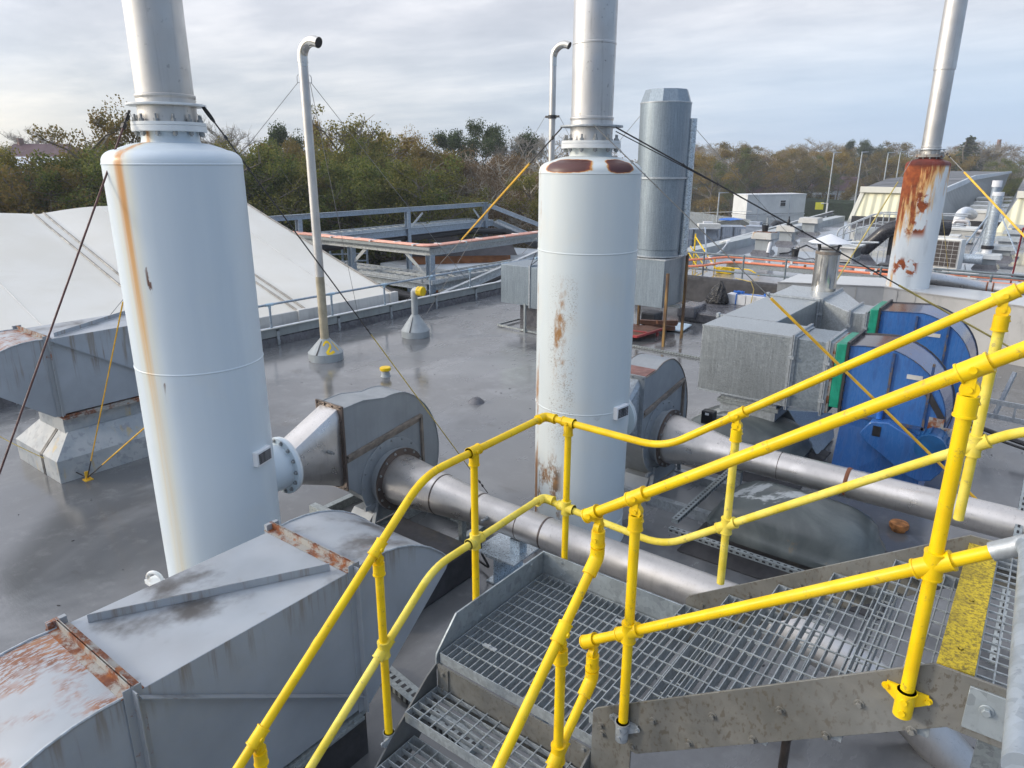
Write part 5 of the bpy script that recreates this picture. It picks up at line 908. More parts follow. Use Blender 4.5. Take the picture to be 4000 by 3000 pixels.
# ================================================================ beige box duct and pipe behind the blue fans
bd=thing('box_duct','long beige insulated box duct that the rusty chimney rises from','duct',(-2.4,18.5,0))
P0=[(-5.2,17.55),(-3.0,18.45),(-2.05,18.0),(2.6,16.9)]; P1=[(-5.2,19.3),(-3.2,20.0),(-2.2,19.5),(2.6,18.6)]
mb=MB()
for i in range(3): a,b,c,d=P0[i],P0[i+1],P1[i+1],P1[i]; mb.hexa([(*a,0),(*b,0),(*c,0),(*d,0)],[(*a,1.22),(*b,1.22),(*c,1.22),(*d,1.22)])
part('casing',mb,M['beige'],bd,sharp=0); mb=MB()
for i in range(3):
    a,b=V((*P0[i],1.225)),V((*P0[i+1],1.225)); mb.bar(a+V((0,-.006,0)),b+V((0,-.006,0)),.03,.025)
    for t in (.33,.75): q=a.lerp(b,t); mb.bar(q+V((0,-.003,0)),q+V((0,-.003,-1.2)),.03,.012)
part('seam_trim',mb,m_paint('beige_trim',(.36,.35,.33),.5,.2,3),bd)
lp=thing('lagged_duct_pipe','silver lagged pipe with brown bands along the back of the beige duct','pipe',(0,20,1.1)); pts=fillet([(-2.75,19.45,1.42),(-1.85,19.95,1.28),(-1.2,20.3,1.13),(2.5,20.3,1.14)],.3); part('pipe',MB().tube(pts,.155,n=28),M['stainless'],lp)
for xx in (-1.75,-1.42,-1.10,-.98): part('band',MB().lathe_dir([(.152,-.016),(.16,-.012),(.16,.012),(.152,.016)],(xx,20.25,1.145 if xx>-1.3 else 1.18),(1,.05,0),28),M['rustweld'],lp)
# ================================================================ guard rail and conduits on the upper roof
G2=thing('guard_rail','dull steel guard rail with knuckle joints along the edge of the upper roof','guard rail',(-4,21.4,.62))
mb=MB(); mb.tube([(-10.2,21.4,1.29),(4,21.4,1.29)],.031,n=10); part('top_rail',mb,M['railgrey'],G2); mb=MB(); mb.tube([(-10.2,21.4,.79),(-5.1,21.4,.79)],.029,n=10); mb.tube([(-2.4,21.5,1.36),(4,21.5,1.36)],.029,n=10); part('mid_rail',mb,M['railgrey'],G2)
for k in range(11):
    xx=-9.95+1.263*k; part('post',MB().cyl((xx,21.4,.62),(xx,21.4,1.29),.028,n=10),M['railgrey'],G2); mb=MB(); mb.lathe([(.02,1.24),(.045,1.27),(.045,1.31),(.02,1.335)],(xx,21.4,0),12); 
    if k<4: mb.lathe([(.02,.75),(.042,.77),(.042,.81),(.02,.835)],(xx,21.4,0),12)
    part('knuckle',mb,M['railgrey'],G2)
def conduits(label,path,n,gap,r,group,mat='orange'):
    T=thing('conduit_bundle',label,'conduit',path[0],group)
    for k in range(n):
        off=(k-(n-1)/2)*gap; pts=[]
        for i,p in enumerate(path):
            p=V(p); d=(V(path[min(i+1,len(path)-1)])-V(path[max(i-1,0)])).normalized(); pts.append(p+V((-d.y,d.x,0))*off)
        part('conduit',MB().tube(fillet(pts,.5,6),r,n=8),M[mat],T)
    for i in range(len(path)-1):
        a,b=V(path[i]),V(path[i+1]); L=(b-a).length; m=int(L/1.05); d=(b-a).normalized(); s=V((-d.y,d.x,0))
        for j in range(m):
            mb=MB(); c=a.lerp(b,(j+.5)/m)+s*((-1)**j*gap*n*.18); mb.bar(c-s*gap*n*.30+V((0,0,r*1.1)),c+s*gap*n*.30+V((0,0,r*1.1)),.09,.02); mb.bar(c-s*gap*n*.30+V((0,0,r)),c-s*gap*n*.30+V((0,0,-r*2)),.06,.02,s); part('clip',mb,M['whiteclip'],T)
    return T
conduits('rear upper-roof bundle of orange conduits behind the guard rail',[(-10.3,21.1,1.0),(-9.2,21.5,1.02),(-8.4,23.0,1.05),(-5.8,23.05,1.03),(3.5,23.6,1.0)],3,.07,.027,None)
conduits('front upper-roof bundle of orange conduits, lower than the one behind it',[(-10.3,20.7,.88),(-8.8,21.0,.90),(-8.2,22.45,.965),(-5.8,22.5,.96),(3.5,23.05,.93)],3,.07,.027,None)
T=thing('conduit_rack','perforated channel rack with rusty legs under the orange conduits on the upper roof','rack',(-6,22.4,.62)); mb=MB(); mb.box(-8.3,3.4,22.35,22.40,.80,.92); mb.box(-8.3,3.4,22.35,23.0,.915,.93); part('channel',mb,M['tray'],T)
for xx,m in ((-8.1,M['cable']),(-5.9,M['rust']),(-3.2,M['rust']),(-.5,M['tray'])): part('leg',MB().bar((xx,22.45,.62),(xx,22.45,1.05),.06,.06),m,T)
yl=thing('step_over','yellow tubular step-over stair at the left end of the upper roof','stair',(-9.4,22.5,.62)); mb=MB()
for dx in (-.2,.45):
    mb.tube([(-10.4+dx,23.6,1.55),(-9.0+dx,22.2,.7)],.022,n=8); mb.tube([(-10.6+dx,23.7,1.2),(-9.4+dx,22.4,.65)],.022,n=8); mb.tube([(-10.4+dx,23.6,.6),(-10.4+dx,23.6,1.65)],.028,n=8); mb.tube([(-9.2+dx,22.5,.62),(-9.2+dx,22.5,1.0)],.024,n=8)
mb.box(-8.5,-8.0,22.0,22.3,.63,.80); mb.tube(fillet([(-8.4,22.0,.66),(-8.3,22.0,.82),(-7.4,22.0,.82),(-7.1,22.0,.66)],.1),.02,n=8); part('tubes',mb,M['yellow'],yl)
mb=MB(); mb.tube([(-10.9,25.0,1.7),(-9.4,21.6,.75)],.03,n=8); mb.tube([(-10.2,25.0,1.75),(-8.7,21.7,.8)],.03,n=8); part('grey_rails',mb,M['bluesteel'],yl)
# coping and the steel beam beyond it
structure('coping',MB().prism([(-10.95,.62),(-10.95,.95),(-10.40,.95),(-10.40,.62)],'y',20.9,47),M['coping'])
bm_=thing('edge_beam','long grey steel beam on stub posts beyond the upper roof coping','beam',(-11.4,30,.3)); part('beam',MB().ibeam((-11.05,24,.72),(-12.3,52,.82),.16,.2),M['steelpale'],bm_)
for k in range(7): yy=25+k*4; xx=-11.05-1.25*(yy-24)/28; part('stub_post',MB().bar((xx,yy,-5.6),(xx,yy,.66),.18,.18),M['steelpale'],bm_)
# ================================================================ objects on the upper roof
def roof_vent(label,c,s,cap=M['ventcap'],h=.95,neck=.56,group=None,cp=.85):
    T=thing('roof_vent',label,'roof vent',(c[0],c[1],.62),group); x,y=c; z=.62
    part('kerb',MB().hexa([(x-s*.62,y-s*.62,z),(x+s*.62,y-s*.62,z),(x+s*.62,y+s*.62,z),(x-s*.62,y+s*.62,z)],[(x-s*.5,y-s*.5,z+.14),(x+s*.5,y-s*.5,z+.14),(x+s*.5,y+s*.5,z+.14),(x-s*.5,y+s*.5,z+.14)]),M['felt_grey'],T)
    part('neck',MB().box(x-s*.42,x+s*.42,y-s*.42,y+s*.42,z+.14,z+h*.68),M['ventneck'],T); b=s*.66; b2=s*.60
    part('cap',MB().hexa([(x-b,y-b,z+h*.66),(x+b,y-b,z+h*.66),(x+b,y+b,z+h*.66),(x-b,y+b,z+h*.66)],[(x-b2,y-b2,z+h*.95),(x+b2,y-b2,z+h*.95),(x+b2,y+b2,z+h*.95),(x-b2,y+b2,z+h*.95)]),cap,T,bevel=.015); return T
roof_vent('box roof vent nearest the guard rail with a black bucket on its stained cap',(-9.03,28.1),.60,h=.86); roof_vent('middle box roof vent with a dark bottle on its rust-edged cap',(-9.36,32.2),.63,h=.82); roof_vent('farthest of the box roof vents near the coping, clean cap',(-9.81,37.3),.72,h=.85)
def pail(label,c,z,r,h,mat=M['black']):
    solo('bucket',MB().lathe([(r*.8,0),(r,h),(r*1.06,h),(r*1.06,h*.95),(r*.9,h*.95),(r*.75,h*.4)],(c[0],c[1],z),20).tube([(c[0]+r*math.cos(t),c[1],z+h+r*.5*math.sin(t)) for t in [R(k) for k in range(0,181,20)]],.01,n=5),mat,label,'bucket',loc=(c[0],c[1],z))
pail('black bucket standing on the nearest box vent cap',(-9.05,28.15),1.44,.13,.25); pail('black bucket standing on the wet upper roof below the box vents',(-7.75,27.9),.62,.14,.27)
solo('bottle',MB().lathe([(.07,0),(.07,.2),(.03,.27),(.03,.38)],(-9.4,32.3,1.40),14),M['black'],'dark bottle standing on the middle box vent cap','bottle',loc=(-9.4,32.3,1.40))
solo('white_tube',MB().cyl((-8.72,27.75,.7),(-8.68,27.8,1.08),.07,n=16).cyl((-8.68,27.8,1.08),(-8.68,27.8,1.12),.05,n=16),M['white_plain'],'white tube leaning against the nearest box vent','tube',loc=(-8.5,26.9,.7))
solo('rod_pair',MB().bar((-9.35,27.8,1.45),(-8.55,28.1,1.46),.04,.03).bar((-9.3,28.0,1.45),(-8.7,27.85,1.46),.04,.03),M['timber'],'two short bars lying across the nearest box vent cap','bar',loc=(-9,27,1.53))
T=thing('cable_loops','white and black cables looped over the coping beside the nearest box vent','cable',(-10,26.5,.62)); mb=MB()
for k in range(5): mb.tube(fillet([(-10.6,27.6+k*.1,.97),(-10.1,27.2+k*.08,1.15),(-10.0,26.2-k*.1,.7),(-10.3-k*.05,25.0,.65)],.4),.022,n=5)
part('white_cables',mb,M['whiteclip'],T); part('hose',MB().tube([(-8.4,28.2,.65),(-8.2,28.5,.66),(-7.8,29.5,.9),(-7.4,29.2,.8),(-6.0,27.2,1.2)],.03,n=6),M['cable'],T)
# heat-recovery box with black elbow duct
ac=thing('air_unit','pale rooftop air unit with loose rails on top behind the polished flue','air unit',(-6,29,.62)); part('casing',MB().box(-6.95,-5.75,28.0,29.3,.62,1.05),M['cream'],ac,bevel=.02); part('lid',MB().box(-7.05,-5.65,27.9,29.4,1.05,1.1),M['whiteup'],ac)
mb=MB()
for a,b in (((-7.2,27.8,1.14),(-5.2,28.6,1.24)),((-7.1,29.0,1.14),(-5.0,28.2,1.3)),((-6.5,27.6,1.14),(-6.2,29.6,1.2)),((-7.1,28.4,1.2),(-5.6,28.0,1.16))): mb.tube([a,b],.035,n=6)
part('loose_tubes',mb,M['galv'],ac); part('vent_slots',MB().box(-5.745,-5.73,28.2,29.2,.7,1.0),M['darkgrey'],ac)
bp=thing('elbow_duct','thick glossy black duct bending over from behind the rusty chimney','duct',(-4,30,.62)); part('duct',MB().tube(fillet([(-6.05,30.4,.62),(-5.75,30.5,.95),(-5.1,30.5,1.68),(-4.4,30.6,1.72),(-3.2,31,1.70)],.5,8),.27,n=24),m_paint('glossy_black_wrap',(.018,.018,.022),.3,.3,3,bump=.3),bp); part('support',MB().cyl((-5.0,30.8,.62),(-5.0,30.8,1.5),.13,n=14),M['black'],bp)
ramp=thing('ramp_rail','bent galvanised handrails of a roof access ramp in front of the cream shed','handrail',(-6.5,35,.62)); mb=MB()
for dy in (0,1.3):
    mb.tube(fillet([(-7.75,34.0+dy,.62),(-7.72,34.0+dy,1.22),(-6.4,34.2+dy,1.93),(-3.0,34.4+dy,1.97)],.2),.03,n=6); mb.tube([(-7.7,34.0+dy,.92),(-6.4,34.2+dy,1.5),(-3,34.4+dy,1.55)],.025,n=6)
    for t in range(5): mb.tube([(-7.5+t*.5,34.0+dy,.62),(-7.5+t*.5,34.0+dy,min(1.95,1.3+t*.27))],.025,n=6)
part('rails',mb,M['galv'],ramp)
hp=thing('heat_pump','heat pump unit with a big dark square-grilled coil right of the rusty chimney','air unit',(-2.6,27.0,.62)); a=R(-12)
def rotbox(c,w,d,h,a,z): 
    x,y=V((math.cos(a),math.sin(a),0)),V((-math.sin(a),math.cos(a),0)); c=V((c[0],c[1],z)); b=[c-x*w/2-y*d/2,c+x*w/2-y*d/2,c+x*w/2+y*d/2,c-x*w/2+y*d/2]; return MB().hexa(b,[p+V((0,0,h)) for p in b])
part('casing',rotbox((-2.74,27.6),.78,.45,.98,a,.66),M['whiteup'],hp,bevel=.02); x,y=V((math.cos(a),math.sin(a),0)),V((-math.sin(a),math.cos(a),0)); c=V((-2.74,27.6,.66))-y*.23
mb=MB(); mb.bar(c-x*.34+V((0,0,.49)),c+x*.34+V((0,0,.49)),.03,.86); part('coil',mb,M['coil'],hp); mb=MB()
for i in range(5): q=c-y*.02+x*(-.34+.17*i); mb.bar(q+V((0,0,.06)),q+V((0,0,.92)),.006,.006)
for i in range(7): q=c-y*.02+V((0,0,.08+.137*i)); mb.bar(q-x*.34,q+x*.34,.006,.006)
part('guard_grille',mb,M['whiteclip'],hp); part('feet',MB().box(-3.05,-2.45,27.5,27.7,.62,.66),M['black'],hp)
for lab,cx,cy,w,d,h in (('louvred unit with slatted sides behind the heat pump',-3.45,37.5,1.15,1.5,.62),('smaller louvred unit in front of the slatted one',-3.6,34.6,.8,1.0,.5)):
    T=thing('louvre_unit',lab,'air unit',(cx,cy,.62)); part('core',MB().box(cx-w/2+.06,cx+w/2-.06,cy-d/2+.06,cy+d/2-.06,.62,.62+h),M['darkgrey'],T); mb=MB()
    for k in range(8): z=.72+k*(h-.15)/8; mb.hexa([(cx-w/2,cy-d/2,z),(cx+w/2,cy-d/2,z),(cx+w/2,cy+d/2,z),(cx-w/2,cy+d/2,z)],[(cx-w/2+.08,cy-d/2+.08,z+.09),(cx+w/2-.08,cy-d/2+.08,z+.09),(cx+w/2-.08,cy+d/2-.08,z+.09),(cx-w/2+.08,cy+d/2-.08,z+.09)])
    part('louvres',mb,M['cream'],T); part('top',MB().box(cx-w/2-.05,cx+w/2+.05,cy-d/2-.05,cy+d/2+.05,.60+h,.68+h),M['whiteup'],T)
solo('yellow_stub',MB().lathe([(.11,0),(.11,.16),(.16,.16),(.16,.27)],(-2.2,36.5,.62),16),M['rope_pale'],'stubby yellow-topped vent on the far upper roof','cap',loc=(-2.2,36.5,.62))
mb=MB(); mb.tube([(-1.62,31.6,1.25),(-1.63,31.6,2.0)],.25,n=24); sp=thing('spiral_flue','tall bright spiral-wound flue with steel struts right of the rusty chimney','flue',(-1.45,29.3,.62)); xs,ys=-1.79,29.0
prof=[(.17,1.3)]
for k in range(19): z=1.34+k*.092; prof+=[(.17,z),(.178,z+.01),(.17,z+.02)]
prof+=[(.17,3.09)]; part('flue',MB().lathe([(r*.92,z) for r,z in prof],(xs,ys,0),28),M['galv_bright'],sp); part('top_band',MB().lathe([(.168,2.98),(.174,2.98),(.174,3.1),(.165,3.1)],(xs,ys,0),28),M['whitepipe'],sp)
part('black_collar',MB().lathe([(.17,1.24),(.19,1.24),(.19,1.34),(.165,1.36)],(xs,ys,0),24),M['black'],sp); part('white_base',MB().lathe([(.20,1.02),(.15,1.10),(.15,1.25),(.18,1.25)],(xs,ys,0),20),M['white_plain'],sp)
mb=MB(); mb.tube([(-2.75,28.2,.65),(xs-.12,ys+.1,2.4)],.03,n=6); mb.tube([(-2.4,29.6,.65),(xs-.1,ys+.2,2.3)],.025,n=6); mb.tube([(xs-.2,ys,1.6),(xs-.7,ys-.1,1.62)],.022,n=6); mb.tube([(xs+.15,ys,2.45),(-.9,27.5,1.3)],.025,n=6); part('struts',mb,M['bluesteel'],sp)
fp=thing('spiral_flue','dull upright spiral flue with a white top just behind the bright one','flue',(-1.35,31.5,.62)); part('flue',MB().cyl((-2.1,31.5,.62),(-2.04,31.5,3.2),.13,n=20),M['bluesteel'],fp); part('top',MB().cyl((-2.04,31.5,3.2),(-2.04,31.5,3.42),.16,n=20),M['white_plain'],fp)
mb=MB(); mb.tube([(-2.35,28.0,.98),(-1.8,28.0,.98)],.16,n=20); solo('spiral_duct',mb,M['galv_bright'],'short horizontal spiral duct between the heat pump and the right-hand box vents','duct',loc=(-1.7,28,1))
roof_vent('box vent directly under the bright spiral flue',(-1.72,28.8),.62,M['whiteup'],.5)
for lab,cx,cy in (('first low box vent behind the one under the spiral flue',-1.55,32.2),('low box vent between its neighbours at the right edge',-1.55,36),('far low box vent at the foot of the right-hand shed',-1.5,40),('farthest low box vent in the right-hand row',-1.5,43.6)): roof_vent(lab,(cx,cy),.75,M['ventneck'],.5,group='right-hand row of box vents')
for i,(lab,cx,cy,s) in enumerate((('nearest pale box unit in the gap between the sheds',-3.75,49,1.1),('second pale box unit in the gap between the sheds',-3.95,54,1.2),('third pale box unit in the gap between the sheds',-4.2,59.5,1.3),('distant pale box unit at the end of the gap',-4.6,67,1.5))):
    T=thing('air_unit',lab,'air unit',(cx,cy,.62),'pale units in the gap between the sheds'); part('casing',MB().box(cx-s/2,cx+s/2,cy-s*.7,cy+s*.7,-5.6 if cy>47 else .62,1.35),M['cream'],T,bevel=.03); part('top',MB().box(cx-s*.55,cx+s*.55,cy-s*.76,cy+s*.76,1.35,1.5),M['whiteup'],T)
    mb=MB(); 
    for k in range(5): mb.box(cx+s/2+.0,cx+s/2+.03,cy-s*.55,cy+s*.55,.72+k*.12,.77+k*.12)
    part('louvres',mb,M['darkgrey'],T)
el=thing('elbow_pipe','fat lagged elbow pipes curling over in the gap between the sheds','pipe',(-3.6,45,.62)); part('lagged_elbow',MB().tube(fillet([(-4.2,44,.62),(-4.2,44,1.45),(-4.05,45.0,1.6),(-3.9,47,1.3)],.5,8),.26,n=18),M['whitepipe'],el); part('steel_elbow',MB().tube(fillet([(-4.3,43,.95),(-4.28,43,1.2),(-3.65,43,1.2),(-3.62,43,.75),(-2.6,43,.72)],.2,6),.1,n=14),M['stainless'],el)
structure('gap_roof',MB().box(-10.3,18,47,100,-.3,.45),M['roof_up'])
solo('low_wall',MB().box(-9.9,18,46.4,46.75,.62,1.0),M['felt'],'low dark felted wall across the back of the upper roof','wall',loc=(0,46.5,.62)) 
# loose clutter on the upper roof
for lab,pts in (('galvanised tube lying in front of the black elbow duct',[(-5.2,31.8,.67),(-2.9,30.9,.69)]),('second galvanised tube lying behind the first by the black elbow duct',[(-5.0,32.6,.67),(-2.7,31.9,.69)]),('curved grey hose on the roof under the black elbow duct',[(-4.6,33.5,.66),(-3.9,33.2,.8),(-3.3,33.6,.66)])): solo('loose_tube',MB().tube(fillet(pts,.3),.04,n=8),M['galv'],lab,'tube',loc=pts[0])
for lab,x,y,sx,sy,h,m in (('white board leaning low by the guard rail left of the rusty chimney',-4.55,22.6,.55,.3,.14,'white_plain'),('black box by the guard rail left of the rusty chimney',-4.0,25.2,.4,.3,.3,'black'),('small white tub beside the black box on the upper roof',-4.75,24.6,.16,.16,.24,'white_plain'),('pale slab on the upper roof between the heat pump and spiral flue',-2.2,26.0,.5,.3,.12,'cream'),('dark block holding down cables right of the rusty chimney',-2.35,23.6,.2,.2,.2,'black'),('low pale box behind the black elbow duct',-5.9,37.5,.6,.5,.35,'ventneck'),('grey kerb block on the far upper roof',-7.6,39.5,.5,.4,.3,'ventneck')): solo('roof_block',MB().box(x-sx,x+sx,y-sy,y+sy,.62,.62+h).box(x-sx*.9,x+sx*.9,y-sy*.9,y+sy*.9,.62+h,.64+h),M[m],lab,'block',loc=(x,y,.62),bevel=.015)
pail('grey bucket with green gloves on the upper roof left of the rusty chimney',(-3.75,26.2),.62,.16,.26,M['ventneck']); solo('glove',MB().tube([(-3.9,26.2,.9),(-3.8,26.15,.97),(-3.65,26.2,.93),(-3.55,26.1,.84)],.045,n=8),M['lawn'],'bright green glove draped over the grey bucket','glove',loc=(-3.75,26.2,.9))
for k,(lab,pts) in enumerate((('black cable trailing over the upper roof past the heat pump',[(-2.9,25.5,.64),(-2.0,26.6,.64),(-1.2,26.2,.64),(-.4,27.4,.64)]),('black cable crossing the wet upper roof below the box vents',[(-9.6,26.0,.64),(-8.0,27.0,.64),(-6.8,26.4,.64),(-5.6,27.0,.66)]),('grey cable along the foot of the right-hand box vents',[(-2.3,30,.64),(-2.1,34,.64),(-2.2,39,.64)]))): solo('roof_cable',MB().tube(fillet(pts,.6),.03,n=6),M['cable'] if k<2 else M['galv'],lab,'cable',loc=pts[0])
# ================================================================ sheds
sh=thing('industrial_shed','long cream-ended shed with a grey roof and ribbed grey side running into the distance','shed',(-7,70,0))
y0=46.9; zt=2.55
part('end_wall',MB().hexa([(-10.15,y0,.45),(-5.45,y0,.45),(-5.45,y0+.6,.45),(-10.15,y0+.6,.45)],[(-9.75,y0+.9,zt-.15),(-5.72,y0+.9,zt-.15),(-5.72,y0+1.5,zt-.15),(-9.75,y0+1.5,zt-.15)]),M['creamclad'],sh)
mb=MB(); topp=[(-5.70,47.8,2.42),(-5.2,58,3.05),(-7.1,130,2.78)]; bot=[(-5.42,46.9,.45),(-5.25,58,.4),(-7.6,130,.2)]
mb.add([V(p) for p in topp+bot]+[V(p)-V((.5,0,0)) for p in topp+bot],[(0,1,4,3),(1,2,5,4),(6,9,10,7),(7,10,11,8),(0,6,7,1),(1,7,8,2),(0,3,9,6),(2,8,11,5),(3,4,10,9),(4,5,11,10)]); part('side_wall',mb,M['greyclad'],sh,sharp=0)
mb=MB(); rp=[(-9.85,47.65,2.55),(-5.66,47.65,2.55),(-5.12,58,3.17),(-7.02,130,2.88),(-14.5,130,2.9),(-10.7,60,2.92)]; mb.add([V(p) for p in rp]+[V(p)-V((0,0,.2)) for p in rp],[(0,1,2,5),(5,2,3,4),(6,11,8,7),(11,10,9,8),(0,6,7,1),(1,7,8,2),(2,8,9,3),(3,9,10,4),(4,10,11,5),(5,11,6,0)]); part('roof',mb,M['shedroof'],sh,sharp=20)
mb=MB(); mb.bar((-9.9,y0+.72,zt-.05),(-5.62,y0+.72,zt-.05),.12,.34); part('end_trim',mb,M['trimcream'],sh); mb=MB(); mb.bar((-5.62,47.7,2.48),(-5.08,58,3.10),.12,.30); mb.bar((-5.08,58,3.10),(-6.98,130,2.82),.12,.30); part('side_trim',mb,M['trimgrey'],sh)
mb=MB(); mb.bar((-10.15,y0-.02,.45),(-9.75,y0+.86,zt-.1),.22,.08,(0,1,0)); part('corner_trim',mb,M['trimcream'],sh)
sh2=thing('industrial_shed','cream-ended shed with a dark roof cut off by the right edge of the view','shed',(3,46,0))
part('end_wall',MB().hexa([(-2.6,44.6,.62),(8,44.6,.62),(8,45.2,.62),(-2.6,45.2,.62)],[(-1.85,45.5,2.45),(8,45.5,2.45),(8,46.1,2.45),(-1.85,46.1,2.45)]),M['creamclad'],sh2); part('roof',MB().hexa([(-1.95,45.4,2.4),(8,45.4,2.4),(8,110,3.9),(-4.2,110,3.0)],[(-1.95,45.4,2.62),(8,45.4,2.62),(8,110,4.1),(-4.2,110,3.2)]),M['shedroof'],sh2); part('side_wall',MB().hexa([(-2.55,45.2,.62),(-2.2,45.2,.62),(-4.6,110,.5),(-5.0,110,.5)],[(-1.85,45.6,2.4),(-1.5,45.6,2.4),(-4.0,110,3.0),(-4.3,110,3.0)]),M['greyclad'],sh2)
mb=MB(); mb.bar((-2.0,45.36,2.5),(8,45.36,2.5),.12,.34); part('end_trim',mb,M['trimcream'],sh2)
# ================================================================ yard beyond the upper roof
structure('yard',MB().quad((-60,18,-5.55),(-11,18,-5.55),(-11,125,-5.55),(-60,125,-5.55)),M['asphalt'])
structure('lawn',MB().quad((-33,113,-5.5),(-8,113,-5.5),(-8,135,-5.2),(-33,135,-5.2)),M['lawn'])
def orient(a,b): 
    a,b=V(a),V(b); x=(b-a); L=x.length; x.normalize(); return a,x,V((-x.y,x.x,0)),L
def cabin(label,a,b,z,dep,h,window,grp='stacked site cabins'):
    a,x,y,L=orient(a,b); T=thing('site_cabin',label,'cabin',(a.x,a.y,z),grp)
    c=[a,a+x*L,a+x*L+y*dep,a+y*dep]; c=[V((p.x,p.y,z+.12)) for p in c]; part('walls',MB().hexa(c,[p+V((0,0,h-.22)) for p in c]),M['cabin'],T)
    o=.06; r=[a-x*o-y*o,a+x*(L+o)-y*o,a+x*(L+o)+y*(dep+o),a-x*o+y*(dep+o)]; r=[V((p.x,p.y,z+h-.1)) for p in r]; part('roof',MB().hexa(r,[p+V((0,0,.16)) for p in r]),M['cabinroof'],T)
    mb=MB(); q=[V((p.x,p.y,z)) for p in (a+y*.02,a+x*L+y*.02,a+x*L+y*dep,a+y*dep)]; mb.hexa(q,[p+V((0,0,.12)) for p in q]); part('floor_frame',mb,M['black'],T)
    mb=MB()
    for t in (.19,.72): p=a+x*L*t-y*.05; mb.bar(V((p.x,p.y,z)),V((p.x,p.y,z+h)),.13,.1)
    part('downpipe',mb,M['trimgrey'],T)
    if window:
        p=a+x*L*.60-y*.03; mb=MB(); mb.bar(V((p.x,p.y,z+1.05)),V((p.x,p.y,z+2.0)),1.0,.08,y); w_=part('window',mb,M['white_plain'],T); p=a+x*L*.60-y*.09; mb=MB(); mb.bar(V((p.x,p.y,z+1.15)),V((p.x,p.y,z+1.62)),.82,.06,y); mb.bar(V((p.x,p.y,z+1.70)),V((p.x,p.y,z+1.92)),.82,.06,y); part('pane',mb,M['glass'],w_)
    return T
ca,cb=(-35.3,103.5,0),(-28.0,110.5,0)
ca,cb=tuple(at(2918,800,d=107)),tuple(at(3145,800,d=114))
cabin('upper pale site cabin with one small dark window, stacked on another',ca,cb,-3.05,3.0,2.75,True); cabin('lower pale site cabin half hidden by the palisade fence',ca,cb,-5.65,3.0,2.6,False)
def palisade(label,a,b,h,n):
    a,x,y,L=orient(a,b); T=thing('palisade_fence',label,'fence',(a.x,a.y,-5.6)); mb=MB()
    for i in range(n): p=a+x*L*i/n; mb.add([V((p.x,p.y,-5.6))-x*.045,V((p.x,p.y,-5.6))+x*.045,V((p.x,p.y,-5.6+h-.12))+x*.045,V((p.x,p.y,-5.6+h)),V((p.x,p.y,-5.6+h-.12))-x*.045]+[V((p.x,p.y,-5.6))-x*.045-y*.02,V((p.x,p.y,-5.6))+x*.045-y*.02,V((p.x,p.y,-5.6+h-.12))+x*.045-y*.02,V((p.x,p.y,-5.6+h))-y*.02,V((p.x,p.y,-5.6+h-.12))-x*.045-y*.02],[(0,1,2,3,4),(9,8,7,6,5),(0,4,9,5),(4,3,8,9),(3,2,7,8),(2,1,6,7)])
    part('pales',mb,M['fence'],T,sharp=0); mb=MB()
    for z in (.4,1.9): q=a+V((0,0,0)); mb.bar(V((a.x,a.y,-5.6+z))+y*.04,V((a.x,a.y,-5.6+z))+x*L+y*.04,.05,.06)
    for i in range(int(L/2.75)+1): p=a+x*min(L,i*2.75)+y*.08; mb.bar(V((p.x,p.y,-5.6)),V((p.x,p.y,-5.6+h*.98)),.08,.1)
    part('rails',mb,M['fence'],T); return T
F0=at(2640,885,d=118); F1=at(2930,888,d=100); F2=at(3330,885,d=104)
palisade('grey palisade fence running towards the trees left of the site cabins',F0,F1,2.5,120); palisade('grey palisade fence in front of the stacked site cabins',F1,F2,2.5,130)
def tank(label,c,az,rows,grp,w=1.3):
    T=thing('caged_tank',label,'tank',(c[0],c[1],-5.55),grp); x=V((math.cos(az),math.sin(az),0)); y=V((-x.y,x.x,0)); c=V((c[0],c[1],-5.55))
    b=[c-x*w/2-y*w/2,c+x*w/2-y*w/2,c+x*w/2+y*w/2,c-x*w/2+y*w/2]; s=.94; b2=[c+(p-c)*s for p in b]; part('tank',MB().hexa([p+V((0,0,.15)) for p in b2],[p+V((0,0,1.15)) for p in b2]),M['ibc'],T); mb=MB()
    for i in range(4):
        p,q=b[i],b[(i+1)%4]
        for k in range(6): r=p.lerp(q,k/5); mb.bar(r+V((0,0,.12)),r+V((0,0,1.16)),.04,.04)
        for z in (.15,.4,.65,.9,1.15): mb.bar(p+V((0,0,z)),q+V((0,0,z)),.04,.04)
    part('cage',mb,M['ibcframe'],T); part('pallet',MB().hexa([p+V((0,0,.0)) for p in b],[p+V((0,0,.12)) for p in b]),M['ibcframe'],T); return T
p0=at(2785,962,z=-5.55); az=math.atan2(.80,.60)-.35
tk=tank('grey caged liquid tank in the stacked wall of tanks in the yard',(p0.x,p0.y),az,1,'stack of caged tanks in the yard'); xx=V((math.cos(az),math.sin(az),0)); yy=V((-xx.y,xx.x,0))
for i in range(4):
    for j in range(2):
        for k in range(2):
            if i==j==k==0: continue
            if i>2 and k: continue
            copy_tree(tk,loc=V((p0.x,p0.y,-5.55))+xx*1.42*(i-.0)+yy*1.42*j+V((0,0,1.2*k)))
p1_=at(2700,975,z=-5.55); az2=az+.1
for i in range(4):
    for k in range(2): c=copy_tree(tk,loc=V((p1_.x,p1_.y,-5.55))+V((math.cos(az2),math.sin(az2),0))*1.42*(i-1.5)+V((0,0,1.2*k)))
p=at(2762,945,z=-5.5); solo('white_cabinet',rotbox((p.x+.5,p.y-1.5),1.1,.8,2.1,az,-5.0),M['white_plain'],'white cabinet on a plinth between the two stacks of caged tanks','cabinet',loc=(p.x,p.y,-5.5))
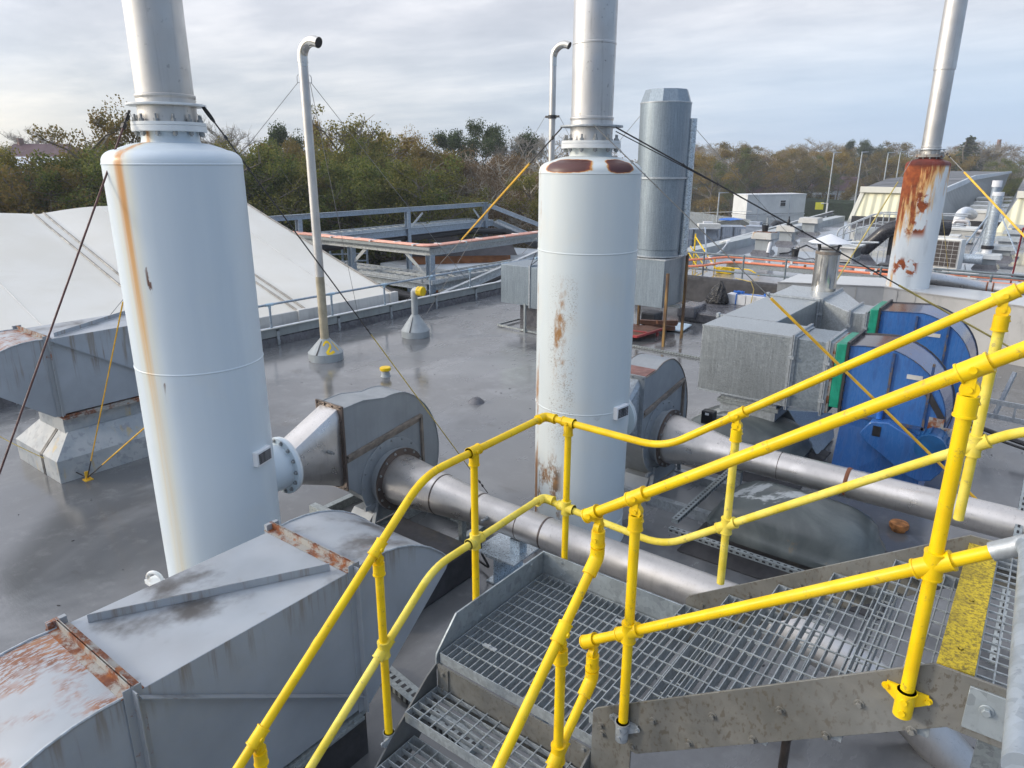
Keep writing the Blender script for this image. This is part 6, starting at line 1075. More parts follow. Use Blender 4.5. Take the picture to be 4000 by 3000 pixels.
p=at(2770,870,d=84); solo('cream_crate',rotbox((p.x,p.y),2.4,1.2,.5,az,-3.05),M['whiteup'],'white slab crate on top of the stacked caged tanks','crate',loc=(p.x,p.y,-3.05))
def blob(c,sx,sy,h,seed,n=18,k=6,az=0):
    random.seed(seed); vs=[]; 
    for i in range(k+1):
        t=i/k; q=(1-t**3)**.5 if i<k else .15
        for j in range(n):
            a=2*math.pi*j/n; e=.6; rr=1+random.uniform(-.07,.07); lx=math.copysign(abs(math.cos(a))**e,math.cos(a))*sx*q*rr; ly=math.copysign(abs(math.sin(a))**e,math.sin(a))*sy*q*rr
            vs.append(V((c[0]+lx*math.cos(az)-ly*math.sin(az),c[1]+lx*math.sin(az)+ly*math.cos(az),c[2]+h*t+random.uniform(-.05,.05)*h)))
    return MB().add(vs,[(i*n+j,i*n+(j+1)%n,(i+1)*n+(j+1)%n,(i+1)*n+j) for i in range(k) for j in range(n)]+[tuple(range(k*n,(k+1)*n))])
p=at(2890,880,d=102); solo('tarpaulin_heap',blob((p.x,p.y,-5.55),4.2,2.0,2.2,4,az=az-.8),M['tarp'],'stack under a dark green tarpaulin in front of the fence','tarpaulin',loc=(p.x,p.y,-5.55),sharp=0); p=at(2862,852,d=103); solo('blue_sheet',blob((p.x,p.y,-3.5),1.8,.9,.3,5),M['tarp_blue'],'bright blue sheet on top of the dark tarpaulin stack','sheet',loc=(p.x,p.y,-3.5),sharp=0)
p=at(2850,897,d=92); solo('wrapped_pallet',blob((p.x,p.y,-5.5),1.2,1.0,2.1,6),M['wrap'],'pinkish shrink-wrapped pallet load in the yard','pallet',loc=(p.x,p.y,-5.5),sharp=0); p=at(2905,895,d=96); solo('orange_barriers',MB().bar(p+V((-2,0,-.3)),p+V((2,.6,-.3)),.6,.5).bar(p+V((-2,.3,.2)),p+V((1.5,.8,.25)),.3,.25),M['pallet_orange'],'pile of bright orange barriers in the yard','barrier',loc=p)
T=thing('scrap_pipework','bent black pipework and stub posts in the yard below the coping','pipe',(-16,60,-5.5)); random.seed(11)
for k in range(16):
    q=at(2985+random.uniform(-70,160),905+random.uniform(-25,60),d=70+random.uniform(-10,20)); s=random.uniform(.5,1.1); solo('pale_crate',MB().box(q.x-s,q.x+s,q.y-s*.7,q.y+s*.7,-5.55,q.z+.3).box(q.x-s*1.04,q.x+s*1.04,q.y-s*.74,q.y+s*.74,q.z+.3,q.z+.38),M['ibcframe'],'pale crate among the jumble in the yard below the coping','crate','crates in the yard below the coping',loc=(q.x,q.y,-5.55))
mb=MB()
for k in range(8): q=at(2960+k*22,890,d=72); mb.tube([(q.x,q.y,-5.5),(q.x,q.y,q.z)],.05,n=6); 
mb.tube([tuple(at(2985,915,d=70)),tuple(at(3030,870,d=72)),tuple(at(3070,880,d=74)),tuple(at(3180,885,d=80))],.25,n=10); part('pipes',mb,M['cable'],T)
def lamp(label,p,ztop,arm,grp,two=False,r=.10):
    T=thing('lamp_post',label,'lamp post',(p.x,p.y,-5.6),grp); rt=V((math.cos(R(37)),math.sin(R(37)),0))*-1; rt=V((.80,.60,0))
    part('column',MB().cyl((p.x,p.y,-5.6),(p.x,p.y,ztop),r*1.3,r*.75,n=10),M['lamp'],T); mb=MB()
    q=V((p.x,p.y,ztop)); mb.hexa([q-rt*.35*two+V((-.1,-.1,0)),q+rt*arm+V((-.1,-.1,.05)),q+rt*arm+V((.1,.1,.05)),q-rt*.35*two+V((.1,.1,0))],[q-rt*.35*two+V((-.08,-.08,.14)),q+rt*arm+V((-.06,-.06,.14)),q+rt*arm+V((.06,.06,.14)),q-rt*.35*two+V((.08,.08,.14))]); part('lantern',mb,M['lamp'],T)
for lab,u,v,d,arm,two in (('tall lamp post just left of the cream shed, leftmost of the four tall ones',3258,597,118,1.0,True),('tall lamp post rising beside the left corner of the cream shed',3368,596,112,.8,True),('tall lamp post above the cream shed roof, nearer the short trees',3470,598,122,.9,False),('tall lamp post nearest the rusty chimney top',3518,594,126,.9,False),('short white lamp post by the palisade fence left of the cabins',2810,755,98,1.1,False),('slim lamp post far behind, between the tall ones',3356,586,190,1.0,False),('slim yellowish pole among the autumn trees',3160,584,170,.1,False)):
    p=at(u,v,d=d); lamp(lab,p,p.z,arm,'yard lamp posts')
p=at(3000,850,d=80); lamp('white lamp post rising from the yard in front of the site cabins',p,p.z,1.3,'yard lamp posts'); 
p=at(3215,805,d=112); T=thing('yellow_sign','bright yellow sign on a white arm beside the lawn','sign',(p.x,p.y,-5.5)); part('board',rotbox((p.x-.5,p.y),1.1,.06,1.0,R(30),p.z-.5),M['sign'],T); part('arm',MB().tube([(p.x+.5,p.y+.3,-5.5),(p.x+.5,p.y+.3,p.z+.4),(p.x-.3,p.y,p.z+.35)],.09,n=8),M['white_plain'],T)
p=at(3235,860,d=108); solo('dark_container',rotbox((p.x,p.y),5.2,2.4,1.9,R(30),-5.55),M['darkgrey'],'low dark grey container behind the palisade fence','container',loc=(p.x,p.y,-5.55),bevel=.05)
# ================================================================ white fabric roof
tx=[(-14.45,.50),(-15.2,.75),(-16.3,1.10),(-17.6,1.53),(-19.0,2.0),(-20.2,2.40),(-21.0,2.68),(-22.2,2.25),(-24.0,1.5),(-27,.3)]
ys=[-6,-4.5,-3,-1.5,.0,1.5,3.0,4.5,6.0,7.45,8.2,9.0,9.7,10.45,11.2,12.0,12.8,13.5]; tr_y=[-6,-1.5,3.0,7.45,10.45,13.5]
tent=thing('fabric_roof','large white PVC fabric roof with dirty seams beyond the left roof edge','tent',(-18,8,0)); mb=MB(); vs=[]; nx=len(tx)*3-2
def tz(i,y):
    f=i/3; k=min(int(f),len(tx)-2); t=f-k; x=tx[k][0]+(tx[k+1][0]-tx[k][0])*t; z=tx[k][1]+(tx[k+1][1]-tx[k][1])*t
    a=max([q for q in tr_y if q<=y]); b=min([q for q in tr_y if q>=y]); s=0 if a==b else math.sin(math.pi*(y-a)/(b-a)); bulge=.13*s*min(1,max(0,(-14.6-x)/4)); return V((x,y,z+bulge))
yy_=[]
for i in range(len(ys)-1): yy_+=[ys[i]+(ys[i+1]-ys[i])*t/3 for t in range(3)]
yy_.append(ys[-1])
vs=[tz(i,y) for y in yy_ for i in range(nx)]; n=len(yy_); mb.add(vs,[(j*nx+i,j*nx+i+1,(j+1)*nx+i+1,(j+1)*nx+i) for j in range(n-1) for i in range(nx-1)])
mb.add([v-V((0,0,.02)) for v in vs],[(j*nx+i,(j+1)*nx+i,(j+1)*nx+i+1,j*nx+i+1) for j in range(n-1) for i in range(nx-1)]); part('membrane',mb,M['pvc'],tent,sharp=22)
mb=MB(); mb.box(-14.48,-14.42,-6,13.5,.15,.52); 
for y in tr_y: mb.box(-14.5,-14.36,y-.14,y+.14,.12,.54)
part('eave_valance',mb,M['pvc_eave'],tent,bevel=.01); mb=MB(); mb.box(-14.5,-14.2,-6,14.2,-.06,.0); part('eave_beam',mb,M['steelblue'],tent)
for y in tr_y[1:]:
    mb=MB()
    for dy in ((-.12,.12) if y<13 else (-.03,)):
        mb.tube([tz(i,y)+V((0,dy,.018)) for i in range(0,nx-9)],.028,n=6)
    part('seam',mb,M['pvc_seam'],tent)
mb=MB()
for y in (.7,5.2,8.95,12.0): mb.tube([tz(i,y)+V((0,0,.004)) for i in range(0,nx-9)],.010,n=4)
part('panel_seam',mb,M['pvc_eave'],tent)
mb=MB(); q=[tz(i,13.5) for i in range(nx)]; mb.add(q+[V((p.x,p.y,-5.6)) for p in q],[(i,i+1,nx+i+1,nx+i) for i in range(nx-1)]); part('gable',mb,M['pvc'],tent)
mb=MB(); mb.prism([(-14.8,-5.6),(-14.8,-.2),(-26,-.2),(-26,-5.6)],'y',-6,13.3); part('hall_walls',mb,M['greyclad_x'],tent)
# ================================================================ steel service bridge with conduits
sb=thing('service_bridge','galvanised steel service bridge turning a corner beyond the roof edge, carrying orange conduits','service bridge',(-16.4,17.2,0)); zt=1.24; zl=.10
xc,ycn=-16.45,17.15
mb=MB(); mb.ibeam((xc,ycn,zt-.10),(xc,27,zt-.10),.16,.24); mb.ibeam((xc,ycn,zt-.10),(-25,ycn,zt-.10),.16,.24); mb.ibeam((xc+1.1,ycn-.0,zt-.14),(xc+1.1,27,zt-.14),.14,.2) if False else None; part('upper_beam',mb,M['steelpale'],sb)
mb=MB(); mb.box(xc-.35,xc+.18,ycn,27,zt+.02,zt+.045); mb.box(xc+.18,xc+.19,ycn-.2,27,zt-.03,zt+.07); mb.box(-25,xc+.19,ycn-.22,ycn+.35,zt+.02,zt+.045); mb.box(-25,xc+.19,ycn-.23,ycn-.22,zt-.03,zt+.07); part('conduit_tray',mb,M['tray'],sb)
def ladder(T,a,b,w,nr):
    mb=MB(); a,x,y,L=orient(a,b); 
    for s in (-1,1): mb.bar(a+y*w/2*s,a+x*L+y*w/2*s,.03,.12)
    for i in range(nr): p=a+x*L*(i+.5)/nr; mb.bar(p-y*w/2,p+y*w/2,.05,.03)
    part('cable_ladder',mb,M['steelpale'],T)
ladder(sb,(-25,ycn+.35,zl+.05),(xc-.1,ycn+.35,zl+.05),.6,24); ladder(sb,(-25,ycn+1.05,zl+.05),(xc-.1,ycn+1.05,zl+.05),.5,24); ladder(sb,(xc-.15,ycn,zl+.05),(xc-.15,27,zl+.05),.6,26); ladder(sb,(xc-.85,ycn+.8,zl+.05),(xc-.85,27,zl+.05),.5,24)
mb=MB(); mb.ibeam((-25,ycn,zl-.14),(xc,ycn,zl-.14),.16,.22); mb.ibeam((xc,ycn,zl-.14),(xc,27,zl-.14),.16,.22); mb.box(xc-.1,xc+.2,ycn-.16,ycn+.3,zl-.02,zl+.12); part('lower_beam',mb,M['steelpale'],sb)
for q in ((xc,ycn),(-20.4,ycn),(xc,24)): part('post',MB().ibeam((q[0],q[1],-5.6),(q[0],q[1],zt-.2),.22,.22),M['steelblue'],sb)
mb=MB(); mb.bar((-17.6,ycn,zt-.2),(xc-.05,ycn,zl+.1),.12,.02,(0,1,0)); part('gusset_brace',mb,M['steelpale'],sb); mb=MB(); mb.bar((-19.6,ycn,zt-.2),(-20.3,ycn,zl+.4),.12,.02,(0,1,0)); mb.bar((xc,ycn+.9,zl),(xc,ycn+.2,zt-.4),.02,.1) if False else None; part('gusset_brace',mb,M['steelpale'],sb)
part('black_pipe',MB().tube([(-25,ycn-.2,-.35),(-18.5,ycn-.2,-.35),(-16.9,ycn-.25,-.45),(xc+.5,ycn+.3,-.35),(xc+.7,23.5,.25),(xc+.9,27,.5)],.17,n=14),M['cable'],sb)
dg=MB(); dg.ibeam((xc+.55,ycn-.25,-.3),(xc+1.6,22.6,1.05),.16,.26); dg.ibeam((xc+1.0,ycn+.8,-.35),(xc+2.0,22.8,.75),.14,.2); part('sloping_beam',dg,M['steelpale'],sb)
conduits('outdoor run of pale orange conduits along the steel bridge by the white fabric roof',[(-25,ycn+.05,zt+.09),(xc-.1,ycn+.05,zt+.09),(xc-.1,27,zt+.09)],5,.10,.030,None,'orange_pale')
b2=thing('service_bridge','farther blue grey steel bridge with a top rail and stair end against the trees','service bridge',(-24,22,0))
z2=1.9; y2=29.3
mb=MB(); mb.ibeam((-24,11,z2),(-24,y2,z2),.16,.2); part('top_rail_beam',mb,M['steelblue'],b2); mb=MB(); mb.ibeam((-24,11,.85),(-24,y2+.6,.92),.2,.3); mb.ibeam((-25.2,11,.90),(-25.2,y2+.4,.96),.2,.26); part('deck_beam',mb,M['steelblue'],b2); ladder(b2,(-24.6,11,1.06),(-24.6,y2,1.10),.9,40)
for q in (13.2,17.6,23.6,29.25): part('post',MB().ibeam((-24,q,-5.6),(-24,q,z2-.1),.2,.2),M['steelblue'],b2)
for q in (23.7,29.0): part('gusset_brace',MB().bar((-24,q+ (.9 if q<25 else -.7),z2-.2),(-24,q+.1 if q<25 else q-.1,1.1),.1,.02,(1,0,0)),M['steelpale'],b2)
mb=MB(); mb.ibeam((-24,y2,z2),(-19.9,31.8,.15),.16,.2); mb.ibeam((-23.6,y2+.5,1.0),(-19.5,32.2,-.9),.16,.24); mb.ibeam((-24.8,y2+.9,1.0),(-20.8,32.8,-.9),.16,.24); part('sloping_beam',mb,M['steelblue'],b2); ladder(b2,(-23.9,y2+.7,1.0),(-20.0,32.4,-.85),.8,18)
part('black_pipe',MB().tube([(-24.2,12,.55),(-24.2,y2-1,.6),(-23.2,y2+.6,.5),(-20,31.6,-.9)],.16,n=12),M['cable'],b2)
p=at(1690,1040,d=31); solo('low_roof',MB().hexa([(-27,24.5,-1.2),(-19,24.5,-1.2),(-19,34,-1.2),(-27,34,-1.2)],[(-27,24.5,-.9),(-19,24.5,-.75),(-19,34,-.75),(-27,34,-.9)]),M['trimgrey'],'pale flat sheet roof low behind the near service bridge','roof',loc=(-23,29,-1.2))
solo('clad_wall',MB().box(-17.4,-15.2,18.5,30,-5.6,-.35),M['greyclad_x'],'pale profiled wall between the roof edge and the service bridge','wall',loc=(-16,24,-5.6))
st2=thing('steel_stair_tower','open grey steel stair frame under the near bridge against the trees','stair',(-27.5,22.5,-5.6)); mb=MB()
for k in range(4): q=at(1290+k*48,1000,d=36); mb.bar((q.x,q.y,-5.6),(q.x,q.y,q.z+.5),.08,.08)
for k in range(6): a_=at(1290,910+k*28,d=36); b_=at(1434,905+k*28,d=36); mb.bar(a_,b_,.2,.05)
part('frame',mb,M['steelblue'],st2)
# ================================================================ trees
def leafquads(vs,fs,c,s,rnd,elong=1.0):
    d=V((rnd.gauss(0,1),rnd.gauss(0,1),rnd.gauss(0,.8))).normalized(); x,y=frame(d); a=rnd.uniform(0,6.28); u=(x*math.cos(a)+y*math.sin(a))*s; w=d*s*elong; n=len(vs)
    vs+= [c-u*.5,c+w*.5-u*.1,c+u*.5,c-w*.5+u*.1]; fs.append((n,n+1,n+2,n+3))
def crown_mesh(kind,seed):
    """normalised tree: height 1, returns trunk MB and crown (verts, faces)"""
    r=random.Random(seed); tb=MB(); vs=[];fs=[]
    P=dict(olive=(.30,.30,170,40,.026,.14),green=(.32,.26,190,42,.026,.12),rust=(.27,.24,150,30,.022,.2),dark=(.30,.26,200,45,.028,.15),gold=(.33,.30,190,44,.027,.12),mix=(.32,.30,170,40,.027,.12),weep=(.20,.22,120,40,.020,.25),conifer=(.26,.2,220,40,.02,.04),poplar=(.10,.1,90,26,.02,.1),bare=(.28,.25,0,0,0,.25))[kind]
    rad,_,ncl,nl,ls,cb=P; tips=[]
    lean=V((r.uniform(-.04,.04),r.uniform(-.04,.04),0))
    tr=.016 if kind not in('poplar',) else .01; h0=cb
    stems=1 if kind in('conifer','poplar','gold','dark') else r.choice((2,3,3))
    for sidx in range(stems):
        dirn=V((r.uniform(-1,1),r.uniform(-1,1),0))*(.16 if stems>1 else .03); pts=[V((0,0,0))+dirn*.08]
        for k in range(1,8): t=k/7; pts.append(V((0,0,t*.93))+dirn*(t**.8)+lean*t+V((r.uniform(-1,1),r.uniform(-1,1),0))*.012)
        tb.tube(pts,[tr*(1-.86*k/7)/(1+.3*(stems-1)) for k in range(8)],n=5)
        nb={'bare':26,'conifer':0,'poplar':10}.get(kind,17)
        for b in range(nb):
            t=cb*.7+(1-cb*.7)*(b+r.random())/nb*.92; i=min(6,int(t*7)); p=pts[i].lerp(pts[i+1],t*7-i); a=r.uniform(0,6.28)
            prof=math.sin(math.pi*min(1,max(.05,(t-cb*.6)/(1.05-cb*.6)))**.75); L=rad*(.45+.75*prof)*r.uniform(.7,1.1)*(.8 if stems>1 else 1)
            if kind=='poplar': e=p+V((math.cos(a)*L*.35,math.sin(a)*L*.35,L*1.2))
            elif kind=='weep': e=p+V((math.cos(a)*L,math.sin(a)*L,L*.25))
            else: e=p+V((math.cos(a)*L,math.sin(a)*L,L*r.uniform(.35,.8)))
            m_=p.lerp(e,.5)+V((0,0,.02)); tb.tube([p,m_,e],[.0062,.0042,.0018],n=3,cap=False); tips.append((p,m_,e))
            for q in range(9 if kind=='bare' else 5):
                s0=m_.lerp(e,r.random()); e2=s0+V((r.gauss(0,.6),r.gauss(0,.6),r.uniform(.1,1.0))).normalized()*L*r.uniform(.25,.5); tb.tube([s0,e2],[.0019,.0010],n=3,cap=False); tips.append((s0,s0,e2))
                if kind=='bare':
                    for z in range(5): s1=s0.lerp(e2,r.uniform(.2,1)); tb.tube([s1,s1+V((r.gauss(0,.6),r.gauss(0,.6),r.uniform(0,.9))).normalized()*L*r.uniform(.12,.28)],[.0010,.0005],n=3,cap=False)
    if kind=='conifer':
        for k in range(26):
            z=.06+.92*k/26; R_=rad*(1-z)**.9*(1+.15*r.uniform(-1,1))+.01; m=max(4,int(16*(1-z)))
            for j in range(m):
                a=6.28*j/m+r.random(); L=R_*r.uniform(.7,1.1)
                for q in range(15):
                    t=q/15; c=V((math.cos(a)*L*t,math.sin(a)*L*t,z-.05*t*t+.03*t)); leafquads(vs,fs,c+V((r.gauss(0,.008),r.gauss(0,.008),r.gauss(0,.008))),.028*(1.1-t*.5),r)
        return tb,vs,fs
    if kind=='bare': return tb,vs,fs
    for k in range(ncl):
        if kind=='weep':
            p,m_,e=r.choice(tips); c0=m_.lerp(e,r.random()); L=r.uniform(.08,.3)
            for q in range(nl): leafquads(vs,fs,c0+V((r.gauss(0,.012),r.gauss(0,.012),-L*r.random())),ls*r.uniform(.5,1),r,1.6)
            continue
        p,m_,e=r.choice(tips); c0=m_.lerp(e,r.uniform(.25,1.0)); cr=r.uniform(.028,.062)*(1.0 if kind!='rust' else .85)
        for q in range(int(nl*r.uniform(1.5,3.6))):
            d=V((r.gauss(0,1),r.gauss(0,1),r.gauss(0,.75))); d=d*min(1,1.5/max(.01,d.length)); leafquads(vs,fs,c0+d*cr*.72,ls*r.uniform(.5,1.15)*.42,r)
    return tb,vs,fs
PROTO={}
def proto(kind,idx,leaf,bark):
    key=(kind,idx)
    if key in PROTO: return PROTO[key]
    tb,vs,fs=crown_mesh(kind,idx*37+len(kind)*5+1); me=mesh_of('trunk',tb,(0,0,0),M[bark],60); cm=None
    if fs:
        cm=bpy.data.meshes.new('crown'); cm.from_pydata([tuple(v) for v in vs],[],fs); cm.materials.append(M[leaf]); cm.update()
    PROTO[key]=(me,cm); return PROTO[key]
MATS=dict(olive=('leaf_olive','bark'),green=('leaf_green','bark'),rust=('leaf_rust','birch'),dark=('leaf_dark','bark'),gold=('leaf_gold','bark'),mix=('leaf_mix','bark'),weep=('leaf_gold','birch'),conifer=('leaf_dark','bark'),poplar=('leaf_mix','twig_pale'),bare=('leaf_mix','twig_pale'))
GZ=-5.6
rt_=random.Random(21)
def tree(kind,u,vtop,d,label,group=None,wide=1.0,idx=None,bark=None):
    p=at(u,vtop,d=d); h=max(3.,p.z-GZ); idx=rt_.randrange(3) if idx is None else idx; lf,bk=MATS[kind]
    me,cm=proto(kind,idx,lf,bk); nm=dict(conifer='conifer_tree',poplar='poplar_tree',bare='bare_tree',weep='birch_tree',rust='birch_tree').get(kind,'broadleaf_tree')
    T=thing(nm,label,'tree',(p.x,p.y,GZ),group); T.rotation_euler=(0,0,rt_.uniform(0,6.28)); s=h; T.scale=(s*wide,s*wide,s)
    o=bpy.data.objects.new('trunk',me); COL.objects.link(o); o.parent=T
    if cm: o=bpy.data.objects.new('crown',cm); COL.objects.link(o); o.parent=T
    return T
gA='leafy trees of the wood behind the white fabric roof'; lA='olive and brown leafy tree in the dense wood behind the white fabric roof'
gB='rust brown birches behind the steel bridges'; lB='rust brown birch with pale stems in the wood behind the steel bridges'
gC='autumn trees of the wood right of the galvanised stack'; lC='yellowing tree in the far autumn wood right of the galvanised stack'
gD='far bare-topped trees on the right skyline'; lD='brown leafless-looking tree on the far skyline to the right'
# individual skyline trees
tree('mix',425,440,44,'tall orange brown tree standing behind the left chimney collar',wide=.85,idx=0); tree('mix',330,500,47,'brown tree just left of the tall orange brown one by the left chimney',wide=.9)
tree('poplar',752,325,60,'thin poplar with a pale top peeping out right of the left chimney collar',wide=1.0); tree('bare',885,478,58,'bare silver grey tree on the skyline right of the left chimney',wide=.8,idx=0); tree('bare',835,510,62,'smaller bare tree beside the left chimney shoulder',wide=.8,idx=1)
tree('mix',1005,540,50,'small orange topped tree between the left chimney and the tall vent pipe',wide=.8,idx=1); tree('dark',1085,500,58,'dark ivy-clad tree just left of the tall vent pipe',wide=.8,idx=0); tree('gold',1232,490,56,'narrow golden tree right behind the tall vent pipe',wide=.55,idx=0)
tree('olive',1330,440,50,'large olive tree with the highest crown right of the tall vent pipe',wide=1.05,idx=1); tree('gold',1470,520,58,'orange gold tree left of the drooping birch',wide=.8,idx=1); tree('weep',1612,455,56,'drooping golden birch rising above the middle of the wood',wide=1.0,idx=0); tree('gold',1560,545,60,'short golden tree at the drooping birch foot',wide=.8,idx=2)
tree('dark',1790,500,66,'dark green tree on the skyline left of the slender vent pipe',wide=.85,idx=1); tree('dark',1890,488,66,'darkest evergreen tree left of the slender vent pipe',wide=.8,idx=2); tree('dark',1985,500,68,'dark green tree right next to the slender vent pipe',wide=.85,idx=0); tree('bare',2085,515,64,'bare twiggy tree between the slender vent pipe and the middle chimney',wide=1.0,idx=2)
tree('bare',90,505,120,'pale bare tree far away at the left edge',wide=1.2,idx=0); tree('olive',-10,560,40,'green tree at the very left edge of the photo',wide=.9,idx=2)
tree('gold',2790,588,122,'bright golden tree right beside the galvanised stack',wide=1.15,idx=0); tree('mix',2960,560,128,'tall rusty green tree above the site cabins',wide=1.15,idx=2); tree('mix',3130,590,130,'orange topped round tree right of the site cabins',wide=1.2,idx=0); tree('gold',3290,590,135,'orange tree beside the leftmost tall lamp post',wide=1.0,idx=1); tree('green',2875,585,126,'greener tree between the golden one and the cabins',wide=1.0,idx=0)
tree('conifer',3795,524,170,'dark pointed conifer alone on the right skyline',wide=2.1,idx=0); tree('dark',3355,552,165,'dark green pine left of its twin on the right skyline',wide=.75,idx=0); tree('dark',3402,556,168,'dark green pine right of its twin on the right skyline',wide=.75,idx=2)
tree('poplar',2717,540,230,'thin poplar clump just right of the galvanised stack',wide=1.0); tree('poplar',2742,548,235,'second thin poplar right of the galvanised stack',wide=1.0)
tree('bare',3225,545,170,'pale bare rounded tree on the right skyline over the lamp posts',wide=1.3,idx=0); tree('mix',3505,545,180,'russet rounded tree left of the rusty chimney stack on the skyline',wide=1.1,idx=1); tree('bare',3880,545,175,'bare tree right of the pointed conifer',wide=1.3,idx=2)
# wood behind the roof and the bridges: nearer rows
for i in range(17): 
    u=-90+i*66+rt_.uniform(-20,20); tree(rt_.choice(('olive','green','mix','olive','green')),u,rt_.uniform(585,650) if u<250 else rt_.uniform(560,640),rt_.uniform(36,44),lA,gA,wide=rt_.uniform(.9,1.15))
for i in range(10): u=1000+i*75+rt_.uniform(-20,20); tree(rt_.choice(('olive','green','olive','mix')),u,rt_.uniform(545,600),rt_.uniform(44,50),lA,gA,wide=rt_.uniform(.85,1.1))
for i in range(9): u=1010+i*85+rt_.uniform(-25,25); tree(rt_.choice(('olive','green','mix')),u,rt_.uniform(620,690),rt_.uniform(38,42),lA,gA,wide=rt_.uniform(.9,1.2))
for i in range(12): u=1560+i*62+rt_.uniform(-25,25); tree('rust',u,rt_.uniform(565,625),rt_.uniform(50,58),lB,gB,wide=rt_.uniform(.85,1.1))
for i in range(9): u=1640+i*72+rt_.uniform(-25,25); tree(rt_.choice(('rust','rust','olive')),u,rt_.uniform(640,700),rt_.uniform(44,48),lB,gB,wide=rt_.uniform(.8,1.0))
# right-hand wood
for i in range(16): u=2440+i*52+rt_.uniform(-18,18); tree(rt_.choice(('mix','gold','olive','green','green','olive')),u,rt_.uniform(605,680),rt_.uniform(132,150),lC,gC,wide=rt_.uniform(1.0,1.4))
for i in range(22): u=2700+i*62+rt_.uniform(-20,20); tree(rt_.choice(('mix','rust','olive','gold','rust','green')),u,rt_.uniform(580,635),rt_.uniform(145,185),lC,gC,wide=rt_.uniform(1.1,1.5))
for i in range(24): u=2580+i*62+rt_.uniform(-20,20); tree(rt_.choice(('bare','rust','mix','rust','bare')),u,rt_.uniform(548,585),rt_.uniform(190,250),lD,gD,wide=rt_.uniform(1.0,1.5))
for i in range(6): u=-120+i*90; tree(rt_.choice(('mix','rust','bare')),u,rt_.uniform(560,590),rt_.uniform(120,170),'small distant tree by the red roofed houses at the left edge','distant trees at the left edge',wide=1.3)
# undergrowth and the far wood read as masses
def mass(name,mat,label,cat,spots,n,size,seed):
    r=random.Random(seed); vs=[];fs=[]
    for (c,sx,h) in spots:
        for q in range(n):
            a=r.uniform(0,6.28); rr=math.sqrt(r.random())*sx; z=h*r.random()**.8*(1-.55*(rr/sx)**2); leafquads(vs,fs,c+V((math.cos(a)*rr,math.sin(a)*rr,z)),size*r.uniform(.5,1.2),r)
    me=bpy.data.meshes.new(name); me.from_pydata([tuple(v) for v in vs],[],fs); me.materials.append(mat); o=bpy.data.objects.new(name,me); COL.objects.link(o); tag(o,label,cat,None,'stuff')
rr_=random.Random(5); S1=[]
for i in range(70): p=at(-120+i*34,800,d=rr_.uniform(35,52)); S1.append((V((p.x,p.y,GZ)),rr_.uniform(1.2,2.2),rr_.uniform(1.5,3.6)))
mass('undergrowth',M['leaf_olive'],'dense scrub below the trees behind the roof','undergrowth',S1,200,.24,1)
S2=[]
for i in range(70): p=at(2560+i*22,800,d=rr_.uniform(126,150)); S2.append((V((p.x,p.y,GZ)),rr_.uniform(2,3.5),rr_.uniform(2,5)))
mass('understorey',M['leaf_mix'],'scrub at the foot of the far autumn wood','undergrowth',S2,150,.5,2)
S3=[]
for i in range(150): p=at(-300+i*32,650,d=rr_.uniform(255,330)); S3.append((V((p.x,p.y,GZ)),rr_.uniform(5,9),rr_.uniform(10,16)*(.62 if i<40 else .85)))
mass('distant_wood',M['leaf_rust'],'distant brown wood closing the horizon','wood',S3,170,1.1,3)
def hedge(label,a,b,h,w):
    a,x,y,L=orient(a,b); r=random.Random(9); T=thing('hedge',label,'hedge',(a.x,a.y,GZ)); mb=MB(); n=int(L/1.2); vs=[]
    for i in range(n+1):
        p=a+x*L*i/n; hh=h+r.uniform(-.12,.12); 
        for yy,zz in ((-w/2,0),(-w/2,hh*.9),(-w*.3,hh),(w*.3,hh),(w/2,hh*.9),(w/2,0)): q=p+y*(yy+r.uniform(-.1,.1)); vs.append(V((q.x,q.y,GZ+zz)))
    mb.add(vs,[(i*6+j,i*6+j+1,(i+1)*6+j+1,(i+1)*6+j) for i in range(n) for j in range(5)]+[(0,1,2,3,4,5),tuple(range(n*6,n*6+6))]); part('foliage',mb,M['hedge'],T)
hedge('long clipped dark green hedge behind the lawn and the site cabins',tuple(at(2870,830,d=128)),tuple(at(3400,830,d=128)),4.0,2.2)
hedge('dark hedge behind the far end of the long shed',tuple(at(3850,690,d=150)),tuple(at(4200,690,d=150)),5.5,2.5)
# houses far off
def house(label,u,v,d,w,dp,h,rh,az,wall,roof):
    p=at(u,v,d=d); x=V((math.cos(az),math.sin(az),0)); y=V((-x.y,x.x,0)); c=V((p.x,p.y,GZ)); T=thing('house',label,'house',c); b=[c-x*w/2-y*dp/2,c+x*w/2-y*dp/2,c+x*w/2+y*dp/2,c-x*w/2+y*dp/2]; ze=p.z-rh-GZ
    part('wall',MB().hexa(b,[q+V((0,0,ze)) for q in b]),wall,T); o=1.08; e=[c+(q-c)*o+V((0,0,ze)) for q in b]; r1=c-x*w*.42+V((0,0,ze+rh)); r2=c+x*w*.42+V((0,0,ze+rh)); part('roof',MB().add(e+[r1,r2],[(0,1,5,4),(2,3,4,5),(1,2,5),(3,0,4),(3,2,1,0)]),roof,T,sharp=0)
    mb=MB()
    for k in range(4): q=c-x*w*(.36-.24*k)-y*(dp/2+.02); mb.bar(q+V((0,0,ze*.55)),q+V((0,0,ze*.85)),w*.09,.06,y)
    part('window',mb,M['glass'],T); mb=MB(); q=r1.lerp(r2,.12); mb.box(q.x-.3,q.x+.3,q.y-.3,q.y+.3,q.z-.8,q.z+.7); part('chimney_pot',mb,M['brick'],T)
house('red brown hipped roof house among the trees at the far left',165,562,118,9,7,5,2.2,R(37),M['brick'],M['roof_tile']); house('second red brown roof beside the first at the far left',250,574,122,5,6,5,1.6,R(37),M['brick'],M['roof_tile'])
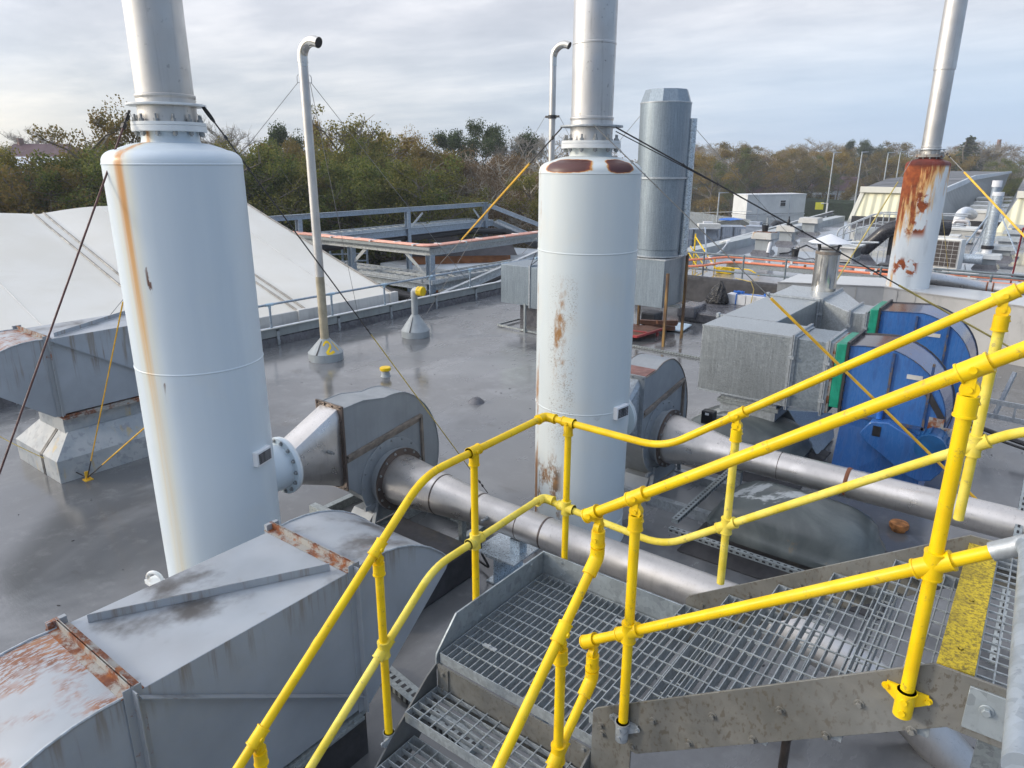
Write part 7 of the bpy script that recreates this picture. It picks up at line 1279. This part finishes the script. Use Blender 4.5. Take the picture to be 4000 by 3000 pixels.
house('pale low white building glimpsed through the trees at the left',75,612,85,11,6,3,.8,R(37),M['white_plain'],M['trimgrey'])
for lab,u,v,d in (('pale house glimpsed between trees behind the site cabins',3018,715,140),('white gabled house glimpsed right of the lamp post in the wood',3265,690,150),('small pale house half hidden in the far wood',2690,575,260)): house(lab,u,v,d,10,7,4,2.4,R(30),M['white_plain'],M['roof_tile'])
p=at(1790,905,d=37); az=R(37+8); T=thing('timber_shed','small orange timber shed with a dark felt roof below the birches','shed',(p.x,p.y,GZ)); z=p.z-1.0
part('walls',rotbox((p.x,p.y),5.0,3.2,z-GZ,az,GZ),M['shedwood'],T); x=V((math.cos(az),math.sin(az),0)); y=V((-x.y,x.x,0)); c=V((p.x,p.y,z)); part('roof',MB().hexa([c-x*2.8-y*1.9,c+x*2.8-y*1.9,c+x*2.8+y*1.9,c-x*2.8+y*1.9],[c-x*2.6-y*.3+V((0,0,.75)),c+x*2.6-y*.3+V((0,0,.75)),c+x*2.6+y*.3+V((0,0,.75)),c-x*2.6+y*.3+V((0,0,.75))]),M['shedfelt'],T)
structure('grass_verge',MB().quad((-34,20,-5.585),(-20,20,-5.585),(-24,44,-5.585),(-40,40,-5.585)),M['lawn'])
p=at(3905,545,d=240); solo('mast',MB().cyl((p.x,p.y,GZ),(p.x,p.y,p.z),.6,.5,n=10),M['brick'],'thin brown chimney stack on the horizon right of the conifer','mast',loc=(p.x,p.y,GZ))
# ================================================================ sky, sun, camera
sun_az=R(-37.2-92); sun_el=R(19)
sd=V((math.sin(sun_az)*math.cos(sun_el),math.cos(sun_az)*math.cos(sun_el),math.sin(sun_el)))
W=bpy.data.worlds.new('World'); SC.world=W; W.use_nodes=True; nt=W.node_tree; N=nt.nodes; Lk=nt.links
for n_ in list(N): N.remove(n_)
class WM(Mt):
    def __init__(s): s.t=nt
w_=WM(); out=N.new('ShaderNodeOutputWorld'); bg=N.new('ShaderNodeBackground'); sky=N.new('ShaderNodeTexSky'); sky.sky_type='NISHITA'; sky.sun_disc=False; sky.sun_elevation=sun_el; sky.sun_rotation=sun_az%(2*math.pi); sky.altitude=50; sky.air_density=1.2; sky.dust_density=2.0
tc=N.new('ShaderNodeTexCoord'); sp_=N.new('ShaderNodeSeparateXYZ'); Lk.new(tc.outputs['Generated'],sp_.inputs[0]); X,Y,Z=sp_.outputs
zc=w_.mth('ADD',w_.mth('MAXIMUM',Z,0.),.10); cx=w_.mth('DIVIDE',X,zc); cy=w_.mth('DIVIDE',Y,zc); cb_=N.new('ShaderNodeCombineXYZ'); Lk.new(cx,cb_.inputs[0]); Lk.new(cy,cb_.inputs[1])
rot=N.new('ShaderNodeMapping'); rot.inputs['Rotation'].default_value=(0,0,R(-37)); rot.inputs['Scale'].default_value=(.7,1.15,1); Lk.new(cb_.outputs[0],rot.inputs[0]); cv=rot.outputs[0]
n1=w_.noise(.55,7,cv,.58,.25); n2=w_.noise(1.7,6,cv,.6,.3); nn=w_.mth('ADD',w_.mth('MULTIPLY',n1,.7),w_.mth('MULTIPLY',n2,.3))
SK=10.8
def k3(c): return tuple(x*SK for x in c)
lowc=w_.ramp(nn,[(.34,(.40,.45,.53)),(.46,(.49,.54,.60)),(.56,(.60,.63,.67)),(.68,(.76,.76,.76))])
elv=w_.mr(Z,.02,.20); upc=w_.ramp(nn,[(.33,(.42,.45,.52)),(.47,(.56,.58,.645)),(.61,(.79,.79,.83))]); cl=w_.mix(elv,lowc,upc)
rdot=w_.mth('ADD',w_.mth('MULTIPLY',X,math.cos(R(37))),w_.mth('MULTIPLY',Y,math.sin(R(37))))   # towards the right of the view
bl=w_.mth('MULTIPLY',w_.mr(rdot,-.3,.6,0,.85),w_.mr(Z,.21,.04,0,1)); cl=w_.mix(bl,cl,(.40,.53,.72))
wm=w_.mth('MULTIPLY',w_.mr(rdot,-.35,-.72),w_.mr(Z,.12,.0,0,.8)); cl=w_.mix(wm,cl,(.95,.87,.70))
# brighter towards the zenith and the veiled sun, as overcast skies are
sdn=N.new('ShaderNodeVectorMath'); sdn.operation='DOT_PRODUCT'; Lk.new(tc.outputs['Generated'],sdn.inputs[0]); sdn.inputs[1].default_value=sd
glow=w_.mth('MULTIPLY',w_.mth('ADD',w_.mr(Z,.2,.9,1.0,1.35),w_.mth('MULTIPLY',w_.mr(sdn.outputs['Value'],.45,1.0),1.8)),w_.mr(X,.02,.7,1.0,.72))
cl=w_.mix(w_.mr(X,.03,.6,0,.85),cl,(.33,.48,.74))
vm=N.new('ShaderNodeVectorMath'); vm.operation='SCALE'; Lk.new(cl,vm.inputs[0]); Lk.new(w_.mth('MULTIPLY',glow,SK),vm.inputs['Scale'])
fin=w_.mix(.88,sky.outputs[0],vm.outputs[0]); Lk.new(fin,bg.inputs[0]); bg.inputs[1].default_value=.1; Lk.new(bg.outputs[0],out.inputs[0])
ld=bpy.data.lights.new('sun','SUN'); ld.energy=1.5; ld.angle=R(10); ld.color=(1,.88,.70); lo=bpy.data.objects.new('sun',ld); COL.objects.link(lo); lo.rotation_euler=sd.to_track_quat('Z','Y').to_euler(); lo.location=(0,0,30)
cam=bpy.data.cameras.new('camera'); co=bpy.data.objects.new('camera',cam); COL.objects.link(co); SC.camera=co; cam.sensor_width=36; cam.lens=36*CF/4000; cam.clip_end=3000; cam.clip_start=.05
co.matrix_world=Matrix.Translation((0,0,CH))@Matrix.Rotation(YA,4,'Z')@Matrix.Rotation(R(90)-TH,4,'X')@Matrix.Rotation(RO,4,'Z')
SC.view_settings.view_transform='Standard'; SC.view_settings.look='None'; SC.view_settings.exposure=.36; SC.view_settings.gamma=1
SC.cycles.use_denoising=True; SC.cycles.max_bounces=6; SC.cycles.diffuse_bounces=3; SC.cycles.glossy_bounces=3; SC.cycles.transmission_bounces=2; SC.cycles.sample_clamp_indirect=6

# thin damp air
hz=bpy.data.materials.new('damp_air'); hz.use_nodes=True; t=hz.node_tree
for n_ in list(t.nodes): t.nodes.remove(n_)
o=t.nodes.new('ShaderNodeOutputMaterial'); pv=t.nodes.new('ShaderNodeVolumePrincipled'); pv.inputs['Color'].default_value=(.86,.90,.96,1); pv.inputs['Density'].default_value=.0008; t.links.new(pv.outputs[0],o.inputs['Volume'])
solo('haze',MB().box(-420,140,-60,460,-6.6,14),hz,None,None,kind='stuff')
SC.cycles.volume_bounces=0; SC.cycles.volume_max_steps=32
